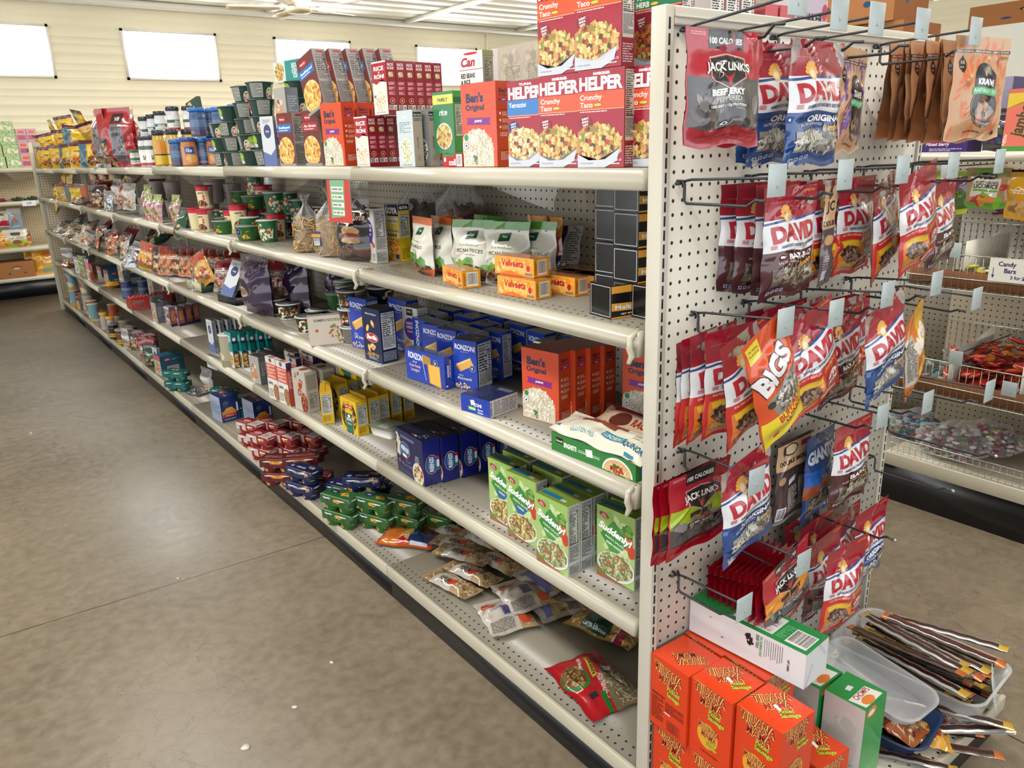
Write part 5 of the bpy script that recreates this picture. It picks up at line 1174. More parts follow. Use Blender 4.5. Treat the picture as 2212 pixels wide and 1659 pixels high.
def jerky(band,name2,tc,tc2,seed):
 w,h=.165,.168
 A=Art(w,h,'#b4122a');A.rect(w*.27,h*.84,w*.74,h,'#17181a');A.text('100 CALORIES',w*.505,h*.885,h*.048,'#f2f0ee',w=w*.43,al='c',bold=.04);A.fine(w*.06,h*.94,w*.18,h*.035,2,'#e09aa4',3);A.fine(w*.78,h*.94,w*.16,h*.02,1,'#e09aa4',3)
 A.rect(w*.015,h*.16,w*.985,h*.60,band);A.rect(w*.015,h*.16,w*.985,h*.385,'#4b4a4c');A.poly([(w*.2,h*.38),(w*.45,h*.36),(w*.86,h*.37),(w*.9,h*.2),(w*.5,h*.165),(w*.12,h*.18)],'#3b3638')
 A.grain(w*.5,h*.26,w*.42,h*.09,['#403a3c','#565052','#2c2729','#4c4446'],50,.022,1.5,seed);A.grain(w*.5,h*.38,w*.45,h*.03,['#8d8a88','#6e6b6a'],12,.02,2.2,seed+1)
 A.poly([(w*.5,h*.80),(w*.74,h*.77),(w*.74,h*.60),(w*.70,h*.58),(w*.5,h*.49),(w*.30,h*.58),(w*.26,h*.60),(w*.26,h*.77)],'#cfc8c8');A.poly([(w*.5,h*.79),(w*.73,h*.76),(w*.73,h*.605),(w*.69,h*.585),(w*.5,h*.50),(w*.31,h*.585),(w*.27,h*.605),(w*.27,h*.76)],'#8c1424');A.poly([(w*.5,h*.78),(w*.72,h*.75),(w*.72,h*.61),(w*.68,h*.59),(w*.5,h*.51),(w*.32,h*.59),(w*.28,h*.61),(w*.28,h*.75)],'#1b1a1c')
 A.poly([(w*.42,h*.64),(w*.46,h*.595),(w*.5,h*.605),(w*.54,h*.595),(w*.58,h*.64),(w*.555,h*.60),(w*.53,h*.575),(w*.515,h*.53),(w*.485,h*.53),(w*.47,h*.575),(w*.445,h*.60)],'#c42a3a')
 A.text("JACK LINK'S",w*.5,h*.655,h*.068,'#f6f4f2',w=w*.58,al='c',bold=.035,out='#18181a',ow=.035)
 A.text('BEEF JERKY',w*.5,h*.45,h*.05,tc,w=w*.42,al='c',bold=.06);A.text(name2,w*.5,h*.395,h*.036,tc2,w=w*.32,al='c',bold=.03)
 A.rect(w*.24,h*.335,w*.74,h*.375,'#17181a');A.text('100% BEEF | 15g PROTEIN',w*.49,h*.343,h*.022,'#e8e6e2',w=w*.44,al='c',bold=.03)
 A.rect(0,0,w,h*.16,'#a81228');A.fine(w*.3,h*.08,w*.3,h*.02,1,'#6c0c1a',3);A.fine(w*.7,h*.06,w*.25,h*.06,4,'#c8485a',4)
 return A
def jerky_bag(seed=3,**k):return bag('jerky_bag',jerky(seed=seed,**k),T=.008,wr=.005,seed=seed,back='#8e1124',top=.16,bot=.03,belly=.35)
@kind
def jerky_gray():return jerky_bag(seed=21,band='#4e4d4f',name2='PEPPERED',tc='#f4f2f0',tc2='#c9c6c2')
@kind
def jerky_yellow():return jerky_bag(seed=22,band='#e0b022',name2='ORIGINAL',tc='#1c1a1a',tc2='#8c1a20')
@kind
def jerky_green():return jerky_bag(seed=23,band='#a3bd1e',name2='JALAPENO',tc='#1c1a1a',tc2='#b02a20')
@kind
def jerky_orange():return jerky_bag(seed=24,band='#e8902a',name2='SWEET & HOT',tc='#1c1a1a',tc2='#b8281c')
@kind
def jerky_plain():
 return bag('jerky_bag',Art(.165,.168,'#a01226'),T=.006,wr=.004,seed=31,back='#a81228',nx=10,ny=12)
def kraft(c,seed):
 w,h=.175,.20
 A=Art(w,h,'#c99a72');r=random.Random(seed)
 A.grain(w*.5,h*.5,w*.48,h*.46,[c,c,'#c99a72'],60,.016,3.2,seed,square=True,ang=60)
 for i,t in enumerate(('YUM','BITE','BETTER','GOOD','PEAR')):A.text(t,w*(.22 if i%2 else .78),h*(.15+.16*i),h*.06,c,al='c',rot=90 if i%2 else-75,bold=.05)
 A.rect(0,h*.845,w,h*.875,'#26242a');A.text('ZERO SUGAR - ZERO SUGAR - ZERO SUGAR',w*.5,h*.851,h*.016,'#e6d6c6',w=w*.96,al='c',bold=.03)
 A.poly([(w*.14,h*.82),(w*.20,h*.76),(w*.19,h*.70),(w*.14,h*.655),(w*.09,h*.70),(w*.08,h*.76)],'#1c1a1c');A.text('8 8',w*.14,h*.74,h*.03,'#e6d6c6',al='c');A.fine(w*.10,h*.70,w*.08,h*.02,1,'#c9baa9',2)
 A.ell(w*.56,h*.33,w*.265,h*.21,'#25262c');A.ell(w*.53,h*.56,w*.21,h*.19,'#25262c');A.ring(w*.56,h*.33,w*.255,h*.20,.0009,'#c9c0b4');A.ell(w*.53,h*.56,w*.195,h*.175,'#25262c');A.ell(w*.56,h*.36,w*.23,h*.17,'#25262c')
 A.poly([(w*.52,h*.68),(w*.545,h*.65),(w*.53,h*.61),(w*.505,h*.63)],'#c99a72');A.text('KRAVE',w*.53,h*.535,h*.055,'#f4f2ee',w=w*.30,al='c',bold=.05)
 A.rect(w*.30,h*.44,w*.80,h*.51,'#3fae6c');A.text('PLANT BASED JERKY',w*.55,h*.46,h*.035,'#c9f0d8',w=w*.46,al='c',bold=.03);A.text('SMOKED',w*.55,h*.405,h*.022,'#b86a4c',al='c');A.text('CHIPOTLE',w*.55,h*.375,h*.022,'#b86a4c',al='c')
 A.ell(w*.56,h*.26,w*.18,h*.10,'#6e6a6c');A.grain(w*.56,h*.26,w*.17,h*.09,['#8c8680','#5c5654','#c4a090','#b06a50'],24,.018,1.3,seed);A.text('MADE FROM PEAS',w*.56,h*.145,h*.022,'#dcd4c8',w=w*.26,al='c',arch=-.004);A.fine(w*.3,h*.06,w*.3,h*.025,1,'#5a4636',3);A.poly([(w*.86,h*.10),(w*.89,h*.06),(w*.86,h*.045),(w*.83,h*.06)],'#25262c')
 return A
@kind
def kraft_orange():return bag('kraft_jerky_bag',kraft('#dd7446',3),T=.008,wr=.004,seed=41,back='#a8704a',mat=M_GLOSS,top=.14,bot=.02)
@kind
def kraft_orange_b():return bag('kraft_jerky_bag',kraft('#d0622f',5),T=.010,wr=.006,seed=43,back='#a8704a',mat=M_PRINT,top=.14,bot=.02,curl=.02)
@kind
def kraft_purple():return bag('kraft_jerky_bag',kraft('#7a5aa8',4),T=.008,wr=.004,seed=42,back='#a8704a',mat=M_GLOSS,top=.14,bot=.02)
@kind
def bigs():
 w,h=.118,.235;A=Art(w,h,'#d8501c');A.poly([(w*.04,h*.95),(w*.32,h*.97),(w*.34,h*.82),(w*.08,h*.80)],'#ecd83a');A.text('IN REAL',w*.2,h*.90,h*.022,'#8c4a10',al='c');A.text('FLAVOR',w*.2,h*.86,h*.022,'#8c4a10',al='c')
 A.text('BIGS',w*.50,h*.58,h*.17,'#f2f0f2',w=w*.80,al='c',bold=.05,rot=26,out='#58202c',ow=.045);A.poly([(w*.14,h*.44),(w*.86,h*.58),(w*.90,h*.28),(w*.3,h*.24)],'#8f8b80');A.grain(w*.58,h*.40,w*.28,h*.12,SEED,120,.009,2.4,6)
 A.poly([(w*.02,h*.26),(w*.66,h*.30),(w*.98,h*.40),(w*.98,h*.0),(w*.02,h*.0)],'#e9d22c');A.text('BUFFALO',w*.60,h*.25,h*.06,'#c42a20',w=w*.62,al='c',bold=.04,rot=20);A.text('WING',w*.64,h*.17,h*.07,'#c42a20',w=w*.42,al='c',bold=.04,rot=20);A.poly([(w*.25,h*.12),(w*.4,h*.14),(w*.38,h*.05),(w*.24,h*.04)],'#c4302a');A.ell(w*.2,h*.40,.008,.008,'#33301c')
 return bag('spicy_seed_bag',A,T=.017,wr=.005,seed=51,back='#c9b28c',top=.12,bot=.04)
@kind
def orange_yellow_bag():
 w,h=.12,.22;A=Art(w,h,'#e07a22');A.rect(w*.5,0,w,h,'#e8b02c');A.rect(0,h*.2,w*.3,h*.8,'#c9c4ba');A.fine(w*.03,h*.25,w*.24,h*.5,24,'#4a4642',4);A.text('BIGS',w*.6,h*.6,h*.14,'#f2e8d8',al='c',rot=26,bold=.08,w=w*.6)
 return bag('spicy_seed_bag',A,T=.014,wr=.005,seed=52,back='#d0721e',top=.12,bot=.04)
@kind
def smoked_sticks():
 w,h=.125,.205;A=Art(w,h,'#4a3838');
 for i in range(6):A.rect(w*(.10+.14*i),h*.06,w*(.19+.14*i),h*.62,'#5c4848')
 A.rect(0,h*.66,w,h*.96,'#d9b48c');A.ell(w*.4,h*.88,w*.2,h*.07,'#3c2c24');A.ell(w*.4,h*.88,w*.17,h*.055,'#e6cfae');A.text('DOUBLE SMOKED',w*.52,h*.72,h*.045,'#3c2418',w=w*.85,al='c',bold=.05);A.rect(w*.7,h*.86,w*.98,h*.93,'#b02438')
 A.ell(w*.15,h*.54,w*.1,h*.05,'#c9a070');A.poly([(w*.36,h*.52),(w*.54,h*.55),(w*.54,h*.48),(w*.36,h*.45)],'#eceef4');A.fine(w*.34,h*.12,w*.28,h*.3,14,'#c9bcb4',3);A.fine(w*.66,h*.12,w*.30,h*.38,18,'#c9bcb4',4);A.bars(w*.06,h*.05,w*.24,h*.16,3);A.rect(0,0,w,h*.04,'#9aa0aa')
 return bag('meat_stick_pack',A,T=.006,wr=.003,seed=53,back='#4a3434',top=.10,bot=.02)
@kind
def giants_bag():
 w,h=.13,.215;A=Art(w,h,'#1b3f7c');A.text('GIANTS',w*.5,h*.70,h*.12,'#c9cfd6',w=w*.9,al='c',bold=.05,shear=.15,out='#16223c',ow=.03);A.rect(0,h*.40,w,h*.62,'#1d5cb0');A.poly([(0,h*.44),(w,h*.52),(w,h*.38),(0,h*.30)],'#9a4a2a');A.text('KETTLE',w*.5,h*.40,h*.05,'#e89a3a',al='c',bold=.05,rot=8);A.rect(w*.08,h*.08,w*.92,h*.32,'#3a3836');A.grain(w*.5,h*.2,w*.4,h*.1,['#5a5450','#2c2a28','#8a8478'],90,.01,2.2,5);A.text('SEEDS',w*.6,h*.1,h*.04,'#e8c43a',al='c',shear=.2)
 return bag('giant_seed_bag',A,T=.014,wr=.005,seed=54,back='#1a3564',top=.12,bot=.04)
@kind
def stick_pack():
 w,h=.045,.20;A=Art(w,h,'#5d4c50');A.rect(0,h*.58,w,h,'#d0ab84');A.text('JC',w*.5,h*.76,h*.09,'#2c1c14',al='c',bold=.03,shear=.2);A.text('DOUBLE',w*.5,h*.61,h*.05,'#3c2418',w=w*.9,al='c',bold=.05);A.ell(w*.5,h*.46,w*.35,h*.05,'#c9a070');A.fine(w*.1,h*.12,w*.35,h*.2,8,'#a89a9c',4);A.rect(w*.15,h*.06,w*.5,h*.16,'#c9d2e4')
 return bag('meat_stick_pack',A,T=.006,wr=.003,seed=55,back='#4a4044',nx=8,ny=20)
@kind
def nut_bag():return nutbag('#4c8a2c','PECAN PIECES',61)
@kind
def nut_bag_orange():return nutbag('#d0622a','RAW ALMONDS',62)
def nutbag(topc,word,seed,w=.125,h=.165):
 A=Art(w,h,'#cfccbe');A.rect(0,h*.87,w,h,topc);A.poly([(w*.36,h*.80),(w*.62,h*.83),(w*.60,h*.70),(w*.34,h*.68)],'#1c4c34');A.text('True',w*.48,h*.745,h*.03,'#e0ecdf',al='c',shear=.2);A.text('Dry Roasted',w*.45,h*.58,h*.035,'#8a9a6c',w=w*.5,al='c',shear=.15);A.text(word,w*.48,h*.48,h*.055,'#2c2820',w=w*.66,al='c',bold=.02);A.fine(w*.4,h*.42,w*.25,h*.025,1,'#6c6658',3)
 A.grain(w*.5,h*.25,w*.42,h*.10,['#4c8a2c','#6ca43c','#3c7024'],16,.026,1.7,seed);A.grain(w*.5,h*.13,w*.46,h*.11,['#5c3424','#7c4a34','#3c2018','#94624a'],60,.016,1.5,seed)
 if topc!='#4c8a2c':A.rect(0,0,w,h*.12,topc)
 m=bag('nut_bag',A,T=.026,wr=.004,seed=seed,back='#77736a',top=.15,bot=.0,belly=.2)
 return m
@kind
def red_snack_bag():
 w,h=.13,.17;A=Art(w,h,'#b8402a');A.rect(0,h*.7,w,h,'#d9902c');A.text('nuts',w*.5,h*.5,h*.1,'#e8c030',al='c',shear=.2);A.grain(w*.5,h*.25,w*.4,h*.15,['#5c3424','#3a4a24','#8a2a2a'],40,.02,1.5,5)
 return bag('snack_pouch',A,T=.026,wr=.005,seed=63,back='#7c3024',top=.1,bot=0)
@kind
def dark_pouch():
 w,h=.12,.15;A=Art(w,h,'#2f2a3c');A.grain(w*.5,h*.3,w*.4,h*.2,['#5c3448','#4c6a3a','#2c3c6c'],40,.016,1.5,5);A.rect(w*.7,0,w,h,'#9c9a96');A.fine(w*.73,h*.1,w*.24,h*.8,18,'#4a4846',5)
 return bag('dried_fruit_pouch',A,T=.02,wr=.005,seed=64,back='#6c6a66',top=.1,bot=0)
def pillow(nm,w,h,bg,fn,T=.02,wr=.006,seed=1,back='#9a9488',mat=None,nx=14,ny=14):
 A=Art(w,h,bg)
 if fn:fn(A,w,h)
 return bag(nm,A,T=T,wr=wr,seed=seed,back=back,mat=mat,nx=nx,ny=ny,top=.05,bot=.05,belly=.5,pinch=.02)
@kind
def bean_stick():  # narrow clear sleeve of beans
 return pillow('bean_bag',.07,.22,'#a58a64',lambda A,w,h:(A.grain(w*.5,h*.5,w*.48,h*.46,['#b89a70','#8a6a44','#d0b890','#6c5436'],230,.008,1.4,5,square=True),A.rect(0,h*.35,w*.6,h*.8,'#b5ada2'),A.ell(w*.35,h*.42,.013,.022,'#b8402a'),A.text('HEALTH',w*.2,h*.66,w*.22,'#3a2c24',w=h*.2,rot=-90,bold=.04),A.fine(w*.1,h*.5,w*.45,h*.1,6,'#5c544c',4)),T=.017,wr=.006,seed=71,back='#8a7250')
@kind
def bean_bag_a():
 return pillow('bean_bag',.132,.185,'#c2b9ae',lambda A,w,h:(A.rect(w*.66,0,w,h,'#a8906a'),A.grain(w*.83,h*.5,w*.15,h*.47,['#b89c6c','#94784c','#cdb488','#7c6440'],120,.006,1.3,5,square=True),A.ell(w*.25,h*.75,w*.16,h*.13,'#c2482c'),A.text('RANCH',w*.25,h*.75,h*.04,'#e8c8b8',al='c',w=w*.24),A.text('HEALTH',w*.25,h*.69,h*.04,'#e8c8b8',al='c',w=w*.24),A.rect(w*.42,h*.35,w*.66,h*.60,'#5a5a94'),A.fine(w*.46,h*.38,w*.16,h*.2,4,'#2c2c4c',4),A.rect(w*.70,h*.5,w*.92,h*.75,'#5a5a94'),A.ell(w*.8,h*.2,w*.13,h*.1,'#c2482c'),A.fine(w*.06,h*.08,w*.5,h*.22,9,'#6a625a',6)),T=.016,wr=.006,seed=72,back='#a39a8c')
@kind
def bean_bag_b():
 return pillow('bean_bag',.132,.185,'#b3aaa2',lambda A,w,h:(A.rect(w*.3,0,w*.62,h,'#a08a5c'),A.grain(w*.46,h*.5,w*.15,h*.48,['#b09a68','#8c7448','#c9b488'],130,.0055,1.3,5,square=True),A.rect(w*.12,h*.1,w*.28,h*.9,'#6a6a9c'),A.fine(w*.66,h*.4,w*.28,h*.5,12,'#5a524c',6),A.bars(w*.66,h*.08,w*.28,h*.24,3,'#a8a098')),T=.015,wr=.007,seed=73,back='#a39a8c')
@kind
def elbow_bag():
 return pillow('elbow_pasta_bag',.20,.125,'#9c7c44',lambda A,w,h:(A.grain(w*.5,h*.5,w*.49,h*.48,['#c09a54','#a37c3c','#d9b878','#7c5c2c'],330,.011,1.7,5,square=True),A.rect(w*.22,h*.08,w*.62,h*.92,'#1d4034'),A.grain(w*.42,h*.55,w*.16,h*.3,['#2c5448','#16302a'],30,.02,1.4,5),A.text('Large Elbows',w*.42,h*.14,h*.09,'#d6e0d8',w=w*.36,al='c'),A.text('Large Elbows',w*.42,h*.80,h*.09,'#9cb4a8',w=w*.36,al='c'),A.rect(w*.74,0,w*.86,h,'#8e1c3c'),A.rect(w*.725,0,w*.74,h,'#d9d6d0'),A.ell(w*.17,h*.55,w*.06,h*.16,'#9c1c34')),T=.022,wr=.007,seed=74,back='#7a5c30')
@kind
def red_rice_bag():
 return pillow('red_grain_bag',.21,.17,'#a81c24',lambda A,w,h:(A.poly([(w*.3,h),(w,h),(w,h*.45),(w*.55,h*.55),(w*.3,h*.8)],'#6e6048'),A.grain(w*.72,h*.78,w*.25,h*.2,['#8f8468','#6e6248','#b0a684','#55492f'],330,.005,1.6,5,square=True),A.ell(w*.38,h*.25,w*.2,h*.22,'#2c7a34'),A.ell(w*.36,h*.25,w*.18,h*.19,'#6a4a2c'),A.grain(w*.36,h*.25,w*.17,h*.18,['#8c6838','#a8844c','#4c3a20'],60,.008,1.3,5),A.poly([(w*.12,h*.72),(w*.45,h*.60),(w*.47,h*.50),(w*.13,h*.62)],'#c9b02c'),A.text('LA MORENITA',w*.29,h*.60,h*.05,'#1c1a18',w=w*.3,al='c',rot=-19,bold=.05),A.text('Feliz Navidad',w*.62,h*.50,h*.09,'#e2b8ac',w=w*.42,al='c',rot=-24,shear=.2),A.text('Feliz Navidad',w*.20,h*.45,h*.06,'#e8d8d0',w=w*.26,al='c',rot=-24,shear=.2),A.poly([(w*.35,h*.95),(w*.42,h*.9),(w*.40,h*.78),(w*.31,h*.8)],'#d8d2c8'),A.ell(w*.42,h*.83,.008,.006,'#1a1816'),A.poly([(w*.60,h*.90),(w*.68,h*.86),(w*.67,h*.80),(w*.59,h*.84)],'#d8dade'),A.rect(w*.68,h*.2,w*.76,h*.34,'#2a2c38'),A.poly([(w*.75,h*.47),(w,h*.40),(w,h*.33),(w*.7,h*.40)],'#1c6a2c'),A.fine(w*.05,h*.78,w*.2,h*.1,4,'#6a1014',4)),T=.014,wr=.008,seed=75,back='#8e1a20',nx=20,ny=18)
@kind
def orange_rice_bag():
 return pillow('orange_pasta_bag',.19,.16,'#b84a1c',lambda A,w,h:(A.rect(w*.05,h*.05,w*.4,h*.9,'#c86a24'),A.rect(w*.55,h*.15,w*.95,h*.85,'#1b2c5c'),A.ell(w*.78,h*.7,w*.1,h*.1,'#9c1c34'),A.rect(w*.40,h*.2,w*.56,h*.8,'#b89248'),A.grain(w*.48,h*.5,w*.07,h*.28,['#d8b878','#a8843c'],60,.007,1.6,5,square=True),A.rect(w*.60,h*.08,w*.92,h*.18,'#b9bcc4'),A.poly([(w*.35,h*.1),(w*.45,h*.3),(w*.55,h*.12)],'#a8182c')),T=.016,wr=.007,seed=76,back='#9c4018')
@kind
def rice_cake_bag():
 return pillow('rice_cake_bag',.26,.095,'#d9d5c2',lambda A,w,h:(A.rect(w*.22,h*.55,w*.60,h,'#8a4a34'),A.rect(w*.0,h*.15,w*.10,h*.24,'#2c7c94'),A.rect(w*.55,h*.25,w*.76,h*.45,'#2c7c94'),A.text('LUNDBERG',w*.65,h*.29,h*.12,'#cfe4e6',al='c',w=w*.18),A.text('QUINOA',w*.86,h*.22,h*.16,'#2a6a80',al='c',w=w*.2,bold=.04),A.ring(w*.16,h*.78,.010,.010,.0014,'#b4443c'),A.text('GLUTEN FREE',w*.36,h*.14,h*.08,'#5a8a90',al='c'),A.fine(w*.78,h*.5,w*.2,h*.4,5,'#a39a84',5),A.rect(w*.8,h*.04,w*.9,h*.12,'#2c7c94')),T=.019,wr=.006,seed=77,back='#c9c4b2',mat=M_GLOSS,nx=20,ny=12)
@kind
def red_cake_bag():
 return pillow('rice_cake_bag',.24,.10,'#c2a890',lambda A,w,h:(A.rect(0,h*.8,w,h,'#8c1c24'),A.ell(w*.3,h*.45,w*.1,h*.26,'#5c2c24'),A.text("RAO'S",w*.55,h*.4,h*.2,'#8c3428',al='c',w=w*.25,bold=.05),A.text('FETTUCCINE',w*.82,h*.4,h*.15,'#6c2c24',al='c',w=w*.26)),T=.018,wr=.006,seed=78,back='#a8927c',mat=M_GLOSS)
@kind
def chip_bag():  # yellow baking-chip bag
 return pillow('baking_chip_bag',.175,.20,'#e0b020',lambda A,w,h:(A.rect(0,h*.86,w,h,'#54202c'),A.ell(w*.5,h*.66,w*.3,h*.11,'#e8c43a'),A.text('CHIPS',w*.5,h*.63,h*.07,'#4c1c1c',al='c',w=w*.4,bold=.05),A.grain(w*.5,h*.28,w*.4,h*.2,['#b8642c','#6c3018','#e0903c','#d84a34'],34,.02,1.3,5)),T=.02,wr=.008,seed=81,back='#c9921a',nx=10,ny=12)
@kind
def chip_bag_b():
 return pillow('baking_chip_bag',.175,.20,'#cf981a',lambda A,w,h:(A.rect(0,h*.88,w,h,'#4a1c26'),A.rect(w*.1,h*.3,w*.9,h*.72,'#d9b43a'),A.fine(w*.15,h*.34,w*.7,h*.34,8,'#7c5a10',5)),T=.022,wr=.008,seed=82,back='#d0a022',nx=10,ny=12)
@kind
def chip_bag_c():
 return pillow('baking_chip_bag',.175,.20,'#bd961c',lambda A,w,h:(A.rect(0,0,w*.3,h,'#3f6a7c'),A.rect(0,h*.86,w,h,'#54202c'),A.rect(w*.35,h*.45,w*.95,h*.8,'#e0bc2c'),A.grain(w*.65,h*.22,w*.3,h*.18,['#4a2818','#6c3c24','#8c5434'],30,.018,1.4,5)),T=.022,wr=.008,seed=83,back='#9c7a14',nx=10,ny=12)
@kind
def big_red_bag():
 return pillow('large_red_bag',.26,.38,'#a3262a',lambda A,w,h:(A.rect(0,0,w*.42,h*.42,'#6a5a4c'),A.grain(w*.21,h*.2,w*.2,h*.2,['#b89870','#8a6a48','#d0b898','#4a3828'],80,.02,2.4,5,square=True),A.rect(w*.0,h*.42,w*.4,h*.5,'#262428'),A.rect(w*.55,h*.10,w*.86,h*.72,'#77727a'),A.fine(w*.58,h*.14,w*.25,h*.54,20,'#3c383c',5),A.rect(w*.52,h*.74,w*.84,h*.9,'#3c1c24'),A.text('V8',w*.68,h*.78,h*.06,'#d8c0c0',al='c',bold=.05)),T=.05,wr=.014,seed=84,back='#8e2024',nx=14,ny=18)
@kind
def purple_bag():
 return pillow('purple_oat_bag',.20,.27,'#2c1a3c',lambda A,w,h:(A.rect(w*.12,h*.62,w*.5,h*.74,'#6f6a74'),A.fine(w*.15,h*.66,w*.3,h*.05,2,'#3a3440',3),A.ell(w*.32,h*.40,w*.17,h*.09,'#c4b0a0'),A.ell(w*.32,h*.40,w*.12,h*.06,'#8c6c58'),A.fine(w*.15,h*.18,w*.4,h*.05,2,'#8a7c98',3)),T=.05,wr=.012,seed=85,back='#241632',nx=14,ny=16)
def snackp(nm,c,c2,seed,w=.12,h=.17,T=.02):
 return pillow(nm,w,h,c,lambda A,w,h:(A.rect(0,h*.7,w,h,c2),A.grain(w*.5,h*.3,w*.4,h*.2,[c2,'#8c5a34','#d0a878'],24,.02,1.4,seed),A.fine(w*.2,h*.55,w*.6,h*.1,2,'#e6dcd0',seed)),T=T,wr=.010,seed=seed,back=c,nx=10,ny=12)
@kind
def pouch_orange():return snackp('snack_pouch','#b0602a','#7a2418',91)
@kind
def pouch_yellow():return snackp('snack_pouch','#d0982c','#a83a24',92)
@kind
def pouch_red():return snackp('snack_pouch','#7e6e6a','#8c1f2a',93)
@kind
def pouch_white():return snackp('snack_pouch','#b5b0aa','#8e8a86',94)
@kind
def pouch_brown():return snackp('snack_pouch','#5c3828','#3c2420',95)
@kind
def pouch_green():return snackp('snack_pouch','#234a34','#1a3428',96)
@kind
def pouch_tan():return snackp('snack_pouch','#a88f78','#4f7c80',97,T=.03)
@kind
def pouch_pink():return snackp('snack_pouch','#b98a90','#8f9a5c',98,w=.09,h=.16)
@kind
def foil_packet():return pillow('foil_packet',.10,.14,'#b9bcc0',None,T=.012,wr=.010,seed=99,back='#a9acb0',mat=M_FOIL,nx=12,ny=12)
@kind
def magenta_pouch():return snackp('candy_pouch','#7c1f4c','#5a1638',100)
@kind
def pet_yellow():return snackp('pet_treat_bag','#d8941f','#e0b040',101,w=.2,h=.19,T=.03)
@kind
def pet_white():return pillow('pet_treat_bag',.22,.21,'#cfc8b8',lambda A,w,h:(A.rect(0,0,w,h*.42,'#a3b52c'),A.rect(w*.3,h*.66,w*.7,h*.82,'#3a3634'),A.ell(w*.5,h*.3,w*.2,h*.12,'#8c5a44'),A.fine(w*.2,h*.48,w*.6,h*.08,2,'#6a8a4c',3)),T=.03,wr=.008,seed=102,back='#b9b2a2',nx=12,ny=12)
@kind
def pet_card():return pillow('hanging_treat_pack',.15,.18,'#c9bfae',lambda A,w,h:(A.rect(0,h*.05,w,h*.4,'#a82c44'),A.rect(w*.25,h*.7,w*.75,h*.85,'#4c4640')),T=.01,wr=.004,seed=103,back='#b9b2a2',nx=8,ny=8)
@kind
def pet_blue():return pillow('hanging_treat_pack',.12,.24,'#7a94a8',lambda A,w,h:(A.rect(0,h*.8,w,h,'#c4bfb4'),A.ell(w*.5,h*.5,w*.2,h*.22,'#a07458'),A.fine(w*.2,h*.1,w*.6,h*.1,2,'#c9d4dc',3)),T=.01,wr=.004,seed=104,back='#b9b2a2',nx=8,ny=8)
@kind
def beggin_bag():return pillow('large_treat_bag',.26,.30,'#d69a22',lambda A,w,h:(A.text('Best',w*.5,h*.45,h*.12,'#e8e0d8',al='c',bold=.05,out='#a83a24',ow=.04),A.ell(w*.5,h*.78,w*.2,h*.1,'#c46a2c'),A.rect(w*.3,h*.1,w,h*.3,'#7aa498')),T=.04,wr=.01,seed=105,back='#c08a1c',nx=10,ny=12)
@kind
def licorice():
 return pillow('licorice_bag',.135,.15,'#a98a62',lambda A,w,h:(A.poly([(0,h*.9),(w*.4,h),(w,h*.9),(w*.6,h*.8)],'#6aa83c'),A.ell(w*.5,h*.80,w*.22,h*.085,'#1c1a1a'),A.text('Darrell Lea',w*.5,h*.785,h*.05,'#e6e2da',al='c',w=w*.36,shear=.2),A.poly([(w*.2,h*.70),(w*.82,h*.74),(w*.78,h*.30),(w*.14,h*.28)],'#ddd8c9'),A.text('AUSTRALIAN',w*.5,h*.61,h*.065,'#23201e',w=w*.52,al='c',bold=.03),A.text('LICORICE',w*.49,h*.50,h*.10,'#23201e',w=w*.56,al='c',bold=.04),A.rect(w*.2,h*.42,w*.78,h*.47,'#6aa83c'),A.rect(0,0,w,h*.14,'#5f9a34'),A.grain(w*.55,h*.2,w*.3,h*.1,['#b8342c','#7ab43c','#d88a3c'],9,.03,2.2,5),A.rect(w*.82,h*.45,w,h*.6,'#b83a30')),T=.010,wr=.004,seed=106,back='#a03060')
@kind
def sour_bag():
 return pillow('gummy_bag',.12,.16,'#4c6a34',lambda A,w,h:(A.rect(0,h*.75,w,h,'#a3c42c'),A.ell(w*.5,h*.9,.01,.01,'#2c5aa8'),A.poly([(0,h*.75),(w,h*.9),(w,h*.6),(0,h*.5)],'#6c3a5c'),A.text("Y'S",w*.6,h*.45,h*.12,'#1c1a14',al='c',bold=.03,out='#d8c83a',ow=.04),A.rect(0,0,w,h*.12,'#b4c43a'),A.ell(w*.5,h*.3,w*.25,h*.1,'#2c4c8c')),T=.010,wr=.004,seed=107,back='#4c6a34')
@kind
def gold_bag():return snackp('gold_gummy_bag','#d89a1e','#e0a828',108,w=.13,h=.17)
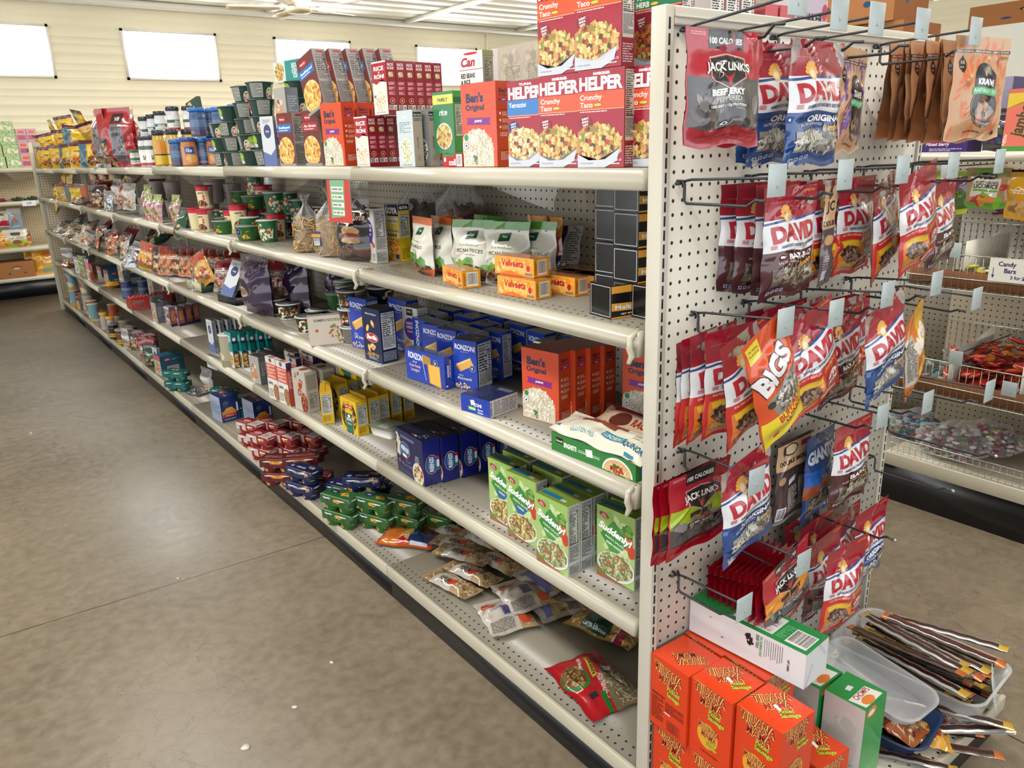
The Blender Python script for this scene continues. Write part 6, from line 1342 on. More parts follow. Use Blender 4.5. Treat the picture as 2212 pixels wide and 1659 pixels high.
@kind
def tijuana():
 w,d,h=.105,.100,.177
 def lg(A,x,y,s,rot=0):
  r=math.radians(rot);T=lambda a,b:(x+a*math.cos(r)-b*math.sin(r),y+a*math.sin(r)+b*math.cos(r))
  s*=.9
  for t,dx,dy,hh,ww in(('TIJUANA',-.002,.017,.018,.072),('MAMA',.003,-.004,.018,.050)):
   p=T(dx*s,dy*s);A.text(t,p[0],p[1],hh*s,'#241c14',w=ww*s,al='c',bold=.115,rot=rot);A.text(t,p[0],p[1],hh*s,'#e8cf6a',w=ww*s,al='c',bold=.075,rot=rot);A.text(t,p[0],p[1],hh*s,'#a8201c',w=ww*s,al='c',bold=.025,rot=rot)
  for t,dx,dy,ww in(('Pickled',.012,-.016,.026),('Sausage',.016,-.027,.036)):
   p=T(dx*s,dy*s);A.text(t,p[0],p[1],.0095*s,'#1c2010',w=ww*s,al='c',bold=.09,rot=rot);A.text(t,p[0],p[1],.0095*s,'#c4cc3c',w=ww*s,al='c',bold=.03,rot=rot)
 O='#d63c12'
 A=Art(w,h,O);lg(A,w*.48,h*.76,1.25,-3);A.ell(w*.46,h*.34,w*.25,h*.17,'#e2a02c');lg(A,w*.47,h*.33,.85,-6);A.fine(w*.3,h*.10,w*.45,h*.02,1,'#5c1408',4)
 S=Art(d,h,O);lg(S,d*.48,h*.80,1.15,4);S.ell(d*.5,h*.38,d*.22,h*.15,'#e2a02c');lg(S,d*.5,h*.37,.75,4);S.poly([(d*.1,h*.45),(d*.24,h*.5),(d*.24,h*.38),(d*.1,h*.36)],'#c4202c')
 T_=Art(w,d,'#dd4318');lg(T_,w*.52,d*.52,1.2,55);T_.poly([(w*.44,d*.50),(w*.60,d*.46),(w*.61,d*.53),(w*.45,d*.57)],'#e6e8ee')
 return carton('sausage_carton',w,d,h,A,S,topart=T_,mat=M_GLOSS)
@kind
def tijuana_back():
 w,d,h=.105,.100,.177
 o=K['tijuana']();me=o.data;bpy.data.objects.remove(o)
 O='#d63c12';A=Art(w,h,O)
 for t,x,y,ww in(('TIJUANA',.46,.80,.082),('MAMA',.50,.68,.058)):
  for c,b in(('#241c14',.115),('#e8cf6a',.075),('#a8201c',.025)):A.text(t,w*x,h*y,.020,c,w=ww,al='c',bold=b,rot=-6)
 for t,y in(('Pickled',.61),('Sausage',.53)):A.text(t,w*.62,h*y,.011,'#1c2010',w=.034,al='c',bold=.09,rot=-6);A.text(t,w*.62,h*y,.011,'#c4cc3c',w=.034,al='c',bold=.03,rot=-6)
 A.text('Nutrition Facts',w*.05,h*.46,.006,'#3a0c06',w=w*.35,bold=.03);A.fine(w*.05,h*.1,w*.32,h*.34,12,'#6a1a0a',4);A.fine(w*.42,h*.3,w*.5,h*.14,7,'#7a200c',5);A.rect(w*.40,h*.27,w*.56,h*.29,'#e8cfc8');A.bars(w*.45,h*.02,w*.38,h*.19,4,O,'#3a0c06')
 T_=Art(w,d,'#dd4318')
 for t,dy in(('TIJUANA',.62),('MAMA',.42)):
  for c,b in(('#241c14',.115),('#e8cf6a',.075),('#a8201c',.025)):T_.text(t,w*dy,d*.5,.020,c,w=.07 if dy>.5 else .05,al='c',bold=b,rot=-125)
 return carton('sausage_carton',w,d,h,A,O,topart=T_,mat=M_GLOSS)
@kind
def chomps_white():
 w,d,h=.275,.088,.08  # lies lengthways: long face w, green top
 A=Art(w,h,'#dfe0e2');A.text('CRUSH TODAY.',w*.60,h*.92,h*.075,'#1c1c1c',rot=-90,bold=.05,w=h*.42);A.text('THE CHOMPIAN WAY.',w*.63,h*.92,h*.075,'#2f9a4c',rot=-90,bold=.05,w=h*.62)
 for i in range(9):
  A.rect(w*(.67+.018*i),h*(.35+.04*(i%3)),w*(.67+.018*i)+.0012,h*.90,'#5c5c60')
 A.text('HAPPY CHOMPING.',w*.86,h*.62,h*.06,'#2a2a2c',rot=-90,w=h*.34)
 A.grain(w*.55,h*.7,w*.03,h*.18,['#1c1c1c'],14,.008,2,4);A.rect(w*.3,h*.3,w*.32,h*.33,'#3a3a3c');A.grain(w*.2,h*.75,w*.02,h*.02,['#4a4a4c'],2,.003,1,3)
 T_=Art(w,d,'#1f8a44');T_.rect(w*.36,d*.14,w*.70,d*.90,'#ddd9d6');T_.text('Nutrition Facts',w*.38,d*.76,d*.1,'#2c2a2a',w=w*.2,bold=.04);T_.text('100',w*.62,d*.58,d*.1,'#2c2a2a',al='r',bold=.04)
 for i in range(3):T_.rect(w*.38,d*(.70-.18*i),w*.68,d*(.71-.18*i),'#2c2a2a')
 T_.fine(w*.38,d*.18,w*.3,d*.50,9,'#7a7676',4);T_.bars(w*.80,d*.12,w*.17,d*.62,5,'#e2e2e2');T_.fine(w*.72,d*.15,w*.07,d*.6,12,'#67b884',4);T_.fine(w*.28,d*.5,w*.06,d*.4,8,'#5cae7a',4)
 S=Art(d,h,'#d3d5d8');S.poly([(0,0),(d*.3,h*.6),(d*.36,h*.6),(d*.1,0)],'#b4b8bc');S.poly([(d*.5,h),(d*.9,h*.5),(d*.95,h*.55),(d*.62,h)],'#c0c3c6')
 return carton('meat_stick_carton',w,d,h,A,S,topart=T_)
@kind
def chomps_up():
 w,d,h=.092,.092,.25
 A=Art(w,h,'#d8cfcb');A.grain(w*.5,h*.4,w*.48,h*.4,['#d3c8c2','#dcd4d0','#cfc4bf'],40,.04,1.4,4,square=True);A.rect(w*.7,h*.38,w*.82,h*.385,'#2a2a2c');A.text('BLACK',w*.95,h*.13,h*.03,'#2a2a2c',al='r',bold=.04);A.text('THE ICK',w*.95,h*.09,h*.03,'#2f9a4c',al='r',bold=.04);A.rect(w*.85,h*.16,w*.98,h*.165,'#1c1c1c')
 S=Art(d,h,'#239648');S.rect(d*.2,0,d,h*.13,'#e4e0da');S.text('CHOMPS',d*.60,h*.03,h*.07,'#9c1c34',w=d*.6,al='c',bold=.02);S.text('YOUR NEW FRIEND',d*.5,h*.16,h*.022,'#cfe8d6',al='c',rot=8);S.ring(d*.5,h*.30,.006,.008,.0008,'#bfe0c8');S.ell(d*.3,h*.94,d*.22,h*.05,'#e8863c');S.ell(d*.3,h*.93,d*.14,h*.025,'#f4ece4')
 T_=Art(w,d,'#1f8f44');T_.poly([(w*.55,d*.05),(w*.95,d*.12),(w*.95,d*.88),(w*.55,d*.80)],'#ece8e4');T_.text('CHOMPS',w*.70,d*.20,d*.14,'#9c1c34',w=d*.58,rot=90,bold=.02);T_.ell(w*.84,d*.42,w*.12,d*.22,'#e8863c');T_.poly([(w*.30,d*.35),(w*.42,d*.38),(w*.40,d*.58),(w*.28,d*.54)],'#dfe3ea');T_.fine(w*.96,d*.1,w*.03,d*.8,10,'#cfe8d6',3)
 return carton('meat_stick_carton',w,d,h,A,S,topart=T_,mat=M_GLOSS)
def stick(seed,cols,ln=.30,w=.030,n=1):
 """one wrapped meat stick: flat clear wrapper with a dark stick and printed band"""
 A=Art(ln,w,cols[0]);A.rect(ln*.06,w*.2,ln*.94,w*.62,'#3a201c');A.rect(ln*.08,w*.48,ln*.92,w*.55,'#5c3830');A.rect(ln*.05,w*.68,ln*.95,w*.95,cols[1]);A.text(cols[3],ln*.5,w*.72,w*.17,'#1c1a18',w=ln*.5,al='c',bold=.04);A.rect(0,0,ln*.05,w,cols[2]);A.rect(ln*.93,0,ln,w,cols[2])
 r=random.Random(seed)
 m=MB()
 def S(u,v):
  a=2*v/w-1;z=.006*(1-a*a)*np.clip(np.minimum(u,ln-u)/.02,0,1)+.0012*np.sin(u*130+seed)
  P=np.stack([u-ln/2,v-w/2,z+.003*np.sin(u/ln*PI+seed)],-1);n=np.stack([0*u,a*.5,1+0*u],-1);n/=np.linalg.norm(n,axis=-1)[...,None];return P,n
 m.wrap(A,S,24,6)
 B=Art(ln,w,cols[0])
 def Sb(u,v):
  P,n=S(u,w-v);P=P.copy();P[...,2]=-.002-.3*(P[...,2]);return P,-n
 m.wrap(B,Sb,8,2)
 return m.build('meat_stick',M_FILM)
@kind
def stick_brown():return stick(1,['#8f887e','#b5b0aa','#c49a34','SMOKED BEEF STICK'])
@kind
def stick_yellow():return stick(2,['#6c5a34','#d9c42c','#b8862a','JALAPENO'])
@kind
def stick_red():return stick(3,['#5c4a44','#a83028','#c46a2c','ORIGINAL'])
@kind
def stick_nacho():return stick(4,['#2c1c18','#4a2a20','#b85a2c','NACHO CHEESE'])
@kind
def stick_white():return stick(5,['#a8a6a2','#c9c9c9','#c9a23a','BEEF'])
# ------------------------------------------------------------------ placing
_P={}
def proto(k):
 if k not in _P:_P[k]=K[k]()
 return _P[k]
_used=set()
def drop(k,x,y,z,rz=0,rx=0,ry=0,label=None,cat=None,group=None,sc=1):
 """first use moves the prototype itself, then copies of it and of its parts"""
 p=proto(k)
 o=p if k not in _used else copy_tree(p)
 _used.add(k)
 o.location=(x,y,z);o.scale=(sc,sc,sc)
 o.rotation_euler=(Matrix.Rotation(math.radians(rz),3,'Z')@Matrix.Rotation(math.radians(ry),3,'Y')@Matrix.Rotation(math.radians(rx),3,'X')).to_euler()
 if 'group' in o:del o['group']
 tag(o,label,cat,group)
 return o
 # ------------------------------------------------------------------ the goods
 # @group|category|start of label|end of label, then one line per thing: kind, x y z in metres, turn (roll, tilt) in degrees; middle of its label
GOODS="""@red dinner kit cartons on the top shelf|box||
dinner_taco .07 .136 1.494 -84;red taco dinner carton in the lower row, second from the end post
dinner_taco .075 .266 1.494 -84;red taco dinner carton in the lower row, third from the end post
dinner_taco .105 .05 1.494 -86;red taco dinner carton in the lower row, partly behind the end post
dinner_tuna .085 .395 1.494 -86;blue banded tuna dinner carton beside the orange rice cartons
dinner_taco .082 .278 1.679 -86;red taco dinner carton stacked in the upper row, the one nearer the white cartons
dinner_taco .075 .151 1.679 -85;red taco dinner carton in the upper row with its ingredients panel showing
dinner_tomato .19 .108 1.679 -88;tomato herb dinner carton in the upper row, cut by the end post
@orange rice cartons on the top shelf|box|orange rice carton |
rice_carton .075 .554 1.494 -84;on the top shelf beside the dinner kits
rice_carton .17 .567 1.494 -86;on the top shelf, tucked behind the blue banded tuna carton
rice_carton .07 1.354 1.496 -84;on the top shelf beside the slim red cartons
rice_carton .135 1.382 1.496 -86;behind the slim red cartons, nearer the aisle
rice_carton .2 1.408 1.496 -86;farthest back behind the slim red cartons
@slim red rice cartons on the top shelf|box|slim red rice carton |
slim_rice .072 1.195 1.494 -87;in the lower row, first back from the aisle
slim_rice .105 1.199 1.494 -87;in the lower row, second back from the aisle
slim_rice .139 1.203 1.494 -87;in the lower row, third back from the aisle
slim_rice .172 1.207 1.494 -87;in the lower row, fourth back from the aisle
slim_rice .206 1.211 1.494 -87;in the lower row, fifth back from the aisle
slim_rice .095 1.1 1.638 -87;in the upper row, first back from the aisle
slim_rice .129 1.104 1.638 -87;in the upper row, second back from the aisle
slim_rice .162 1.108 1.638 -87;in the upper row, third back from the aisle
slim_rice .196 1.112 1.638 -87;in the upper row, fourth back from the aisle
slim_rice .229 1.116 1.638 -87;in the upper row, fifth back from the aisle
slim_rice .263 1.12 1.638 -87;in the upper row, sixth back from the aisle
slim_rice .13 1.02 1.494 -87;carrying the upper row, first back behind the bulgur cartons
slim_rice .164 1.02 1.494 -87;carrying the upper row, second back behind the bulgur cartons
slim_rice .198 1.02 1.494 -87;carrying the upper row, third back behind the bulgur cartons
@bulgur cartons|box||
grain_pale .07 .927 1.494 -86;pale bulgur carton with a grey herb side panel, on the top shelf
grain_dark .112 .915 1.494 -86;darker bulgur carton just behind the pale one
@pale cartons on the centre cap|box||
white_grain_box .446 1.041 1.669 -88;pale carton reading delicious anytime, on the centre cap
white_back_box .446 .917 1.669 -88;beige carton turned backwards, middle of the three on the centre cap
white_back_box .446 .811 1.669 -88;beige carton turned backwards on the centre cap beside the dinner kits
@grey potato cartons on the top shelf|box|upright grey sided potato |
potato_blue .08 1.775 1.495 -84;carton nearest the dark green bowls
potato_red .11 1.62 1.495 -84;carton, second from the dark green bowls
potato_blue .15 1.5 1.495 -84;carton just behind the orange rice carton
@leaning potato cartons|box|leaning potato carton in the tilted upper row, | counted from the aisle
potato_blue .08 1.49 1.685 -84 0 -17;first
potato_red .13 1.47 1.685 -84 0 -17;second
potato_blue .18 1.45 1.685 -84 0 -17;third
potato_blue .23 1.43 1.685 -84 0 -17;fourth
potato_red .28 1.41 1.685 -84 0 -17;fifth
@dark green rice bowls on the top shelf|bowl|dark green rice bowl, |
green_soup .1 2.1 1.496 -50;nearest the potato cartons, bottom
green_soup .1 2.1 1.557 -150;nearest the potato cartons, second up
green_soup .1 2.1 1.618 -80;nearest the potato cartons, third up
green_soup .1 2.1 1.679 10;nearest the potato cartons, fourth up
green_soup .1 2.1 1.74 -15;nearest the potato cartons, topmost
green_soup .11 2.3 1.496 -150;second column, bottom
green_soup .11 2.3 1.557 -80;second column, second up
green_soup .11 2.3 1.618 10;second column, third up
green_soup .11 2.3 1.679 -15;second column, fourth up
green_soup .11 2.3 1.74 -50;second column, topmost
green_soup .22 2.02 1.496 -80;column farthest back, bottom
green_soup .22 2.02 1.557 10;column farthest back, second up
green_soup .22 2.02 1.618 -15;column farthest back, third up
green_soup .22 2.02 1.679 -50;column farthest back, fourth up
green_soup .22 2.02 1.74 -150;column farthest back, topmost
green_soup .11 2.5 1.493 10;third column, bottom
green_soup .11 2.5 1.554 -15;third column, second up
green_soup .11 2.5 1.615 -50;third column, third up
green_soup .11 2.5 1.676 -150;third column, fourth up
green_soup .23 2.24 1.496 -15;back column, bottom
green_soup .23 2.24 1.557 -50;back column, second up
green_soup .23 2.24 1.618 -150;back column, third up
green_soup .12 2.68 1.493 -50;column by the blue lids, bottom
green_soup .12 2.68 1.554 -150;column by the blue lids, second up
green_soup .12 2.68 1.615 -80;column by the blue lids, third up
@blue lidded jars on the top shelf|jar||
sauce_jar .1 3.154 1.493 -70;orange sauce jar with a blue lid, front of the lower row
blue_jar .085 3.304 1.493 -30;dark blue jar at the left of the orange sauce jar
blue_jar .17 3.149 1.493 -110;dark blue jar behind the orange sauce jar
sauce_jar .21 3.124 1.493 -80;blue lidded sauce jar in the lower row, nearest the green bowls
blue_jar .12 3.014 1.628 0;tall blue lidded jar in the upper row, first counted from the spice bottles
blue_jar .2 3.082 1.628 50;tall blue lidded jar in the upper row, second counted from the spice bottles
blue_jar .15 2.775 1.618 20;tall blue lidded jar in the upper row, third counted from the spice bottles
blue_jar .22 2.832 1.618 90;tall blue lidded jar in the upper row, fourth counted from the spice bottles
blue_jar .16 2.566 1.618 130;tall blue lidded jar in the upper row, fifth counted from the spice bottles
@bowls under the jars|bowl||
green_soup .16 2.8 1.493 -90;dark bowl under the blue lidded jars, nearer the aisle
green_soup .23 2.882 1.493 -60;dark bowl under the blue lidded jars, set farther back
green_soup .16 2.8 1.554 0;red badged bowl right under the blue lidded jars
green_soup .23 2.869 1.554 60;red badged bowl under the jars, set farther back
@yellow spice jars|jar|tall yellow spice jar |
garlic_jar .085 3.642 1.493 -80;nearest the small spice bottles
garlic_jar .12 3.501 1.493 -110;in the middle of three
garlic_jar .2 3.507 1.493 -50;set back behind the blue lids
@black lidded shakers|jar|black lidded shaker in the upper row, | from the red bags
pepper_jar .14 4.116 1.637 0;first
pepper_jar .17 4.058 1.647 40;second
pepper_jar .2 4.003 1.662 80;third
pepper_jar .2 3.728 1.672 120;fourth
pepper_jar .27 3.674 1.672 160;fifth
@small spice bottles|bottle|small spice |
small_spice .07 4.227 1.487 -90;bottle nearest the red bags
small_spice .09 4.236 1.487 -60;bottle, second from the red bags
small_spice .11 4.244 1.487 -30;bottle, third from the red bags
small_spice .24 4.38 1.487 0;bottle hidden deep behind the yellow jars
@white shakers|bottle|white shaker |
white_spice .1 4.061 1.487 -90;with a red foot by the small spice bottles
white_spice .12 4.005 1.487 -65;touching the tall yellow spice jar
white_spice .2 4.405 1.487 -40;set back behind the other two
@large red bags|bag|large red bag |
big_red_bag .09 5.143 1.861 -90;with a clear window, nearest the baking chips
big_red_bag .14 4.952 1.861 -57;with a gray nutrition panel, in front
big_red_bag .3 5.179 1.861 -95;leaning back behind the shakers
@yellow baking chip bags on the top shelf|bag|yellow baking chip bag | from the far post
chip_bag .1 8.848 1.662 -60 6 0;in the front row, first
chip_bag_b .12 8.524 1.662 -110 -8 0;in the front row, second
chip_bag .08 7.76 1.662 -45 10 0;in the front row, third
chip_bag_c .13 7.702 1.662 -80 -5 0;in the front row, fourth
chip_bag .1 7.107 1.669 -35 6 0;in the front row, fifth
chip_bag_c .09 6.672 1.669 -65 -8 0;in the front row, sixth
chip_bag_b .12 6.552 1.669 -100 10 0;in the front row, seventh
chip_bag .1 6.128 1.669 -50 -5 0;in the front row, eighth
chip_bag_b .11 5.914 1.676 -70 6 0;in the front row, ninth
chip_bag_c .1 5.598 1.676 -40 -8 0;in the front row, tenth
chip_bag_b .16 8.85 1.787 -70 20 8;piled higher, first
chip_bag .15 8.117 1.797 -30 12 -10;piled higher, second
chip_bag_c .18 7.896 1.787 -105 28 14;piled higher, third
chip_bag .16 7.346 1.802 -55 15 0;piled higher, fourth
chip_bag_b .17 6.968 1.804 -85 20 -6;piled higher, fifth
chip_bag_c .2 6.771 1.814 -20 12 8;piled higher, sixth
chip_bag_b .18 6.271 1.819 -60 28 -10;piled higher, seventh
chip_bag .22 6.268 1.824 -80 15 14;piled higher, eighth
chip_bag_b .24 8.483 1.937 -90 20 0;piled higher, ninth
chip_bag .25 7.698 1.937 -50 12 -6;piled higher, tenth
chip_bag_c .26 7.03 1.954 -75 28 8;piled higher, eleventh
@black cheese cartons on the second shelf|box||
meltz .075 .172 1.186 -97;black cheese carton at the bottom front, its whole label showing
meltz .125 .146 1.258 -92;black cheese carton, second up in the column by the post
meltz .125 .146 1.331 -92;black cheese carton, third up in the column by the post
meltz .125 .146 1.403 -92;topmost black cheese carton in the column by the post
meltz .172 .252 1.186 -91;black cheese carton at the bottom of the shorter column
meltz .172 .252 1.258 -91;black cheese carton, second up in the shorter column
meltz .172 .252 1.331 -91;black cheese carton, third up in the shorter column
meltz .172 .252 1.403 -91;topmost black cheese carton of the shorter column
meltz .125 .09 1.186 -92;black cheese carton under the column by the post
@yellow cheese loaf cartons|box||
velveeta .098 .452 1.186 -86;yellow cheese loaf carton at the bottom, nearest the aisle
velveeta .118 .482 1.233 -84;yellow cheese loaf carton stacked on top of another
velveeta .191 .416 1.186 -86;yellow cheese loaf carton in the row, second from the aisle
velveeta .238 .399 1.186 -86;yellow cheese loaf carton in the row, third from the aisle
velveeta .062 .712 1.186 -101;glare washed yellow loaf carton lying alone by the shelf edge
velveeta .25 .49 1.186 -88;yellow cheese loaf carton at the back of the row, first of those by the panel
velveeta .305 .49 1.186 -88;yellow cheese loaf carton at the back of the row, second of those by the panel
velveeta .25 .345 1.186 -88;yellow cheese loaf carton at the back of the row, third of those by the panel
velveeta .305 .345 1.186 -88;yellow cheese loaf carton at the back of the row, fourth of those by the panel
@nut pouches on the second shelf|bag||
nut_bag .17 .806 1.351 -68;green topped nut pouch nearest the lone yellow loaf carton
nut_bag .19 .683 1.351 -70;green topped pecan pouch standing behind the stacked loaf cartons
nut_bag .24 .631 1.351 -74;green topped pecan pouch beside the red snack pouch
nut_bag .27 .878 1.351 -90;green topped nut pouch standing in the row behind
red_snack_bag .31 .671 1.356 -90;red and yellow snack pouch behind the pecan pouches
dark_pouch .34 .648 1.33 -60 -20 0;dark dried fruit pouch slumped against the back panel
@orange topped nut pouches|bag|orange topped nut |
nut_bag_orange .13 1.014 1.351 -98;pouch standing apart beside the yellow rice carton
nut_bag_orange .17 .974 1.351 -98;pouch, middle of the three
nut_bag_orange .19 .944 1.351 -98;pouch touching the green topped ones
@orange rice cartons on the third shelf|box|orange rice carton on the third |
rice_carton .15 .433 .857 -81;shelf, front of the row of four
rice_carton .198 .425 .857 -82;shelf, second in the row of four
rice_carton .241 .416 .857 -82;shelf, third in the row of four
rice_carton .283 .409 .857 -82;shelf, fourth in the row of four
rice_carton .325 .24 .857 -80;shelf by the end post, behind the white bag
@blue pasta cartons on the third shelf|box||
ronz_a .162 .81 .857 -74;blue pasta carton in front with a pasta tube picture and calories panel
ronz_b .281 .848 .857 -80;blue pasta carton beside the orange cartons, nutrition panel showing
ronz_a .195 1.049 .857 -78;blue pasta carton half hidden behind the lasagna carton
ronz_a .193 .962 .857 -78;blue pasta carton just behind the front one
ronz_tall .153 1.469 .857 -82;tall blue pasta carton behind the navy one
ronz_tall .236 1.333 .857 -84;tall blue pasta carton between the navy carton and the cream one
@rear pasta cartons on the third shelf|box|dark topped pasta carton in the rear rows of the third shelf, | seen
ronz_b .3 .95 .857 -82;first
ronz_a .22 1 .857 -84;second
ronz_a .33 1.07 .857 -86;third
ronz_b .38 .86 .857 -90;fourth
ronz_b .36 .74 .857 -90;fifth
ronz_b .4 1 .857 -88;sixth
ronz_a .24 1.22 .857 -86;seventh
ronz_b .35 1.22 .857 -86;eighth
ronz_b .4 1.14 .857 -86;ninth
goya_short .3 .62 .857 -85;tenth
ronz_b .4 .62 .857 -85;eleventh
@blue cartons lying on top of the rear rows|box|blue carton lying under the second shelf, |
ronz_tall .2 1.05 1.009 -90 0 -90;middle of the stack
ronz_tall .21 .88 1.009 -90 0 -90;by its front rail
ronz_tall .27 1.2 1.009 -90 0 -90;farthest along
@navy stuffed pasta cartons|box|navy stuffed pasta carton, |
manicotti .052 .968 .533 -92;nearest the aisle, whole front showing
manicotti .114 .955 .533 -90;second in the row, logo upside down
manicotti .18 .943 .533 -90;third in the row
manicotti .245 .935 .533 -90;fourth in the row
manicotti .31 .925 .533 -90;fifth in the row, half behind the price rail
@green pasta salad cartons on the fourth shelf|box|green pasta salad |
salad_caesar .092 .546 .533 -86;carton standing farthest from the post, blue diamond
salad_caesar .075 .44 .533 -86;carton, middle of the front row, blue diamond
salad_green .045 .283 .533 -88;carton right at the shelf front, green diamond
salad_green .086 .284 .533 -89;carton directly behind the front one, nutrition side showing
salad_green .121 .137 .533 -85;carton by the end post, green diamond
salad_green .15 .56 .533 -88;carton standing in the rear rows, first of those behind
salad_caesar .2 .555 .533 -88;carton standing in the rear rows, second of those behind
salad_caesar .25 .55 .533 -88;carton standing in the rear rows, third of those behind
salad_green .145 .42 .533 -88;carton standing in the rear rows, fourth of those behind
salad_caesar .19 .415 .533 -88;carton standing in the rear rows, fifth of those behind
salad_caesar .235 .41 .533 -88;carton standing in the rear rows, sixth of those behind
salad_green .13 .285 .533 -88;carton standing in the rear rows, seventh of those behind
salad_caesar .175 .285 .533 -88;carton standing in the rear rows, eighth of those behind
salad_caesar .22 .285 .533 -88;carton standing in the rear rows, ninth of those behind
salad_green .265 .285 .533 -88;carton standing in the rear rows, tenth of those behind
salad_caesar .165 .14 .533 -88;carton standing in the rear rows, eleventh of those behind
salad_caesar .21 .14 .533 -88;carton standing in the rear rows, twelfth of those behind
salad_green .255 .14 .533 -88;carton standing in the rear rows, thirteenth of those behind
@yellow bean bowl cartons|box|yellow bean bowl |
yellow_bowl .097 1.511 .533 -86;carton in front, whole picture showing
yellow_bowl .152 1.522 .533 -86;carton, second in the front row
yellow_bowl .196 1.528 .533 -86;carton, third in the front row
yellow_bowl .255 1.539 .533 -86;carton, fourth in the front row
yellow_bowl .315 1.551 .533 -86;carton, fifth in the front row
yellow_bowl .053 1.73 .533 -115;carton turned edge on at the shelf lip
yellow_bowl .141 1.76 .533 -84;carton in the back row, first from the one at the lip
yellow_bowl .2 1.795 .533 -84;carton in the back row, second from the one at the lip
yellow_bowl .247 1.806 .533 -84;carton in the back row, third from the one at the lip
yellow_bowl .22 1.75 .673 -80;carton tipped on top of the back row
@film topped trays|tray||
clear_tray .192 1.46 .533 15;clear film topped tray in front of the navy cartons
clear_tray .26 1.3 .533 5;clear film topped tray farther back on the fourth shelf
@quinoa cartons|box||
quinoa_box .041 2.023 .533 -84;red and white quinoa carton nearer the chili kit
quinoa_box .032 2.118 .533 -84;red and white quinoa carton farther from the chili kit
quinoa_box .1 2.06 .533 -84;quinoa carton in the row behind, first from the aisle
quinoa_box .13 2.15 .533 -84;quinoa carton in the row behind, second from the aisle
quinoa_box .17 2.05 .533 -84;quinoa carton in the row behind, third from the aisle
quinoa_box .2 2.16 .533 -84;quinoa carton in the row behind, fourth from the aisle
@chili kit cartons|box|white chili kit carton, | back in its row
chili_box .135 1.88 .533 -84;second
chili_box .2 1.87 .533 -84;third
chili_box .265 1.86 .533 -84;fourth
@teal pasta cartons on the fourth shelf|box|teal pasta carton, | back from the aisle
teal_box .065 2.79 .533 -84;first
teal_box .103 2.772 .533 -84;second
teal_box .141 2.754 .533 -84;third
teal_box .179 2.736 .533 -84;fourth
teal_box .217 2.718 .533 -84;fifth
@street food cartons|box|street food carton in the back, | behind the silver one
gray_bar_box .16 2.5 .533 -84;first
gray_bar_box .22 2.4 .533 -84;second
gray_bar_box .28 2.3 .533 -84;third
@silver rice cartons|box|silver rice carton standing alone, | back
silver_box .09 3.18 .533 -84;first
silver_box .125 3.16 .533 -84;second
silver_box .16 3.14 .533 -84;third
silver_box .195 3.12 .533 -84;fourth
@dark green cartons|box|dark green carton behind the silver ones, | back
dark_box .25 3.06 .533 -84;first
dark_box .28 3.06 .533 -84;second
dark_box .31 3.06 .533 -84;third
@purple snack cartons|box|purple and brown snack carton, | back in its row
purple_bar_box .087 4.047 .533 -84;first
purple_bar_box .129 4.024 .533 -84;second
purple_bar_box .181 4.046 .533 -84;third
purple_bar_box .233 4.072 .533 -84;fourth
@gray snack cartons|box||
gray_bar_box .051 4.216 .533 -84;gray snack carton beside the purple ones, nearer the aisle
gray_bar_box .106 4.26 .533 -84;gray snack carton behind the other gray one
@navy tins|tin||
blue_tin .12 5.38 .533 0;navy round tin stacked at the bottom of a pair
blue_tin .22 5.3 .533 40;navy round tin behind the first one
@cartons behind the ramen case|box|brown and white carton behind the ramen case, | back
chili_box .22 5 .533 -84;first
chili_box .28 4.95 .533 -84;second
chili_box .34 4.9 .533 -84;third
chili_box .4 4.85 .533 -84;fourth
@teal stuffing cartons|box|teal mix carton |
teal_case .12 6.05 .533 -84;with a pale panel, nearest the navy tin
teal_case .24 6 .533 -84;set farther back
teal_case .12 6.35 .533 -84;beyond the nearest one
@cups and bowls on the second shelf|cup||
pasta_cup .09 3.002 1.186 20;red rimmed pasta cup, second shelf, at the shelf edge by the flat green pouches
pasta_cup .09 3.156 1.186 120;red rimmed pasta cup, second shelf, at the shelf edge, farther along
pasta_cup .12 3.07 1.294 30;red rimmed pasta cup, second shelf, stacked above the edge cups
green_cup .11 2.791 1.186 10;green macaroni bowl, second shelf, low beside the edge cups
pasta_cup .14 2.662 1.216 60;red rimmed pasta cup, second shelf, standing alone near the bracket
pasta_cup .2 2.683 1.186 90;red rimmed pasta cup, second shelf, behind the lone cup
green_cup .22 2.672 1.296 30;green macaroni bowl, second shelf, on top of the cup behind
green_cup .24 2.465 1.186 30;green macaroni bowl, second shelf, behind the clear stick noodle bag
pail .18 4.247 1.186 0;gray paper pail, second shelf, in the row before the yellow bottles
pail .2 3.998 1.186 30;gray paper pail, second shelf, beside the pink pouches
pail .19 4.279 1.293 0;gray paper pail, second shelf, stacked on the first pail
pail .21 4.009 1.293 20;gray paper pail, second shelf, stacked on the second pail
pail .22 3.237 1.306 10;gray paper pail, second shelf, high under the top shelf
pail .16 4.561 1.186 40;gray paper pail, second shelf, farthest of the pails
noodle_cup .2 2.989 1.186 0;green noodle cup, second shelf, in shade behind the edge cups
noodle_cup .28 2.662 1.186 0;green noodle cup, second shelf, in shade near the noodle bags
black_cup .3 2.4 1.186 0;black noodle bowl, second shelf, deep behind the noodle bags
noodle_cup .3 2.347 1.256 0;green noodle cup, second shelf, raised behind the noodle bags
green_cup .28 3.022 1.306 0;green macaroni bowl, second shelf, upper row under the top shelf
noodle_cup .3 2.843 1.356 0;green noodle cup, second shelf, topmost under the top shelf
@cups and bowls on the third shelf|cup||
black_cup .166 2.241 .857 20;black noodle bowl with a gray panel, third shelf front
black_cup .154 2.382 .857 110;black noodle bowl beside the pasta cups, food picture showing
green_cup .21 2.032 .857 -40;green macaroni bowl alone in front on the third shelf
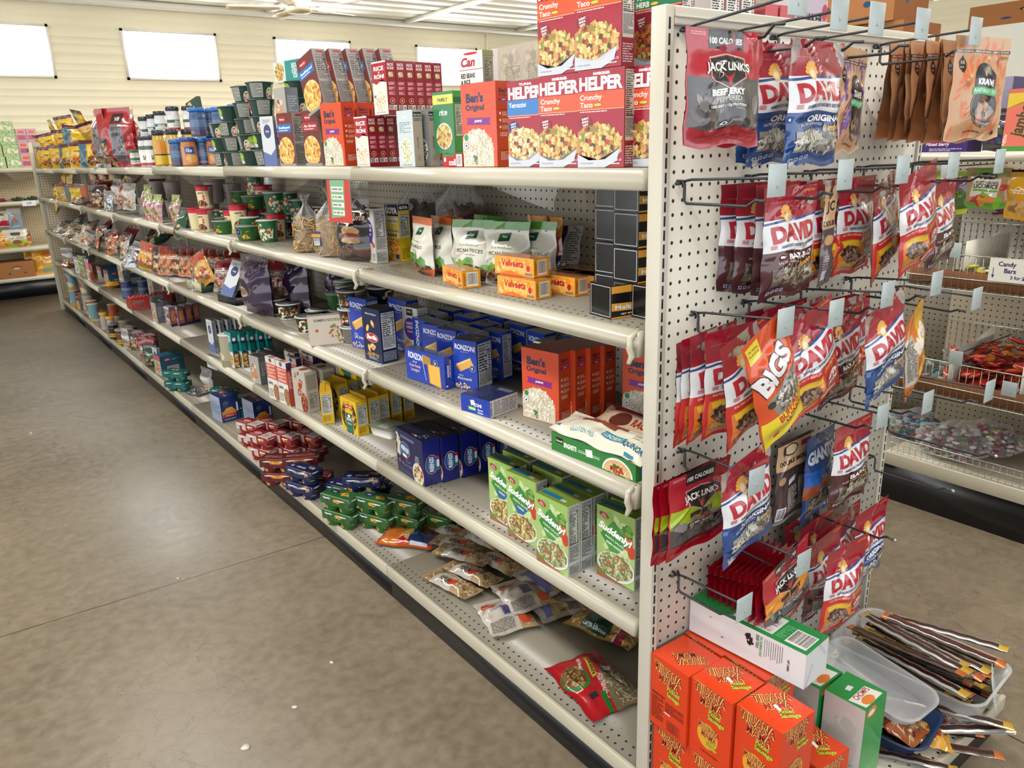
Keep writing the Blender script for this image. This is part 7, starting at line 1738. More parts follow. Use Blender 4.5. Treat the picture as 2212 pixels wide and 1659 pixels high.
black_cup .274 1.94 .857 -10;black noodle bowl under a green bowl, by the cream carton
green_cup .28 1.977 .925 -50;green macaroni bowl stacked on the black bowl
pasta_cup .152 2.485 .857 100;red rimmed pasta cup standing below another
pasta_cup .149 2.488 .964 -40;red rimmed pasta cup on top of another, third shelf
black_cup .168 2.685 .857 -50;dark cup half hidden behind the pasta cups
@noodle cups heaped at the back of the third shelf|cup|| in the heap
black_cup .17 1.62 .857 -90;red and black noodle bowl at the back of the third shelf, first
black_cup .17 1.62 .924 -53;red and black noodle bowl at the back of the third shelf, second
black_cup .17 1.62 .991 -16;red and black noodle bowl at the back of the third shelf, third
black_cup .28 1.6 .857 21;red and black noodle bowl at the back of the third shelf, fourth
black_cup .28 1.6 .924 58;red and black noodle bowl at the back of the third shelf, fifth
black_cup .28 1.6 .991 95;red and black noodle bowl at the back of the third shelf, sixth
noodle_cup .24 1.8 .857 132;green noodle cup at the back of the third shelf, seventh
noodle_cup .24 1.8 .949 169;green noodle cup at the back of the third shelf, eighth
noodle_cup .33 1.86 .857 206;green noodle cup at the back of the third shelf, ninth
noodle_cup .3 1.95 .947 243;green noodle cup at the back of the third shelf, tenth
black_cup .18 1.85 .857 280;red and black noodle bowl at the back of the third shelf, eleventh
noodle_cup .3 1.95 .857 317;green noodle cup at the back of the third shelf, twelfth
black_cup .22 2.02 .857 354;red and black noodle bowl at the back of the third shelf, thirteenth
black_cup .12 1.92 .857 391;red and black noodle bowl at the back of the third shelf, fourteenth
noodle_cup .34 1.74 .857 428;green noodle cup at the back of the third shelf, fifteenth
noodle_cup .34 1.74 .949 465;green noodle cup at the back of the third shelf, sixteenth
@purple oat bags|bag|dark purple |
purple_bag .1 2.42 1.122 -80;oat bag with a bowl picture, in front
purple_bag .24 2.3 1.122 -90;bag standing behind the pasta cups
purple_bag .33 2.05 1.125 -92;bag deep in shade under the second shelf
@gray and red snack pouches|bag|gray and red snack pouch in the leaning row, | from the carton tray
pouch_red .16 3.02 1.042 -60 -14 0;first
pouch_red .19 2.97 1.042 -60 -14 0;second
pouch_red .22 2.92 1.042 -60 -14 0;third
pouch_red .25 2.87 1.042 -60 -14 0;fourth
pouch_red .28 2.82 1.042 -60 -14 0;fifth
pouch_red .31 2.77 1.042 -60 -14 0;sixth
pouch_red .34 2.72 1.042 -60 -14 0;seventh
@orange snack pouches|bag|orange snack pouch in the leaning row behind the wire fence, | along
pouch_brown .1 4.02 1.032 -55 -16 0;first
pouch_orange .125 3.965 1.032 -55 -16 0;second
pouch_orange .15 3.91 1.032 -55 -16 0;third
pouch_brown .175 3.855 1.032 -55 -16 0;fourth
pouch_orange .2 3.8 1.032 -55 -16 0;fifth
pouch_orange .225 3.745 1.032 -55 -16 0;sixth
pouch_brown .25 3.69 1.032 -55 -16 0;seventh
pouch_orange .275 3.635 1.032 -55 -16 0;eighth
pouch_orange .3 3.58 1.032 -55 -16 0;ninth
pouch_brown .325 3.525 1.032 -55 -16 0;tenth
pouch_orange .35 3.47 1.032 -55 -16 0;eleventh
@yellow snack pouches|bag||
pouch_yellow .075 4.28 1.037 -75 -10 8;yellow snack pouch behind the wire fence, farther one
pouch_yellow .075 4.18 1.037 -75 -10 8;yellow snack pouch behind the wire fence, nearer one
@loose snack bags on the third shelf|bag|| towards the far post
pouch_white .14 4.7 .997 -60 -40 10;white snack bag in the third shelf heap, first
pouch_green .25 4.3 1.077 -90 -70 0;dark green snack bag in the third shelf heap, second
pouch_green .2 4.6 .917 -70 -80 0;dark green snack bag in the third shelf heap, third
foil_packet .08 4.6 .977 -50 -20 10;silver foil snack bag in the third shelf heap, fourth
pouch_white .12 5 1.017 -80 -30 -20;white snack bag in the third shelf heap, fifth
pouch_red .2 5.2 1.057 -70 -40 10;red topped snack bag in the third shelf heap, sixth
pouch_orange .1 5.4 1.027 -70 -20 -10;orange snack bag in the third shelf heap, seventh
pouch_brown .12 5.6 1.027 -60 -10 0;brown snack bag in the third shelf heap, eighth
pouch_orange .08 5.8 1.017 -100 -15 10;orange snack bag in the third shelf heap, ninth
pouch_red .16 5.75 1.077 -80 -50 0;red topped snack bag in the third shelf heap, tenth
pouch_white .07 6 .997 -50 -60 20;white snack bag in the third shelf heap, eleventh
pouch_yellow .07 6.5 .907 -20 -85 10;yellow snack bag in the third shelf heap, twelfth
pouch_tan .12 6.4 .937 -60 -80 5;tan and teal snack bag in the third shelf heap, thirteenth
pouch_tan .16 6.8 .927 -90 -85 -8;tan and teal snack bag in the third shelf heap, fourteenth
pouch_white .1 7 .917 -40 -85 5;white snack bag in the third shelf heap, fifteenth
pouch_tan .18 7.1 .997 -70 -60 15;tan and teal snack bag in the third shelf heap, sixteenth
pouch_tan .2 6.6 1.037 -60 -60 -10;tan and teal snack bag in the third shelf heap, seventeenth
pouch_white .12 7.4 .917 -80 -88 0;white snack bag in the third shelf heap, eighteenth
pouch_tan .15 7.6 .977 -60 -60 12;tan and teal snack bag in the third shelf heap, nineteenth
pouch_pink .12 7.8 .907 -30 -85 0;pink snack bag in the third shelf heap, twentieth
foil_packet .2 7.2 1.057 -70 -50 0;silver foil snack bag in the third shelf heap, twenty-first
pouch_red .24 6.2 1.057 -80 -30 0;red topped snack bag in the third shelf heap, twenty-second
pouch_white .26 5.5 1.057 -80 -30 0;white snack bag in the third shelf heap, twenty-third
pouch_brown .28 5 1.057 -80 -20 0;brown snack bag in the third shelf heap, twenty-fourth
@pink pouches|bag|pink and green pouch leaning in the second shelf, | of the pink ones
pouch_pink .07 3.98 1.341 -80 -8 0;first
pouch_pink .07 3.78 1.341 -80 -8 0;second
pouch_pink .1 4.12 1.386 -80 -8 0;third
pouch_pink .12 3.6 1.341 -80 -8 0;fourth
@jumbled bags on the second shelf|bag|| towards the far end
pouch_white .1 4.6 1.386 -70 -10 0;white bag in the second shelf jumble, first
pouch_red .12 4.75 1.376 -60 -20 0;red topped bag in the second shelf jumble, second
foil_packet .08 5.2 1.326 -70 -10 0;silver foil bag in the second shelf jumble, third
pouch_white .12 5.05 1.406 -80 -8 0;white bag in the second shelf jumble, fourth
pouch_tan .3 5 1.456 -80 -60 0;tan and teal bag in the second shelf jumble, fifth
pouch_tan .3 5.5 1.466 -80 -60 0;tan and teal bag in the second shelf jumble, sixth
pouch_brown .09 5.65 1.356 -30;brown bag in the second shelf jumble, seventh
pouch_red .1 6 1.236 -60 -85 0;red topped bag in the second shelf jumble, eighth
pouch_orange .16 5.8 1.386 -30;orange bag in the second shelf jumble, ninth
pouch_brown .25 4.5 1.406 -60 -20 0;brown bag in the second shelf jumble, tenth
@pinkish canisters|canister||
oat_orange .2 5.9 1.346 60;pinkish canister stacked under the top shelf, nearer one
oat_orange .2 6.3 1.346 60;pinkish canister stacked under the top shelf, farther one
@baking chip bags on the second shelf|bag|yellow baking chip bag on the second shelf, | towards the far post
chip_bag_c .08 6.7 1.346 -60 8 0;first
chip_bag_c .1 6.95 1.346 -65 5 0;second
chip_bag_b .08 7.25 1.336 -70 2 0;third
chip_bag .14 7.4 1.336 -75 -1 0;fourth
chip_bag .09 7.65 1.326 -80 -4 0;fifth
chip_bag_b .16 7.85 1.336 -85 -7 0;sixth
chip_bag_b .14 7 1.476 -90 -10 0;seventh
chip_bag .17 7.5 1.466 -95 -13 0;eighth
chip_bag .08 7.5 1.246 -100 -16 0;ninth
@crowded cups on the second shelf|cup|| away from the noodle bags
pasta_cup .3 2.75 1.186 0;red rimmed cup in the crowd on the second shelf, first
pasta_cup .3 2.75 1.293 40;red rimmed cup in the crowd on the second shelf, second
pasta_cup .33 2.95 1.186 80;red rimmed cup in the crowd on the second shelf, third
pasta_cup .33 2.95 1.293 20;red rimmed cup in the crowd on the second shelf, fourth
pail .3 3.2 1.186 0;gray pail in the crowd on the second shelf, fifth
pail .3 3.2 1.293 0;gray pail in the crowd on the second shelf, sixth
pail .24 3.42 1.186 0;gray pail in the crowd on the second shelf, seventh
noodle_cup .34 2.55 1.186 30;green cup in the crowd on the second shelf, eighth
noodle_cup .34 2.55 1.278 60;green cup in the crowd on the second shelf, ninth
noodle_cup .34 2.35 1.186 10;green cup in the crowd on the second shelf, tenth
black_cup .36 2.2 1.186 50;black bowl in the crowd on the second shelf, eleventh
black_cup .36 2.2 1.254 10;black bowl in the crowd on the second shelf, twelfth
pail .33 3.55 1.306 0;gray pail in the crowd on the second shelf, thirteenth
green_cup .16 3 1.186 20;green bowl in the crowd on the second shelf, fourteenth
noodle_cup .2 3.12 1.186 20;green cup in the crowd on the second shelf, fifteenth
pasta_cup .15 2.78 1.186 200;red rimmed cup in the crowd on the second shelf, sixteenth
noodle_cup .13 2.28 1.186 10;green cup in the crowd on the second shelf, seventeenth
green_cup .09 2.42 1.186 40;green bowl in the crowd on the second shelf, eighteenth
noodle_cup .13 2.5 1.186 100;green cup in the crowd on the second shelf, nineteenth
pasta_cup .2 2.36 1.186 60;red rimmed cup in the crowd on the second shelf, twentieth
noodle_cup .2 2.36 1.293 60;green cup in the crowd on the second shelf, twenty-first
@bean bags lying on the base deck|bag||
bean_bag_a .194 .819 .145 -15.0 -90 0;tan bean bag with a red oval, lying nearest the deck edge
bean_bag_a .284 .851 .165 -11.2 -90 0;tan bean bag with a red oval, second in the fan
bean_bag_b .377 .87 .171 0.4 -90 0;bean bag with a barcode strip, at the top of the fan
bean_bag_b .353 .78 .145 -14.1 -90 0;clear bean bag under the fan of bags
bean_stick .122 1.098 .147 9.5 -90 0;narrow bean sleeve nearest the deck edge
bean_stick .195 1.09 .159 11.9 -90 0;narrow bean sleeve, second from the deck edge
bean_stick .211 1.182 .175 21.1 -90 0;narrow bean sleeve, topmost in the middle of the pile
bean_stick .318 1.086 .163 5.5 -90 0;narrow bean sleeve touching the fan of bags
bean_stick .246 1.267 .163 26.5 -90 0;narrow bean sleeve lying across the middle of the pile
bean_stick .323 1.388 .147 10.8 -90 0;narrow bean sleeve nearest the green cup packs
bean_stick .421 1.43 .159 9.0 -90 0;narrow bean sleeve at the back of the pile
bean_stick .366 1.118 .147 10.0 -90 0;narrow bean sleeve half under the others
bean_stick .435 1.18 .159 9.3 -90 0;narrow bean sleeve beside the fan, under the shelf
bean_stick .226 1.217 .147 26.2 -90 0;narrow bean sleeve at the edge by the orange bag
bean_stick .432 1.094 .174 9.5 -90 0;narrow bean sleeve farthest under the shelf
bean_stick .398 1.297 .173 12.2 -90 0;narrow bean sleeve deep behind the pile
bean_stick .347 1.22 .181 10.0 -90 0;narrow bean sleeve under the crossing one
@green cup packs on the base deck|pack|green |
green_pack .055 1.575 .129 -70;macaroni cup pack nearest the deck edge, lower one
green_pack .055 1.575 .197 -70;macaroni cup pack nearest the deck edge, upper one
green_pack .15 1.46 .129 -70;cup pack in the second stack, lower one
green_pack .15 1.46 .197 -68;cup pack in the second stack, upper one
green_pack .24 1.38 .129 -70;cup pack in the third stack, lower one
green_pack .24 1.38 .197 -66;cup pack in the third stack, upper one
green_pack .33 1.31 .129 -70;cup pack farthest back under the shelf
@navy cup packs on the base deck|pack||
deluxe_pack .05 1.93 .129 -68;navy deluxe cup pack at the deck edge, lower one
deluxe_pack .05 1.93 .197 -72;navy deluxe cup pack at the deck edge, tilted upper one
deluxe_pack .17 1.8 .129 -68;navy deluxe cup pack just behind the edge pair
deluxe_pack .2 1.58 .249 -40;navy cup pack with an orange sticker, on the green packs
deluxe_pack .25 1.62 .129 -50;navy cup pack at the back, lower one
deluxe_pack .25 1.62 .195 -50;navy cup pack at the back, middle one
maroon_pack .05 2.12 .129 -45;maroon cup pack beside the navy pair, lower one
maroon_pack .05 2.12 .196 -45;maroon cup pack beside the navy pair, upper one
maroon_pack .14 2.05 .209 -30;maroon cup pack tilted on the heap
maroon_pack .15 2 .129 -50;maroon cup pack behind, under the tilted one
@red and white fruit cup packs|pack|red and white fruit cup pack on the base deck, | in the block
red_pack .06 2.45 .129 -72;first
red_pack .06 2.45 .196 -72;second
red_pack .15 2.38 .129 -72;third
red_pack .15 2.38 .196 -72;fourth
red_pack .24 2.31 .129 -72;fifth
red_pack .24 2.31 .196 -72;sixth
red_pack .08 2.66 .129 -72;seventh
red_pack .08 2.66 .196 -72;eighth
red_pack .17 2.6 .129 -72;ninth
red_pack .17 2.6 .196 -72;tenth
red_pack .27 2.54 .129 -72;eleventh
red_pack .27 2.54 .196 -72;twelfth
@dark blue macaroni cartons|box||
blue_mac_box .19 3 .129 -84;dark blue macaroni carton farther back under the shelf
@teal cup packs|pack|teal cup pack |
teal_pack .08 3.95 .129 -55;at the deck edge, lower one
teal_pack .08 3.95 .197 -55;at the deck edge, upper one
teal_pack .19 3.35 .129 -55;behind the blue carton, lower one
teal_pack .19 3.35 .197 -55;behind the blue carton, upper one
teal_pack .25 3.15 .129 -55;in shade behind the blue carton
@pouches on the base deck|bag||
pouch_green .08 4.75 .294 -60;green and red pouch standing on the base deck
pouch_red .1 4.95 .294 -50;red topped pouch standing behind the green one
pouch_orange .13 5.05 .294 -40;orange pouch on the base deck behind the red one
pouch_white .08 5.45 .294 -60;white and brown pouch beside the brown jars
pouch_brown .12 5.35 .294 -50;brown pouch beside the white one
pouch_red .16 5.15 .294 -40;red topped pouch farthest back of the group
@orange sausage cartons|box|orange sausage carton |
tijuana_back .03 -.106 .309 -92;on the upper layer against the pegboard, barcode side out
tijuana .035 -.213 .309 -91;on the upper layer, middle one
tijuana .04 -.322 .309 -91;on the upper layer, corner nearest the camera
tijuana .04 -.112 .131 -90;on the lower layer against the pegboard
tijuana .036 -.218 .131 -90;on the lower layer, middle one
tijuana .042 -.325 .131 -90;on the lower layer, corner one
tijuana .138 -.106 .309 -92;under the white carton, against the pegboard
tijuana .142 -.212 .309 -92;under the end of the white carton
tijuana .146 -.106 .131 -90;hidden on the lower layer by the pegboard
tijuana .146 -.212 .131 -90;hidden on the lower layer, second back
tijuana .194 -.318 .131 -93;standing alone low beside the green cartons
@upright green meat stick cartons|box||
chomps_up .338 -.327 .131 -88;green and white meat stick carton standing upright, in front
chomps_up .325 -.228 .131 -90;green and white meat stick carton standing upright, behind the front one
@hanging jerky bags|bag||
jerky_gray -.007 -.155 1.698 2;red jerky bag with a gray band, top left hook
jerky_plain .167 -.035 1.7 0;plain red bag back hanging behind the gray banded jerky
jerky_yellow .192 -.055 1.697 4;red jerky bag with a yellow band, half hidden
jerky_green .081 -.03 .902 4;red and lime jerky bag behind the front one, first from the board
jerky_green .076 -.05 .915 4;red and lime jerky bag behind the front one, second from the board
jerky_green .072 -.08 .933 2;red and lime green jalapeno jerky bag in front
jerky_plain .271 -.015 .651 8;red jerky bag seen from its edge in the packed row, first from the board
jerky_plain .271 -.031 .654 8;red jerky bag seen from its edge in the packed row, second from the board
jerky_plain .271 -.047 .657 8;red jerky bag seen from its edge in the packed row, third from the board
jerky_plain .271 -.063 .661 8;red jerky bag seen from its edge in the packed row, fourth from the board
jerky_plain .27 -.079 .665 8;red jerky bag seen from its edge in the packed row, fifth from the board
jerky_plain .269 -.095 .669 8;red jerky bag seen from its edge in the packed row, sixth from the board
jerky_plain .267 -.111 .673 8;red jerky bag seen from its edge in the packed row, seventh from the board
jerky_plain .265 -.127 .678 8;red jerky bag seen from its edge in the packed row, eighth from the board
jerky_plain .263 -.143 .682 8;red jerky bag seen from its edge in the packed row, ninth from the board
jerky_orange .252 -.165 .709 6 0 -12;red jerky bag with an orange band, front of the packed row
@hanging seed bags|bag||
seed_blue_b .243 -.06 1.7 0;blue seed bag hanging behind the yellow banded jerky
seed_blue .248 -.08 1.699 0;blue seed bag second from the front on the top row
seed_blue .249 -.15 1.696 3;blue original seed bag in front on the top row
seed_bbq_b .265 -.02 1.458 -4;maroon barbecue seed bag behind the front one, second row, first from the board
seed_bbq_b .269 -.045 1.458 2;maroon barbecue seed bag behind the front one, second row, second from the board
seed_bbq_b .273 -.075 1.458 8;maroon barbecue seed bag behind the front one, second row, third from the board
seed_bbq .263 -.11 1.453 2;maroon barbecue seed bag in front, second row
seed_hot_b .478 -.02 1.452 0;red hot sauce seed bag, second row, first from the board
seed_hot_b .484 -.05 1.452 8;red hot sauce seed bag, second row, second from the board
seed_hot .58 -.06 1.455 6;red hot sauce seed bag, second row, middle one
seed_hot_b .58 -.12 1.455 14 0 -14;red hot seed bag twisted sideways behind the front one
seed_bbq_b .886 -.1 1.437 8 0 -6;maroon seed bag edge peeking out behind the front hot one
seed_hot .611 -.17 1.469 4 0 -13;red hot sauce seed bag tilted in front, second row
seed_hot_b .121 -.02 1.18 14;red hot seed bag in the left group of the third row, first from the board
seed_hot .117 -.045 1.19 8;red hot seed bag in the left group of the third row, second from the board
seed_hot_b .108 -.07 1.203 10;red hot seed bag in the left group of the third row, third from the board
seed_hot .128 -.1 1.208 2;red hot seed bag in front of the left group, third row
seed_hot_b .09 -.15 1.216 10 0 -12;red hot seed bag squeezed beside the spicy orange one
seed_hot .246 -.17 1.224 2 0 -18;red hot sauce seed bag tilted, right of the buffalo one
seed_bbq .498 -.1 1.185 4 0 -4;maroon barbecue seed bag behind, third row
seed_blue .475 -.2 1.218 4 0 -14;blue original seed bag tilted, third row
seed_hot_b .343 -.03 1.203 0;red seed bag hanging at the back of the third row, first along
seed_hot .38 -.04 1.206 6;red seed bag hanging at the back of the third row, second along
seed_hot_b .441 -.05 1.202 12;red seed bag hanging at the back of the third row, third along
seed_hot .54 -.05 1.195 0;red seed bag hanging at the back of the third row, fourth along
seed_hot_b .609 -.06 1.192 6;red seed bag hanging at the back of the third row, fifth along
seed_blue .102 -.16 .974 6 0 -8;blue original seed bag hanging low, fourth row
seed_bbq_b .593 -.1 .909 3;maroon barbecue seed bag on the fourth row
seed_hot_b .547 -.02 .652 6;red topped seed bag in the lowest row, first of those behind
seed_hot .565 -.05 .65 6;red topped seed bag in the lowest row, second of those behind
seed_dark .582 -.08 .641 6;red topped seed bag in the lowest row, third of those behind
seed_hot_b .73 -.03 .611 6;red topped seed bag in the lowest row, fourth of those behind
seed_dark .519 -.1 .639 6;red topped seed bag in the lowest row, fifth of those behind
seed_blue_b .725 -.1 .649 4;blue original seed bag at the right of the lowest row
seed_hot .457 -.19 .678 2 0 4;red hot sauce seed bag in front on the lowest row
@paper jerky bags|bag||
kraft_purple .519 -.06 1.706 16;brown paper jerky bag with purple print, top row
kraft_orange .769 -.195 1.723 -6;orange printed paper jerky bag in front, facing out
kraft_orange_b .81 -.03 1.729 0;orange paper jerky bag in the fanned row, first from the pegboard
kraft_orange_b .801 -.055 1.727 6;orange paper jerky bag in the fanned row, second from the pegboard
kraft_orange_b .801 -.075 1.725 2;orange paper jerky bag in the fanned row, third from the pegboard
kraft_orange_b .801 -.095 1.724 8;orange paper jerky bag in the fanned row, fourth from the pegboard
kraft_orange_b .793 -.115 1.722 0;orange paper jerky bag in the fanned row, fifth from the pegboard
kraft_orange_b .791 -.135 1.721 6;orange paper jerky bag in the fanned row, sixth from the pegboard
kraft_orange_b .788 -.155 1.719 -2;orange paper jerky bag in the fanned row, seventh from the pegboard
@large yellow treat bags|bag||
beggin_bag .12 9.85 .535 8;large yellow treat bag on the far base shelf beside the brown carton
beggin_bag .05 9.95 .535 0;large yellow treat bag behind the other one
@flat pouches on the far shelf|bag|dark pouch lying on the far cross shelf, | of the flat ones
pouch_brown -.62 9.9 1.125 0 -86 0;first
magenta_pouch -.45 9.9 1.125 20 -86 0;second
magenta_pouch -.3 9.9 1.125 40 -86 0;third
pouch_green -.12 9.9 1.125 60 -86 0;fourth
pouch_green .02 9.9 1.125 80 -86 0;fifth
@|box||
goya_short .2 .94 1.494 -88;white carton with blue lettering behind the bulgur cartons
red_flat_box .075 .703 1.494 -87;small red carton lying flat with a barcode end
green_pasta_box .13 .818 1.527 -84;green family rice carton standing on the flat red carton
red_beans .21 .79 1.62 -84;white and red bean rice carton, stacked behind the orange carton
red_beans .215 .79 1.464 -84;bean rice carton underneath, hidden behind the green carton
teal_box .19 2.17 1.802 -80 0 90;gray blue carton lying on top of the dark green bowls
gray_bar_box .1 1.86 1.635 -84;small white carton perched beside the leaning potato cartons
silver_box .07 1.93 1.496 -70;dented silver rice carton beside the dark green bowls
cheddar .1 1.87 1.496 -75;orange and white carton bent in front of the green bowls
dark_box .33 3.9 1.75 -84 0 80;thin carton lying across the top of the red bags
goya_tall .206 1.289 1.186 -86;tall yellow rice carton with a navy brand band
cheddar .129 1.315 1.186 -90;white couscous carton with a purple oval, near the noodle bags
barilla .102 1.279 .857 -85;navy protein pasta carton with a red oval logo
lasagna .103 .893 .857 -84;wide blue lasagna carton leaning low at the shelf front
ronz_flat .055 .6 .857 -81;flat blue veggie pasta carton lying at the shelf edge
cheddar .223 1.24 .857 -82;cream carton with a blue foot between the blue pasta cartons
white_noodle_box .162 1.639 .857 -20;plain cream carton edge on beside the green bowls
spaghetti .047 .068 .857 -88;long green spaghetti carton lying along the shelf edge by the post
white_noodle_box .458 1.003 .533 -87;white noodle carton seen behind the green salad cartons
chili_box .064 1.891 .533 -82;white chili kit carton with a bowl picture at the shelf front
chili_box .12 1.93 .761 -70 0 90;white carton lying on the chili kits under the price rail
gray_bar_box .062 2.42 .533 -80;glossy red and silver carton beside the quinoa cartons
gray_bar_box .11 2.45 .533 -80;glossy carton behind the red and silver one
silver_box .06 3.02 .533 -84 0 -90;silver carton lying flat by the shelf lip
ramen_case .026 4.814 .533 -88;red case of ramen packets with a gray barcode
gray_bar_box .1 5.33 .666 -80;dark carton standing on the navy tin
quinoa_box .07 6.55 .533 -80;pink carton beyond the teal mix cartons
teal_box .09 6.7 .533 -80;thin teal carton beyond the teal mix cartons
salad_green .07 6.85 .533 -80;green carton beyond the teal mix cartons
potato_red .09 7 .533 -80;brown carton near the far post, fourth shelf
goya_short .07 7.15 .533 -80;white carton near the far post, fourth shelf
dark_box .09 7.3 .533 -80;dark carton near the far post, fourth shelf
silver_box .2 7.55 .533 -84;pale tall carton by the far pegboard panel
silver_box .07 2.7 .897 -60 -25 12;silver carton propped on a black tray on the third shelf
blue_mac_box .079 3.207 .129 -84;dark blue macaroni carton standing on the base deck
silver_box .08 4.55 .129 -80;silver blue carton near the teal cup packs
teal_case .07 4.45 .129 -82;blue and brown carton standing near the teal cup packs
potato_red .07 7.5 .129 -84;blue and white carton between the canisters
chomps_white .172 -.278 .49 -86;white meat stick carton with a green top, lying on the orange cartons
@|packet||
foil_packet .06 5.3 1.49 20 -84 0;silver foil packet sliding off the shelf edge under the red bags
foil_packet .119 3.936 .143 20 -90 0;crumpled silver and brown packet beside the blue carton
@|bag||
rice_cake_bag .135 .2 .923 -90 -78 0;cream rice pasta bag lying on the green spaghetti carton
red_cake_bag .215 .17 .932 -92 -70 0;red and tan pasta bag tucked behind the cream bag
pouch_yellow .109 6.124 .553 20 -90 0;yellow dumpling tray bag lying by the shelf edge
pouch_red .064 6.357 .553 60 -90 0;maroon tray bag lying beside the yellow one
pouch_white .1 7.934 .703 -50;crumpled white snack bag at the far end of the fourth shelf
pouch_orange .01 7.782 .553 30 -90 0;orange and blue bag lying at the far end of the shelf
pouch_green .09 3.35 1.286 -84 -20 0;green curry pouch lying low behind the shelf rail
red_rice_bag .251 .309 .143 -98.5 -90 0;red bag of grain lying alone on the base deck by the end post
elbow_bag .425 .492 .151 -76.5 -90 0;elbow macaroni bag lying on the base deck with a green label
orange_rice_bag .263 1.427 .141 -50 -90 0;orange and navy pasta bag lying beside the green cup packs
pouch_orange .436 1.478 .141 -60 -90 0;orange bag corner showing under the fourth shelf
pouch_white .2 3.85 .289 -80;pale bag sagging behind the teal cup packs
bigs .072 -.2 1.232 3 0 -23;orange and yellow buffalo seed bag hanging tilted
orange_yellow_bag .73 -.14 1.151 12 0 -22;orange and yellow seed bag turned to its back label
giants_bag .543 -.05 .88 8;blue giant seed bag behind the clear stick pack
pet_yellow -.303 9.87 .765 0;orange pet treat bag on the far cross shelves
pet_white -.142 9.87 .785 0;white and lime pet treat bag on the far cross shelves
pet_card -.254 9.87 1 0;red striped treat pack hanging on the far cross shelves
pet_card -.337 9.87 1 0;treat pack hanging at the left edge of the far shelves
pet_blue -.11 9.87 1.02 0;blue treat pack hanging on the far cross shelves
pouch_orange -.051 9.87 .745 20;orange and blue bag beside the white treat bag
sour_bag 2.22 .475 1.39 -90;green sour gummy bag on the candy shelving
licorice 2.22 .345 1.405 -90;brown and green licorice bag on the candy shelving
gold_bag 2.22 .2 1.39 -92;gold gummy bag at the right edge of the photo
gold_bag 2.22 .04 1.39 -88;gold gummy bag beyond the right edge one
magenta_pouch 2.3 .27 1.395 -88;magenta pouch hanging behind the licorice bag
sour_bag 2.22 .61 1.39 -90;green gummy bag hidden behind the seed bags
magenta_pouch 2.22 .2 1.64 -60;dark pouch leaning on the candy top shelf
dark_pouch 2.2 .3 1.615 -70;purple fruit pouch on the candy top shelf
@|canister||
oat_white .075 2.87 .533 0;tall clear canister with a pale yellow lid
oat_orange .2 5.9 1.186 0;pinkish canister on the second shelf behind the yellow cap
oat_orange .13 6.35 1.186 0;pinkish canister on the second shelf farther along
oat_blue .08 6.85 .129 0;blue canister with a white lid, in front
oat_orange .1 7.05 .129 0;orange canister with a white lid on the base deck
oat_orange .22 6.7 .129 0;orange canister in the second row
oat_white .12 7.35 .129 0;pale canister lower one near the far end
oat_blue .08 7.85 .129 0;blue canister at the far end, lower one
oat_blue .08 7.85 .293 60;blue canister at the far end, upper one
oat_white .12 7.35 .293 60;pale canister stacked on the other pale one
@|bottle||
shaker_bottle .13 6 1.186 0;yellow capped bottle on the second shelf, beside the pink canister
shaker_bottle .09 6.15 .129 0;yellow capped bottle beside the black jar
shaker_bottle .08 6.38 .129 0;yellow capped bottle nearer the orange canister
@|jar||
pickle_jar .08 5.68 .129 0;brown jar with a yellow label, nearest the pouches
black_jar .07 5.95 .129 0;black jar with a yellow label
pickle_jar .17 5.75 .129 0;brown jar set behind the nearest one
@|tub||
flat_can .08 6.6 .129 0;short orange tub beside the yellow capped bottles
flat_can .17 6.3 .129 0;tan tub behind the yellow capped bottles
flat_can .18 6.05 .129 0;tan tub behind the black jar
flat_can .17 6.3 .187 60;tan tub stacked on the one behind the bottles
flat_can .18 6.05 .187 60;tan tub stacked on the one behind the black jar
@|pack||
stick_pack .445 -.08 1.443 5;narrow double smoked stick pack between the seed bags
smoked_sticks .468 -.03 .879 3;clear pack of double smoked sticks, fourth row
"""
for ln in GOODS.split('\n'):
 if ln.startswith('@'):gr,ca,pre,suf=ln[1:].split('|')
 elif ln:
  a,b=ln.split(';');a=a.split();v=[float(q)for q in a[1:]]+[0.0]*(7-len(a))
  drop(a[0],v[0],v[1],v[2],v[3],v[4],v[5],pre+b+suf,ca,gr or None)
  # ------------------------------------------------------------------ peg hooks on the end display
def hook(x,z,Lh,label,plate=True,chrome=False,tip=.03,up=.0):
 e=empty('peg_hook',(x,0,z));tag(e,label,'hook','peg hooks with scanner plates' if plate else 'bright peg hooks')
 m=MB();r=.0028
 m.tube([(0,.004,.010),(0,-.008,.010),(0,-.014,.004),(0,-.014,-.024),(0,-.02,-.029),(0,-Lh+.055,-.029+up*.6),(0,-Lh+.038,-.018+up),(0,-Lh+.02,-.020+up)],r,'#ffffff',8)
 m.tube([(-.012,-.004,.006),(.012,-.004,.006)],.003,'#ffffff',8)
 m.build('prong',M_CHROME if chrome else M_WIRE,e)
 if plate:
  m=MB();m.tube([(0,-.012,.010),(0,-.03,.013),(0,-Lh,.018+up)],.0024,'#ffffff',8);m.build('upper_arm',M_WIRE,e)
  m=MB();m.box(-.024,-Lh-.0015,-.012+up,.024,-Lh+.0005,.040+up,'#ffffff',bev=.0007);m.box(-.0015,-Lh-.0022,.002+up,.0015,-Lh-.0014,.010+up,'#ffffff');m.build('scanner_plate',M_PLATE,e)
 else:
  bq=bmesh.new();bmesh.ops.create_uvsphere(bq,u_segments=12,v_segments=8,radius=.0045);bmesh.ops.translate(bq,vec=(0,-Lh+.018,-.019),verts=bq.verts);m=MB();m.bm(bq,'#ffffff');m.build('ball_tip',M_CHROME,e,smooth=True)
ROW=('top row','second row','third row','fourth row','lowest row')
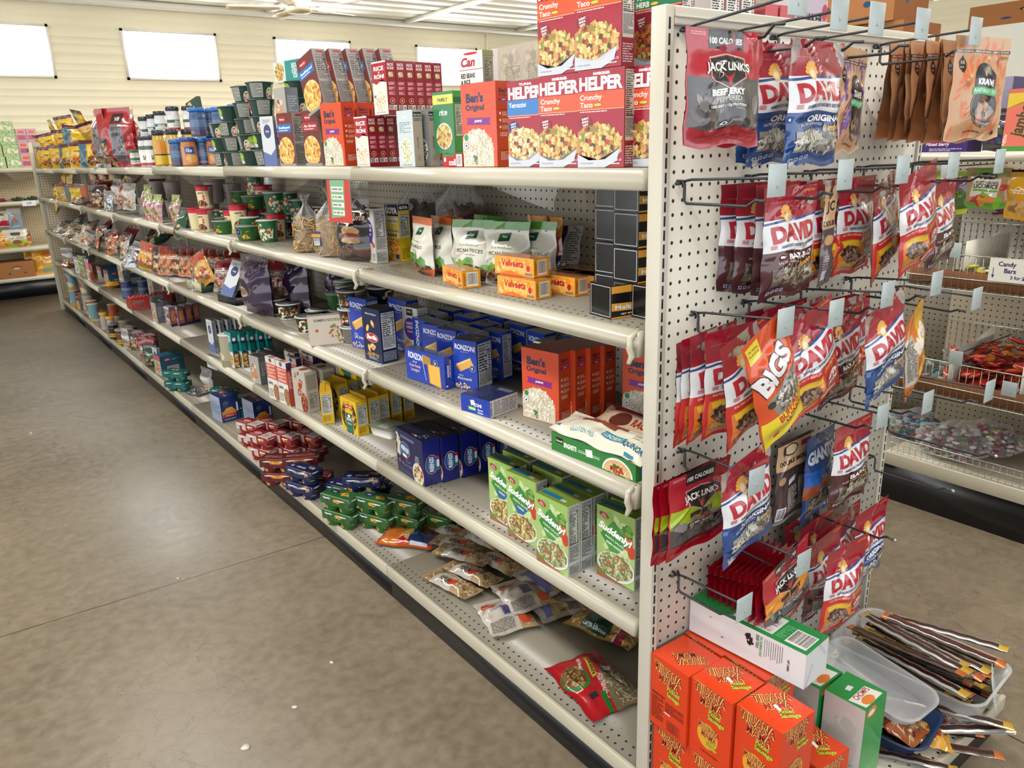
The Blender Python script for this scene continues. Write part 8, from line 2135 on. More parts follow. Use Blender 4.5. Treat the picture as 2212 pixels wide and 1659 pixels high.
HK=[(0,.074,1.714,.22,.012),(0,.205,1.714,.21,0),(0,.328,1.714,.205,0),(0,.475,1.714,.21,0),(0,.70,1.714,.205,0),
(1,.074,1.46,.205,0),(1,.274,1.46,.205,0),(1,.474,1.46,.205,0),(1,.68,1.46,.205,0),(1,.90,1.46,.205,0),
(2,.127,1.21,.205,.008),(2,.287,1.21,.205,0),(2,.471,1.21,.205,.01),(2,.675,1.21,.205,.006),(2,.90,1.16,.20,-.01),
(3,.103,.93,.185,-.012),(3,.518,.95,.20,0),(3,.72,.935,.20,0),(3,.92,.93,.25,0),(4,.098,.646,.18,0),(4,.262,.70,.20,-.008)]
cnt={}
for rw,x,z,Lh,up in HK:
 cnt[rw]=cnt.get(rw,0)+1
 hook(x,z,Lh,'dark peg hook with a pale plate, %s, %s from the corner post'%(ROW[rw],('first','second','third','fourth','fifth')[cnt[rw]-1]),up=up)
hook(.885,.70,.235,'bright ball tipped hook low at the right, holding the blue seed bag',plate=False)
hook(.935,.80,.30,'bright empty ball tipped hook sticking out at the right',plate=False)
hook(.61,.66,.235,'bright ball tipped hook carrying the front hot seed bag',plate=False)
# ------------------------------------------------------------------ clear bags on the second shelf
def clear_bag(x,y,z,w,h,d,rz,label,cols,n,kindn='noodle_bag',neck=.30,seed=1,lab=True,ln=.05,thick=.0011,grp='clear noodle bags'):
 e=empty(kindn,(x,y,z),math.radians(rz));tag(e,label,'bag',grp)
 r=random.Random(seed);m=MB();n1,n2=28,18;V=[]
 for j in range(n2+1):
  t=j/n2;b=1 if t<.55 else max(.10,1-(t-.55)/.33)if t<.85 else .10+(t-.85)*1.6
  for i in range(n1):
   a=2*PI*i/n1;q=1+.06*math.sin(a*5+seed+t*6)+.05*math.sin(a*9+t*13)+(.25*math.sin(a*7+seed)if t>.6 else 0)
   foot=.85+.15*min(1,t/.08)
   V.append((w/2*b*q*foot*math.copysign(abs(math.cos(a))**.7,math.cos(a)),d/2*b*q*foot*math.copysign(abs(math.sin(a))**.7,math.sin(a)),h*t+.003*math.sin(a*3)))
 F=[(j*n1+i,j*n1+(i+1)%n1,(j+1)*n1+(i+1)%n1,(j+1)*n1+i)for j in range(n2)for i in range(n1)];F.append(tuple(range(n1))[::-1])
 m.raw(V,F,lin('#ffffff'));m.build('clear_wrap',M_CLEAR,e,smooth=True)
 m=MB()
 for i in range(n):
  u,v,t=r.uniform(-1,1)*.40*w,r.uniform(-1,1)*.40*d,r.uniform(.03,.55)*h
  a,b=r.uniform(0,2*PI),r.uniform(-.7,.7);pts=[]
  for k in range(5):
   pts.append((max(-w*.45,min(w*.45,u)),max(-d*.45,min(d*.45,v)),max(.004,min(h*.6,t))));u+=ln/4*math.cos(a)*math.cos(b);v+=ln/4*math.sin(a)*math.cos(b);t+=ln/4*math.sin(b);a+=r.uniform(-.6,.6);b+=r.uniform(-.5,.5)
  m.tube(pts,thick,r.choice(cols),4,cap=False)
 m.box(-w*.36,-d*.36,.004,w*.36,d*.36,h*.5,cols[-1]);m.build('noodles',M_MATTE,e)['kind']='stuff'
 if lab:
  A=Art(w*.32,h*.22,'#20242c');A.rect(0,h*.13,w*.32,h*.18,'#c98a3a');A.bars(w*.06,h*.015,w*.2,h*.06,3);A.fine(w*.04,h*.08,w*.24,h*.04,2,'#c9c9c9',3)
  m=MB();m.face(A,(-w*.5,-d*.53,h*.16),(1,0,0),(0,0,1));m.box(-w*.5,-d*.53,h*.16,-w*.18,-d*.525,h*.38,'#20242c');m.build('paper_label',M_GLOSS,e)
ST=['#c9a871','#b8955c','#dcc08c','#a8834c','#a58350']
clear_bag(.115,1.60,1.188,.115,.235,.085,-62,'clear bag of curly noodles in front, tied at the top',ST,620,seed=3)
clear_bag(.19,1.50,1.188,.10,.22,.08,-70,'clear noodle bag right behind the front one',ST,420,seed=5)
clear_bag(.105,1.80,1.188,.095,.205,.07,-50,'clear bag of flat stick noodles with a crinkled edge',['#bf9c66','#a98550','#d0b07a','#9c7a48','#9a7848'],160,seed=7,lab=False,thick=.0032,ln=.09)
clear_bag(.22,1.68,1.188,.10,.22,.08,-80,'clear noodle bag farther back near the panel',ST,250,seed=8)
clear_bag(.36,1.16,1.188,.16,.31,.12,-85,'large clear bag of brown rolls standing against the back panel',['#6c4a34','#7c563c','#5a3c2a','#634430'],60,'bread_bag',seed=9,lab=False,thick=.012,ln=.06,grp='brown bread bags')
clear_bag(.33,1.36,1.188,.15,.30,.12,-85,'large clear bag of brown rolls behind the bun bag',['#5c4034','#6c4c3a','#4a3226','#50382c'],60,'bread_bag',seed=11,lab=False,thick=.012,ln=.06,grp='brown bread bags')
def buns():
 A=Art(.14,.20,'#3c2620');A.rect(0,.05,.14,.13,'#1b1d24');A.text('Burger Buns',.07,.135,.018,'#c9b9a9',w=.12,al='c',bold=.03);A.ell(.085,.085,.036,.026,'#6c3a30');A.ell(.085,.1,.034,.016,'#c9a468');A.ell(.085,.068,.034,.010,'#b08c54');A.ell(.09,.085,.03,.008,'#8c2a28');A.rect(0,.02,.14,.05,'#5a3a30')
 return bag('bun_bag',A,T=.035,wr=.010,seed=66,back='#3c2822',top=.14,bot=.0)
b_=buns();b_.location=(.11,1.425,1.39);b_.rotation_euler=(0,0,math.radians(-72));tag(b_,'brown burger bun bag between the noodle bags and the white carton','bag')
# ------------------------------------------------------------------ paper sign hanging from the top shelf rail
A=Art(.135,.13,'#c04a40');A.poly([(.02,.13),(.105,.13),(.095,.02),(.015,.012)],'#7cae86')
for i in range(4):A.rect(.026,.095-.024*i,.095,.110-.024*i,'#e6e2da');A.fine(.03,.097-.024*i,.06,.011,1,'#8a8a80',i+1)
m=MB();m.face(A,(-.0675,0,-.13),(1,0,0),(0,0,1));m.box(-.0675,.0001,-.13,.0675,.0012,0,'#b8b0a4');o=m.build('paper_sign',M_MATTE);o.location=(.026,1.335,1.455);o.rotation_euler=(0,0,math.radians(-84));tag(o,'red and green paper sign hanging from the top shelf rail','sign')
# ------------------------------------------------------------------ wire fences along the shelf edges
def fence(y0,y1,z,h,label,x=.058):
 m=MB();n=max(3,int(abs(y1-y0)/.035))
 m.tube([(x,y0,z),(x,y0,z+h-.01),(x,y0+.01*(1 if y1>y0 else-1),z+h),(x,y1-.01*(1 if y1>y0 else-1),z+h),(x,y1,z+h-.01),(x,y1,z)],.0022,'#ffffff',6)
 for i in range(1,n):y=y0+(y1-y0)*i/n;m.tube([(x,y,z),(x,y,z+h)],.0008,'#ffffff',4)
 m.tube([(x,y0,z+.003),(x,y1,z+.003)],.0014,'#ffffff',6);o=m.build('wire_fence',M_CHROME);tag(o,label,'fence','wire fences on the shelf edges')
fence(3.86,5.02,1.187,.075,'wire fence on the second shelf edge in front of the jumbled bags')
fence(5.14,6.15,.858,.07,'wire fence on the third shelf edge, farthest one');fence(4.34,5.08,.858,.07,'wire fence on the third shelf edge, middle one');fence(3.80,4.16,.858,.06,'short wire fence on the third shelf edge before the orange pouches')
# ------------------------------------------------------------------ trays on the third shelf
def tray(name,x,y,z,w,d,h,c1,c2,rz,label):
 m=MB();t=.003
 m.box(-w/2,-d/2,0,w/2,d/2,t,c1);m.box(-w/2,-d/2,0,w/2,-d/2+t,h,c2);m.box(-w/2,d/2-t,0,w/2,d/2,h,c1);m.box(-w/2,-d/2,0,-w/2+t,d/2,h,c1);m.box(w/2-t,-d/2,0,w/2,d/2,h,c1)
 o=m.build(name,M_PRINT);o.location=(x,y,z);o.rotation_euler=(0,0,math.radians(rz));tag(o,label,'tray');return o
tray('display_tray',.14,3.30,.858,.22,.16,.05,'#22402c','#b9b58c',-86,'open green and cream card tray at the third shelf edge')
tray('black_tray',.14,2.80,.858,.2,.14,.035,'#14161a','#1c1f24',-84,'shallow black tray under the propped silver carton')
for i in range(5):drop('pouch_green' if i%2 else 'foil_packet',.10+.03*i,3.29,.858+.13,-80,-18,0,'dark packet standing in the green card tray, %s from its front'%('first','second','third','fourth','fifth')[i],'packet','packets in the card tray')
drop('pouch_yellow',.075,3.22,.858+.20,-70,0,-24,'yellow and red packet leaning out of the green card tray','packet')
# ------------------------------------------------------------------ tub of meat sticks on the end display
def tub(name,x,y,z,w,d,h,flare,mat,rz,label,col='#ffffff',lip=.006):
 m=MB();P=[]
 def ring(a,b,zz,r,n=7):
  o=[]
  for cx,cy,s in((a-r,b-r,0),(-a+r,b-r,90),(-a+r,-b+r,180),(a-r,-b+r,270)):
   for i in range(n+1):t=math.radians(s+90*i/n);o.append((cx+r*math.cos(t),cy+r*math.sin(t),zz))
  return o
 for k,(f_,zz)in enumerate(((0,0),(0,.001),(.5,h*.5),(1,h),(1.0,h),(1.02,h))):
  g_=flare*f_+(lip if k>=4 else 0);P.append(ring(w/2+g_,d/2+g_,zz+(.003 if k==5 else 0),.045))
 P.append(ring(w/2+flare-.001,d/2+flare-.001,h+.002,.045));P.append(ring(w/2-.002,d/2-.002,.003,.045))
 n=len(P[0]);V=[q for p in P for q in p];F=[(j*n+i,j*n+(i+1)%n,(j+1)*n+(i+1)%n,(j+1)*n+i)for j in range(len(P)-1)for i in range(n)]
 F+=[tuple(range(n))[::-1],tuple(range((len(P)-1)*n,len(P)*n))]
 m.raw(V,F,lin(col));o=m.build(name,mat,smooth=True);o.location=(x,y,z);o.rotation_euler=(0,0,math.radians(rz));tag(o,label,'tub');return o
tub('plastic_bin',.825,-.215,.132,.19,.33,.10,.022,M_TUB,4,'clear plastic bin heaped with wrapped meat sticks on the end display deck')
tub('frosted_lid',.63,-.20,.215,.11,.25,.035,.012,M_TUB,-6,'frosted plastic lid lying tilted beside the bin of meat sticks').rotation_euler=(math.radians(4),math.radians(-8),math.radians(-6))
tub('blue_bowl',.60,-.27,.132,.12,.12,.06,.03,M_PLASTIC,10,'dark blue plastic bowl behind the upright green carton','#22375c')
A=Art(.115,.10,'#cfdcd8');A.text('50',.025,.05,.028,'#a3b4ae',bold=-.01);A.text('c',.07,.062,.014,'#a3b4ae');A.text('ea',.035,.015,.022,'#7fa898',shear=.3,bold=.0)
m=MB();m.face(A,(0,0,0),(1,0,0),(0,0,1));m.box(0,.0003,0,.115,.0013,.10,'#dfe6e2');o=m.build('price_card',M_MATTE);o.location=(.835,-.412,.15);o.rotation_euler=(math.radians(-12),0,math.radians(22));tag(o,'white handwritten price card taped to the corner of the bin','card')
r=random.Random(8);SK=['stick_brown','stick_yellow','stick_red','stick_nacho','stick_white'];W8=['a gray label','a yellow stripe','a red label','a nacho label','a white label']
ORD=['lowest','second lowest','third lowest','fourth lowest','fifth lowest','sixth lowest','seventh lowest','eighth lowest','ninth lowest','tenth','eleventh','twelfth','thirteenth','fourteenth','fifteenth','sixteenth','seventeenth','eighteenth','nineteenth','twentieth','twenty-first','twenty-second','twenty-third','twenty-fourth','second from the top','topmost']
for i in range(26):
 lv=i//6;k=SK[(i*2+lv)%5]
 drop(k,.745+.036*(i%6)+r.uniform(-.010,.010),-.205+r.uniform(-.035,.02),.160+.030*lv+.006*(i%3),-90+r.uniform(-9,9),r.uniform(-16,16),r.uniform(-5,3),'wrapped meat stick with %s heaped in the clear bin, %s'%(W8[(i*2+lv)%5],ORD[i]),'meat stick','meat sticks heaped in the bin')
for i,(k,x,y,z,a)in enumerate((('stick_brown',.72,-.33,.185,-62),('stick_white',.70,-.36,.16,-40),('stick_red',.64,-.35,.143,-55),('stick_yellow',.56,-.33,.142,-70),('stick_nacho',.66,-.30,.150,-50),('stick_white',.52,-.30,.145,-60),('stick_yellow',.52,-.08,.27,-80),('stick_brown',.49,-.06,.25,-70))):
 drop(k,x,y,z,a,[0,8,-6][i%3],0,['meat stick poking out past the front of the bin','white wrapped stick sloping down to the deck edge','red labelled stick lying loose on the deck','yellow striped stick lying loose on the deck near the blue bowl','nacho stick lying loose under the bin edge','white wrapped stick beside the upright green carton','yellow striped stick standing behind the upright cartons','brown stick leaning behind the upright cartons'][i],'meat stick','loose meat sticks')
for i,(k,x,y)in enumerate((('pouch_orange',.60,-.24),('pouch_yellow',.62,-.27),('pouch_red',.70,-.27))):
 drop(k,x,y-.02*i,.16+.02*(i==0),30*i,-84,0,['orange packet lying in the dark blue bowl','yellow and red packet lying on the end deck','crumpled red packet lying on the end deck'][i],'packet',None,.6)
 # ------------------------------------------------------------------ candy baskets, cards and candy
def basket(y0,y1,z0,z1,label):
 e=empty('wire_basket',(0,0,0));tag(e,label,'basket','wire candy baskets');x0,x1=2.10,2.52
 m=MB();
 for z in(z0,z0+.045,z1):m.tube([(x0,y0,z),(x0,y1,z)],.0028,'#ffffff',6)
 y=y0
 while y<=y1:m.tube([(x1,y,z1+.08),(x1,y,z0),(x0,y,z0),(x0,y,z1)],.0014,'#ffffff',4);y+=.026
 m.tube([(x1,y0,z1+.08),(x1,y1,z1+.08)],.0028,'#ffffff',6);m.build('wire_frame',M_CHROME,e)
 m=MB();m.box(x0+.008,y0+.005,z0+.006,x1-.01,y1-.005,z0+.012,'#6a4630');m.box(x0+.006,y0+.005,z0+.006,x0+.012,y1-.005,z0+.072,'#7a5236');m.build('card_liner',M_CARD,e)
 for k,yy in enumerate((y1-.20,y1-.46)):
  m=MB()
  for i in range(26):x=x0+.02+.0155*i;m.tube([(x,yy,z0+.012),(x,yy,z1+.0+.10*i/26)],.0022,'#d9d6c9',5)
  m.box(x0+.015,yy-.001,z0+.012,x1-.02,yy+.001,z1+.05,'#cfccbe');m.build('divider',M_PLASTIC,e)
basket(-.64,.545,.955,1.09,'upper wire candy basket with the handwritten card')
basket(-.64,.545,.52,.665,'lower wire candy basket full of red wrappers')
m=MB()
for z in(.235,.262):m.tube([(2.125,-.64,z),(2.125,.545,z)],.002,'#ffffff',6)
for i in range(48):m.tube([(2.125,-.64+.025*i,.222),(2.125,-.64+.025*i,.29)],.0011,'#ffffff',4)
m.tube([(2.125,-.64,.29),(2.125,.545,.29)],.002,'#ffffff',6);o=m.build('wire_fence',M_CHROME);tag(o,'low wire fence along the base of the candy shelving','fence')
def candy(name,x0,x1,y0,y1,z,n,cols,s,label,cat,seed,layers=3):
 m=MB();r=random.Random(seed)
 for i in range(n):
  A=Art(s*1.8,s,r.choice(cols));A.rect(s*.3,s*.2,s*1.5,s*.8,r.choice(cols));A.text(r.choice(('bar','pop','mini')),s*.9,s*.36,s*.3,'#f0e4d0',al='c',bold=.04)
  M=Matrix.Translation((r.uniform(x0,x1),r.uniform(y0,y1),z+s*.25+r.random()**1.5*layers*s*.45))@Matrix.Rotation(r.uniform(0,6.3),4,'Z')@Matrix.Rotation(r.uniform(-.5,.5),4,'X')@Matrix.Rotation(r.uniform(-.4,.4),4,'Y')
  bq=bmesh.new();bmesh.ops.create_icosphere(bq,subdivisions=2,radius=1)
  for v in bq.verts:e_=1 if abs(v.co.x)<.75 else 1.3;v.co=Vector((v.co.x*s*.9,v.co.y*s*.45*e_,v.co.z*s*(.22 if abs(v.co.x)<.75 else .05)))
  bmesh.ops.transform(bq,matrix=M,verts=bq.verts);m.bm(bq,r.choice(cols))
 o=m.build(name,M_FILM,smooth=True);tag(o,label,cat,None,'stuff');return o
candy('red_candy_heap',2.14,2.48,.10,.40,.54,150,['#b8241c','#d03a20','#a01c1c','#c8401c','#d88a2c'],.044,'heap of red wrapped candy in the lower wire basket','candy',3,8)
candy('white_candy_heap',2.14,2.48,-.14,.08,.54,60,['#d8d4cc','#e6e2da','#b8342c','#c9c4ba'],.044,'heap of white and red wrapped candy beside the red heap','candy',4,5)
candy('teal_candy_heap',2.14,2.48,.36,.53,.54,34,['#8fa0a0','#5f7f84','#aab0ac'],.034,'heap of gray and teal wrappers at the left of the red heap','candy',5,5)
candy('yellow_candy_heap',2.14,2.46,.12,.33,.975,56,['#d8cc2c','#c9b820','#3c6aa0','#d0d0c0'],.042,'heap of yellow wrapped candy in the upper basket','candy',6,3)
candy('purple_candy_heap',2.14,2.46,-.14,.06,.975,30,['#3c2c7c','#5a3a8c','#2c2c5c'],.034,'heap of purple wrapped candy at the right edge','candy',7,3)
A=Art(.20,.085,'#dcd8cf');A.text('Candy',.03,.058,.016,'#1f2058',bold=.03);A.text('Bars',.052,.034,.016,'#1f2058',bold=.03);A.text('3 for $1',.075,.013,.012,'#1f2058',bold=.03);A.rect(.014,.02,.0165,.05,'#1f2058');A.poly([(.010,.024),(.0155,.012),(.021,.024)],'#1f2058')
m=MB();m.face(A,(0,0,0),(1,0,0),(0,0,1));m.box(0,.0003,0,.2,.0015,.085,'#dcd8cf');o=m.build('price_card',M_MATTE);o.location=(2.092,.245,1.005);o.rotation_euler=(0,0,math.radians(-90));tag(o,'white handwritten card reading candy bars on the upper wire basket','card')
def candy_bag(x,y,z,R,cols,label,seed):
 e=empty('candy_bag',(x,y,z));tag(e,label,'bag','clear bags of mixed candy');r=random.Random(seed)
 m=MB();bq=bmesh.new();bmesh.ops.create_icosphere(bq,subdivisions=4,radius=1)
 for v in bq.verts:
  q=1+.07*math.sin(v.co.x*9+seed)+.06*math.sin(v.co.y*11)+.05*math.sin(v.co.z*13+v.co.x*7);v.co=Vector((v.co.x*R*q,v.co.y*R*1.25*q,max(-.0,(v.co.z+.8)*R*.62*q)))
 m.bm(bq,'#ffffff');m.build('clear_wrap',M_CLEAR,e,smooth=True)
 m=MB()
 for i in range(210):
  a,b=r.uniform(0,2*PI),r.uniform(-.7,1.4);q=r.uniform(.70,.93);c=Vector((math.cos(a)*math.cos(b)*R*q,math.sin(a)*math.cos(b)*R*1.25*q,max(.01,(math.sin(b)+.8)*R*.62*q)))
  bq=bmesh.new();bmesh.ops.create_icosphere(bq,subdivisions=1,radius=1);bmesh.ops.transform(bq,matrix=Matrix.Translation(c)@Matrix.Rotation(r.uniform(0,6),4,'Z')@Matrix.Rotation(r.uniform(-1,1),4,'X')@Matrix.Diagonal((.018,.010,.007,1)),verts=bq.verts);m.bm(bq,r.choice(cols))
 m.build('wrapped_candy',M_GLOSS,e,smooth=True)['kind']='stuff'
CC=['#8c3a5c','#b8a8a8','#c9c0b8','#7c2c4c','#d8d0c8','#5c3a4c','#9a8a8c']
candy_bag(2.27,.36,.222,.115,CC+['#3c7a4c'],'clear bag of mixed candy slumped at the middle of the base shelf',3)
candy_bag(2.38,.56,.222,.10,['#2c7a3c','#2a6ca0','#8c2c3c','#3c9a5c','#6c3a8c'],'clear bag of green and blue candy at the left of the base shelf',4)
candy_bag(2.42,.28,.222,.11,CC+['#b8b02c','#c93a4c','#4c8a3c'],'clear candy bag with a yellow edge at the right of the base shelf',5)
for i,(y,z)in enumerate(((.36,1.11),(.05,1.02),(.30,.70),(.10,.62),(.12,1.40),(.42,1.40))):
 m=MB();m.box(2.052,y-.025,z-.026,2.054,y+.025,z+.030,'#ffffff',bev=.0006);p=m.build('scanner_plate',M_PLATE)
 e=empty('peg_hook',(0,0,0));tag(e,'peg hook with a pale plate on the candy shelving, %s'%['above the yellow candy','beside the handwritten card','above the red candy heap','right of the red candy heap','over the licorice bag','over the green sour bag'][i],'hook','candy shelving hooks');p.parent=e
 m=MB();m.tube([(2.555,y,z+.01),(2.055,y,z+.016)],.0025,'#ffffff',6);m.tube([(2.555,y,z-.03),(2.10,y,z-.03),(2.08,y,z-.02)],.0028,'#ffffff',6);m.build('prong',M_WIRE,e)
def bxa(name,x,y,z,w,d,h,front,side,top,rz,label,cat='box',mat=None,grp=None):
 o=carton(name,w,d,h,front,side,top=top,mat=mat or M_PRINT);o.location=(x,y,z);o.rotation_euler=(0,0,math.radians(rz));tag(o,label,cat,grp);return o
A=Art(.2,.045,'#3a2466');A.text('Mixed Berry',.09,.026,.012,'#e8d0e0',al='c',shear=.2,bold=.03);A.rect(.0,.002,.03,.022,'#d8c83a');A.fine(.06,.005,.12,.012,2,'#b8a8d0',3);A.rect(.01,.036,.19,.045,'#a81c4c')
bxa('berry_bar_carton',2.15,.405,1.463,.2,.12,.045,A,'#2c1a50','#4a3070',-90,'purple mixed berry carton lying on the candy top shelf')
A=Art(.13,.20,'#d8705c');A.poly([(0,.2),(.13,.2),(.13,.15),(.08,.13),(.05,.17),(0,.15)],'#d8b83a');A.text('jambo',.06,.05,.04,'#3c4a24',rot=78,bold=.03,w=.11);A.rect(0,0,.13,.02,'#4c8a3c');A.text('NEW',.01,.022,.012,'#f0e6dc',rot=80)
bxa('pink_fruit_carton',2.14,.16,1.463,.13,.06,.215,A,'#b85a48','#c86a58',-96,'pink and yellow fruit snack carton at the right edge')
for i in range(3):bxa('silver_purple_carton',2.20+.05*i,.30+.02*i,1.463,.03,.10,.26,'#8a86a0','#3a2c5c','#5a4c80',-90,'tall purple pouch carton on the candy top shelf, %s back'%('first','second','third')[i],grp='tall purple cartons')
def brown(name,x,y,z,w,d,h,rz,label,holes=True,grp=None,c='#a06c44'):
 A=Art(w,h,c);A.ell(w*.5,h*.62,w*.13,h*.11,'#3c2618');A.ell(w*.5,h*.60,w*.11,h*.08,'#b8a890');A.ell(w*.28,h*.3,w*.04,h*.05,'#2c4c68');A.ell(w*.72,h*.3,w*.04,h*.05,'#2c4c68');A.rect(w*.499,0,w*.501,h*.45,'#7c5234');A.ell(w*.55,h*.85,.012,.012,'#d8542c')
 S=Art(d,h,'#8f5c38');S.ell(d*.35,h*.6,d*.09,h*.3,'#2c5c80');S.ell(d*.35,h*.6,d*.05,h*.2,'#3c7aa0')
 return bxa(name,x,y,z,w,d,h,A,S,'#8a5c3c',rz,label,'box',M_CARD,grp)
brown('brown_carton',2.15,.70,1.463,.40,.30,.497,-90,'brown cardboard carton standing on the candy top shelf, lower one',grp='brown cartons on the candy shelving')
brown('brown_carton',2.14,.74,1.962,.38,.34,.23,-84,'brown cardboard carton with a hand hole, upper one above the display',grp='brown cartons on the candy shelving')
brown('brown_carton',6.0,1.2,2.322,1.0,.5,.16,-92,'flat brown carton on top of the tall white cabinet')
bxa('white_cabinet',6.0,.9,0,1.45,.7,2.32,'#e4e4dc','#d8d8d0','#e4e4dc',-90,'tall white cabinet beyond the candy shelving','cabinet')
brown('brown_carton',-.03,9.74,.236,.36,.3,.185,0,'brown fruit carton on the base shelf of the far cross shelves')
for i,x in enumerate((.46,.515,.57)):
 A=Art(.05,.22,'#d4d0d0');A.nutri(.004,.09,.042,.12,'#e0dcd8');A.rect(.046,0,.05,.22,'#a83a4c')
 bxa('cereal_carton',x+.05,.26,1.669,.05,.16,.19,A,'#b8b0ac','#a39a96',0,'white nutrition panel carton above the end display, %s from the left'%('first','second','third')[i],grp='white cartons above the display')
A=Art(.14,.20,'#3a3468');A.rect(0,.10,.14,.2,'#b8a8b8');A.text('QUAKER',.066,.145,.020,'#1c1a28',w=.11,al='c',bold=.05);A.text('INSTANT OATMEAL',.07,.115,.012,'#e6e0ec',w=.12,al='c',bold=.03);A.rect(0,.085,.14,.135,'#3a3468');A.text('INSTANT OATMEAL',.07,.115,.012,'#e6e0ec',w=.12,al='c',bold=.03);A.text('BLUEBERRY',.07,.093,.014,'#e6e0ec',w=.11,al='c',bold=.04);A.ell(.128,.17,.012,.02,'#b8344c')
bxa('oatmeal_carton',.92,.26,1.669,.14,.08,.20,A,'#c9c4c4','#4a4478',0,'purple blueberry oatmeal carton above the end display')
for i,x in enumerate((.66,.72)):bxa('pink_carton',x+.05,.26,1.669,.05,.1,.175,'#c05a60','#a8484e','#b05058',0,'pink carton between the white panel cartons and the oatmeal carton, %s'%('nearer the post','nearer the oatmeal')[i],grp='pink cartons above the display')
# far top goods: patterned green cartons, pink packs, red packs
A0=lambda:Art(.17,.125,'#a9c48c').grain(.085,.062,.08,.058,['#8cb070','#c9d8b0','#7ca060'],40,.016,1.4,4,square=True).grain(.085,.06,.06,.02,['#e8e0d0'],8,.03,2,5)
for c in range(2):
 for j in range(4):bxa('green_pattern_carton',.06-.185*c+.012*(3-j),FY+.06,1.472+.127*j,.17,.14,.125,A0(),'#8cab6c','#b8cc9c',0,'pale green patterned carton on the far shelves, %s stack, %s up'%(('nearer','farther')[c],('bottom one','second','third','topmost')[j]),grp='pale green patterned cartons')
for j in range(3):
 for c in range(2):bxa('pink_pack',.17+.105*c,FY+.05,1.472+.142*j,.10,.12,.14,Art(.10,.14,'#c9a0b0').rect(.01,.02,.09,.07,'#b05a6c').rect(.02,.09,.08,.12,'#e0643c'),'#9c5a78','#d8b8c4',0,'pink and orange pack on the far shelves, %s column, %s up'%(('left','right')[c],('bottom','middle','top')[j]),grp='pink and orange packs',mat=M_GLOSS)
for c in range(2):bxa('red_pack_carton',-.30-.11*c,FY+.05,1.472,.10,.12,.20,'#b0403c','#8c2c2c','#c05048',0,('red carton beside the green patterned cartons','red carton at the left edge of the far shelves')[c])
A=Art(.14,.06,'#dfe3ea');A.text('3.99',.07,.02,.02,'#3a4a8c',al='c',bold=.03)
m=MB();m.face(A,(0,0,0),(1,0,0),(0,0,1));m.box(0,.0003,0,.14,.0015,.06,'#dfe3ea');o=m.build('shelf_card',M_MATTE);o.location=(-.02,FY-.014,1.045);tag(o,'white price card on the far cross shelving rail','card')
# scraps on the floor
r=random.Random(5)
for i,(x,y,s)in enumerate(((-.62,.86,.012),(-.45,.93,.008),(-.28,1.05,.007),(-.52,1.9,.006),(-.75,4.2,.01),(-.2,.12,.014))):
 m=MB();V=[(s*r.uniform(.6,1.3)*math.cos(a),s*r.uniform(.6,1.3)*math.sin(a),.0012+r.uniform(0,.003))for a in[2*PI*k/7 for k in range(7)]];V2=[(a,b,.0004)for a,b,c in V]
 m.raw(V+V2,[tuple(range(7)),tuple(range(7,14))[::-1]]+[(k,(k+1)%7,7+(k+1)%7,7+k)[::-1]for k in range(7)],lin('#d8d4cc' if i<5 else '#4a2a22'));o=m.build('paper_scrap',M_MATTE);o.location=(x,y,0);tag(o,['small white scrap on the floor, largest one','small white scrap near the largest one','tiny scrap on the floor towards the shelving','tiny scrap near the floor joint','pale scrap far up the aisle','dark brown leaf scrap by the kick plate'][i],'scrap')
 # white overhead door in the right wall
m=MB()
for k in range(9):m.box(11.90,3.2,.02+.31*k,11.93,8.6,.02+.31*k+.295,'#ffffff',bev=.008)
structure(m.build('door_1',M_CEIL))
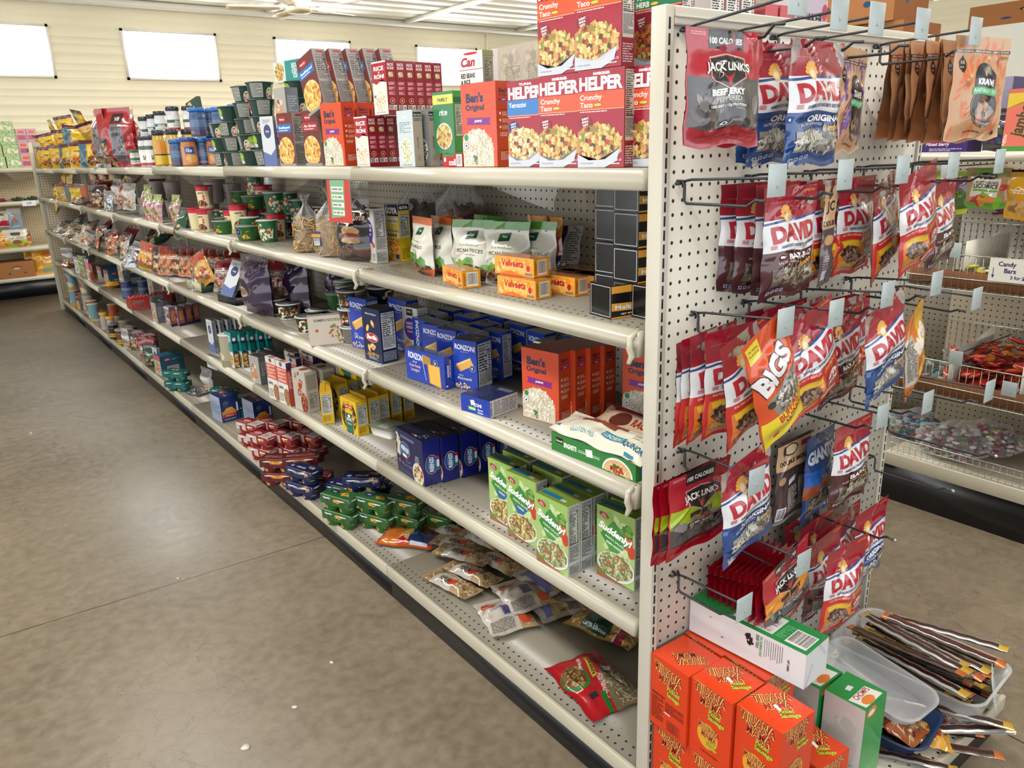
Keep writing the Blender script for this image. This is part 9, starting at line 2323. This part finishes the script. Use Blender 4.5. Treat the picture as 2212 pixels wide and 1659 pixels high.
# ------------------------------------------------------------------ light and camera
w=bpy.data.worlds.new('daylight');bpy.context.scene.world=w;w.use_nodes=True;nt=w.node_tree
bg=nt.nodes['Background'];bg.inputs[0].default_value=(.93,.97,1.0,1);bg.inputs[1].default_value=1.15
def lamp(name,loc,size,energy,rot=(0,0,0),col=(1,.97,.92)):
 d=bpy.data.lights.new(name,'AREA');d.shape='RECTANGLE';d.size,d.size_y=size;d.energy=energy;d.color=col
 o=bpy.data.objects.new(name,d);COL.objects.link(o);o.location=loc;o.rotation_euler=rot;return o
lamp('overhead_fill',(-1.5,1.4,3.35),(.35,7.0),95)  # unseen area lights over the aisles, added to light floor and shelves from above
lamp('overhead_fill',(1.6,.6,3.35),(.35,6.0),55)
lamp('overhead_fill',(4.0,6.5,3.0),(7,.4),120)  # unseen area light added to brighten the far end of the room
lamp('upward_fill',(4.0,6.5,2.98),(8,1.2),110,rot=(PI,0,0));lamp('upward_fill',(7.0,1.0,2.9),(1.2,6),90,rot=(PI,0,0));lamp('overhead_fill',(8.5,3.0,3.2),(.4,6),110)  # unseen lights added to brighten ceiling and right wall; two face upwards
for a,b in wins:lamp('window_daylight',((a+b)/2,WY+.25,2.85),(b-a+.1,.75),55,rot=(-PI/2+.25,0,0),col=(.92,.97,1))
sc=bpy.context.scene
cam=bpy.data.objects.new('camera',bpy.data.cameras.new('camera'));COL.objects.link(cam);sc.camera=cam
cam.data.sensor_width=36;cam.data.lens=36*1668.333/2212;cam.data.clip_start=.05;cam.data.clip_end=100
yaw,pitch,roll=CAM_ROT
f=Vector((math.sin(yaw)*math.cos(pitch),math.cos(yaw)*math.cos(pitch),-math.sin(pitch)))
r=Vector((math.cos(yaw),-math.sin(yaw),0));u=r.cross(f)
r2=r*math.cos(roll)+u*math.sin(roll);u2=-r*math.sin(roll)+u*math.cos(roll)
cam.matrix_world=Matrix(((r2.x,u2.x,-f.x,CAM_LOC[0]),(r2.y,u2.y,-f.y,CAM_LOC[1]),(r2.z,u2.z,-f.z,CAM_LOC[2]),(0,0,0,1)))
vs=sc.view_settings;sc.display_settings.display_device='sRGB';vs.view_transform='Standard';vs.look='None';vs.gamma=1;vs.exposure=.9;vs.use_curve_mapping=False
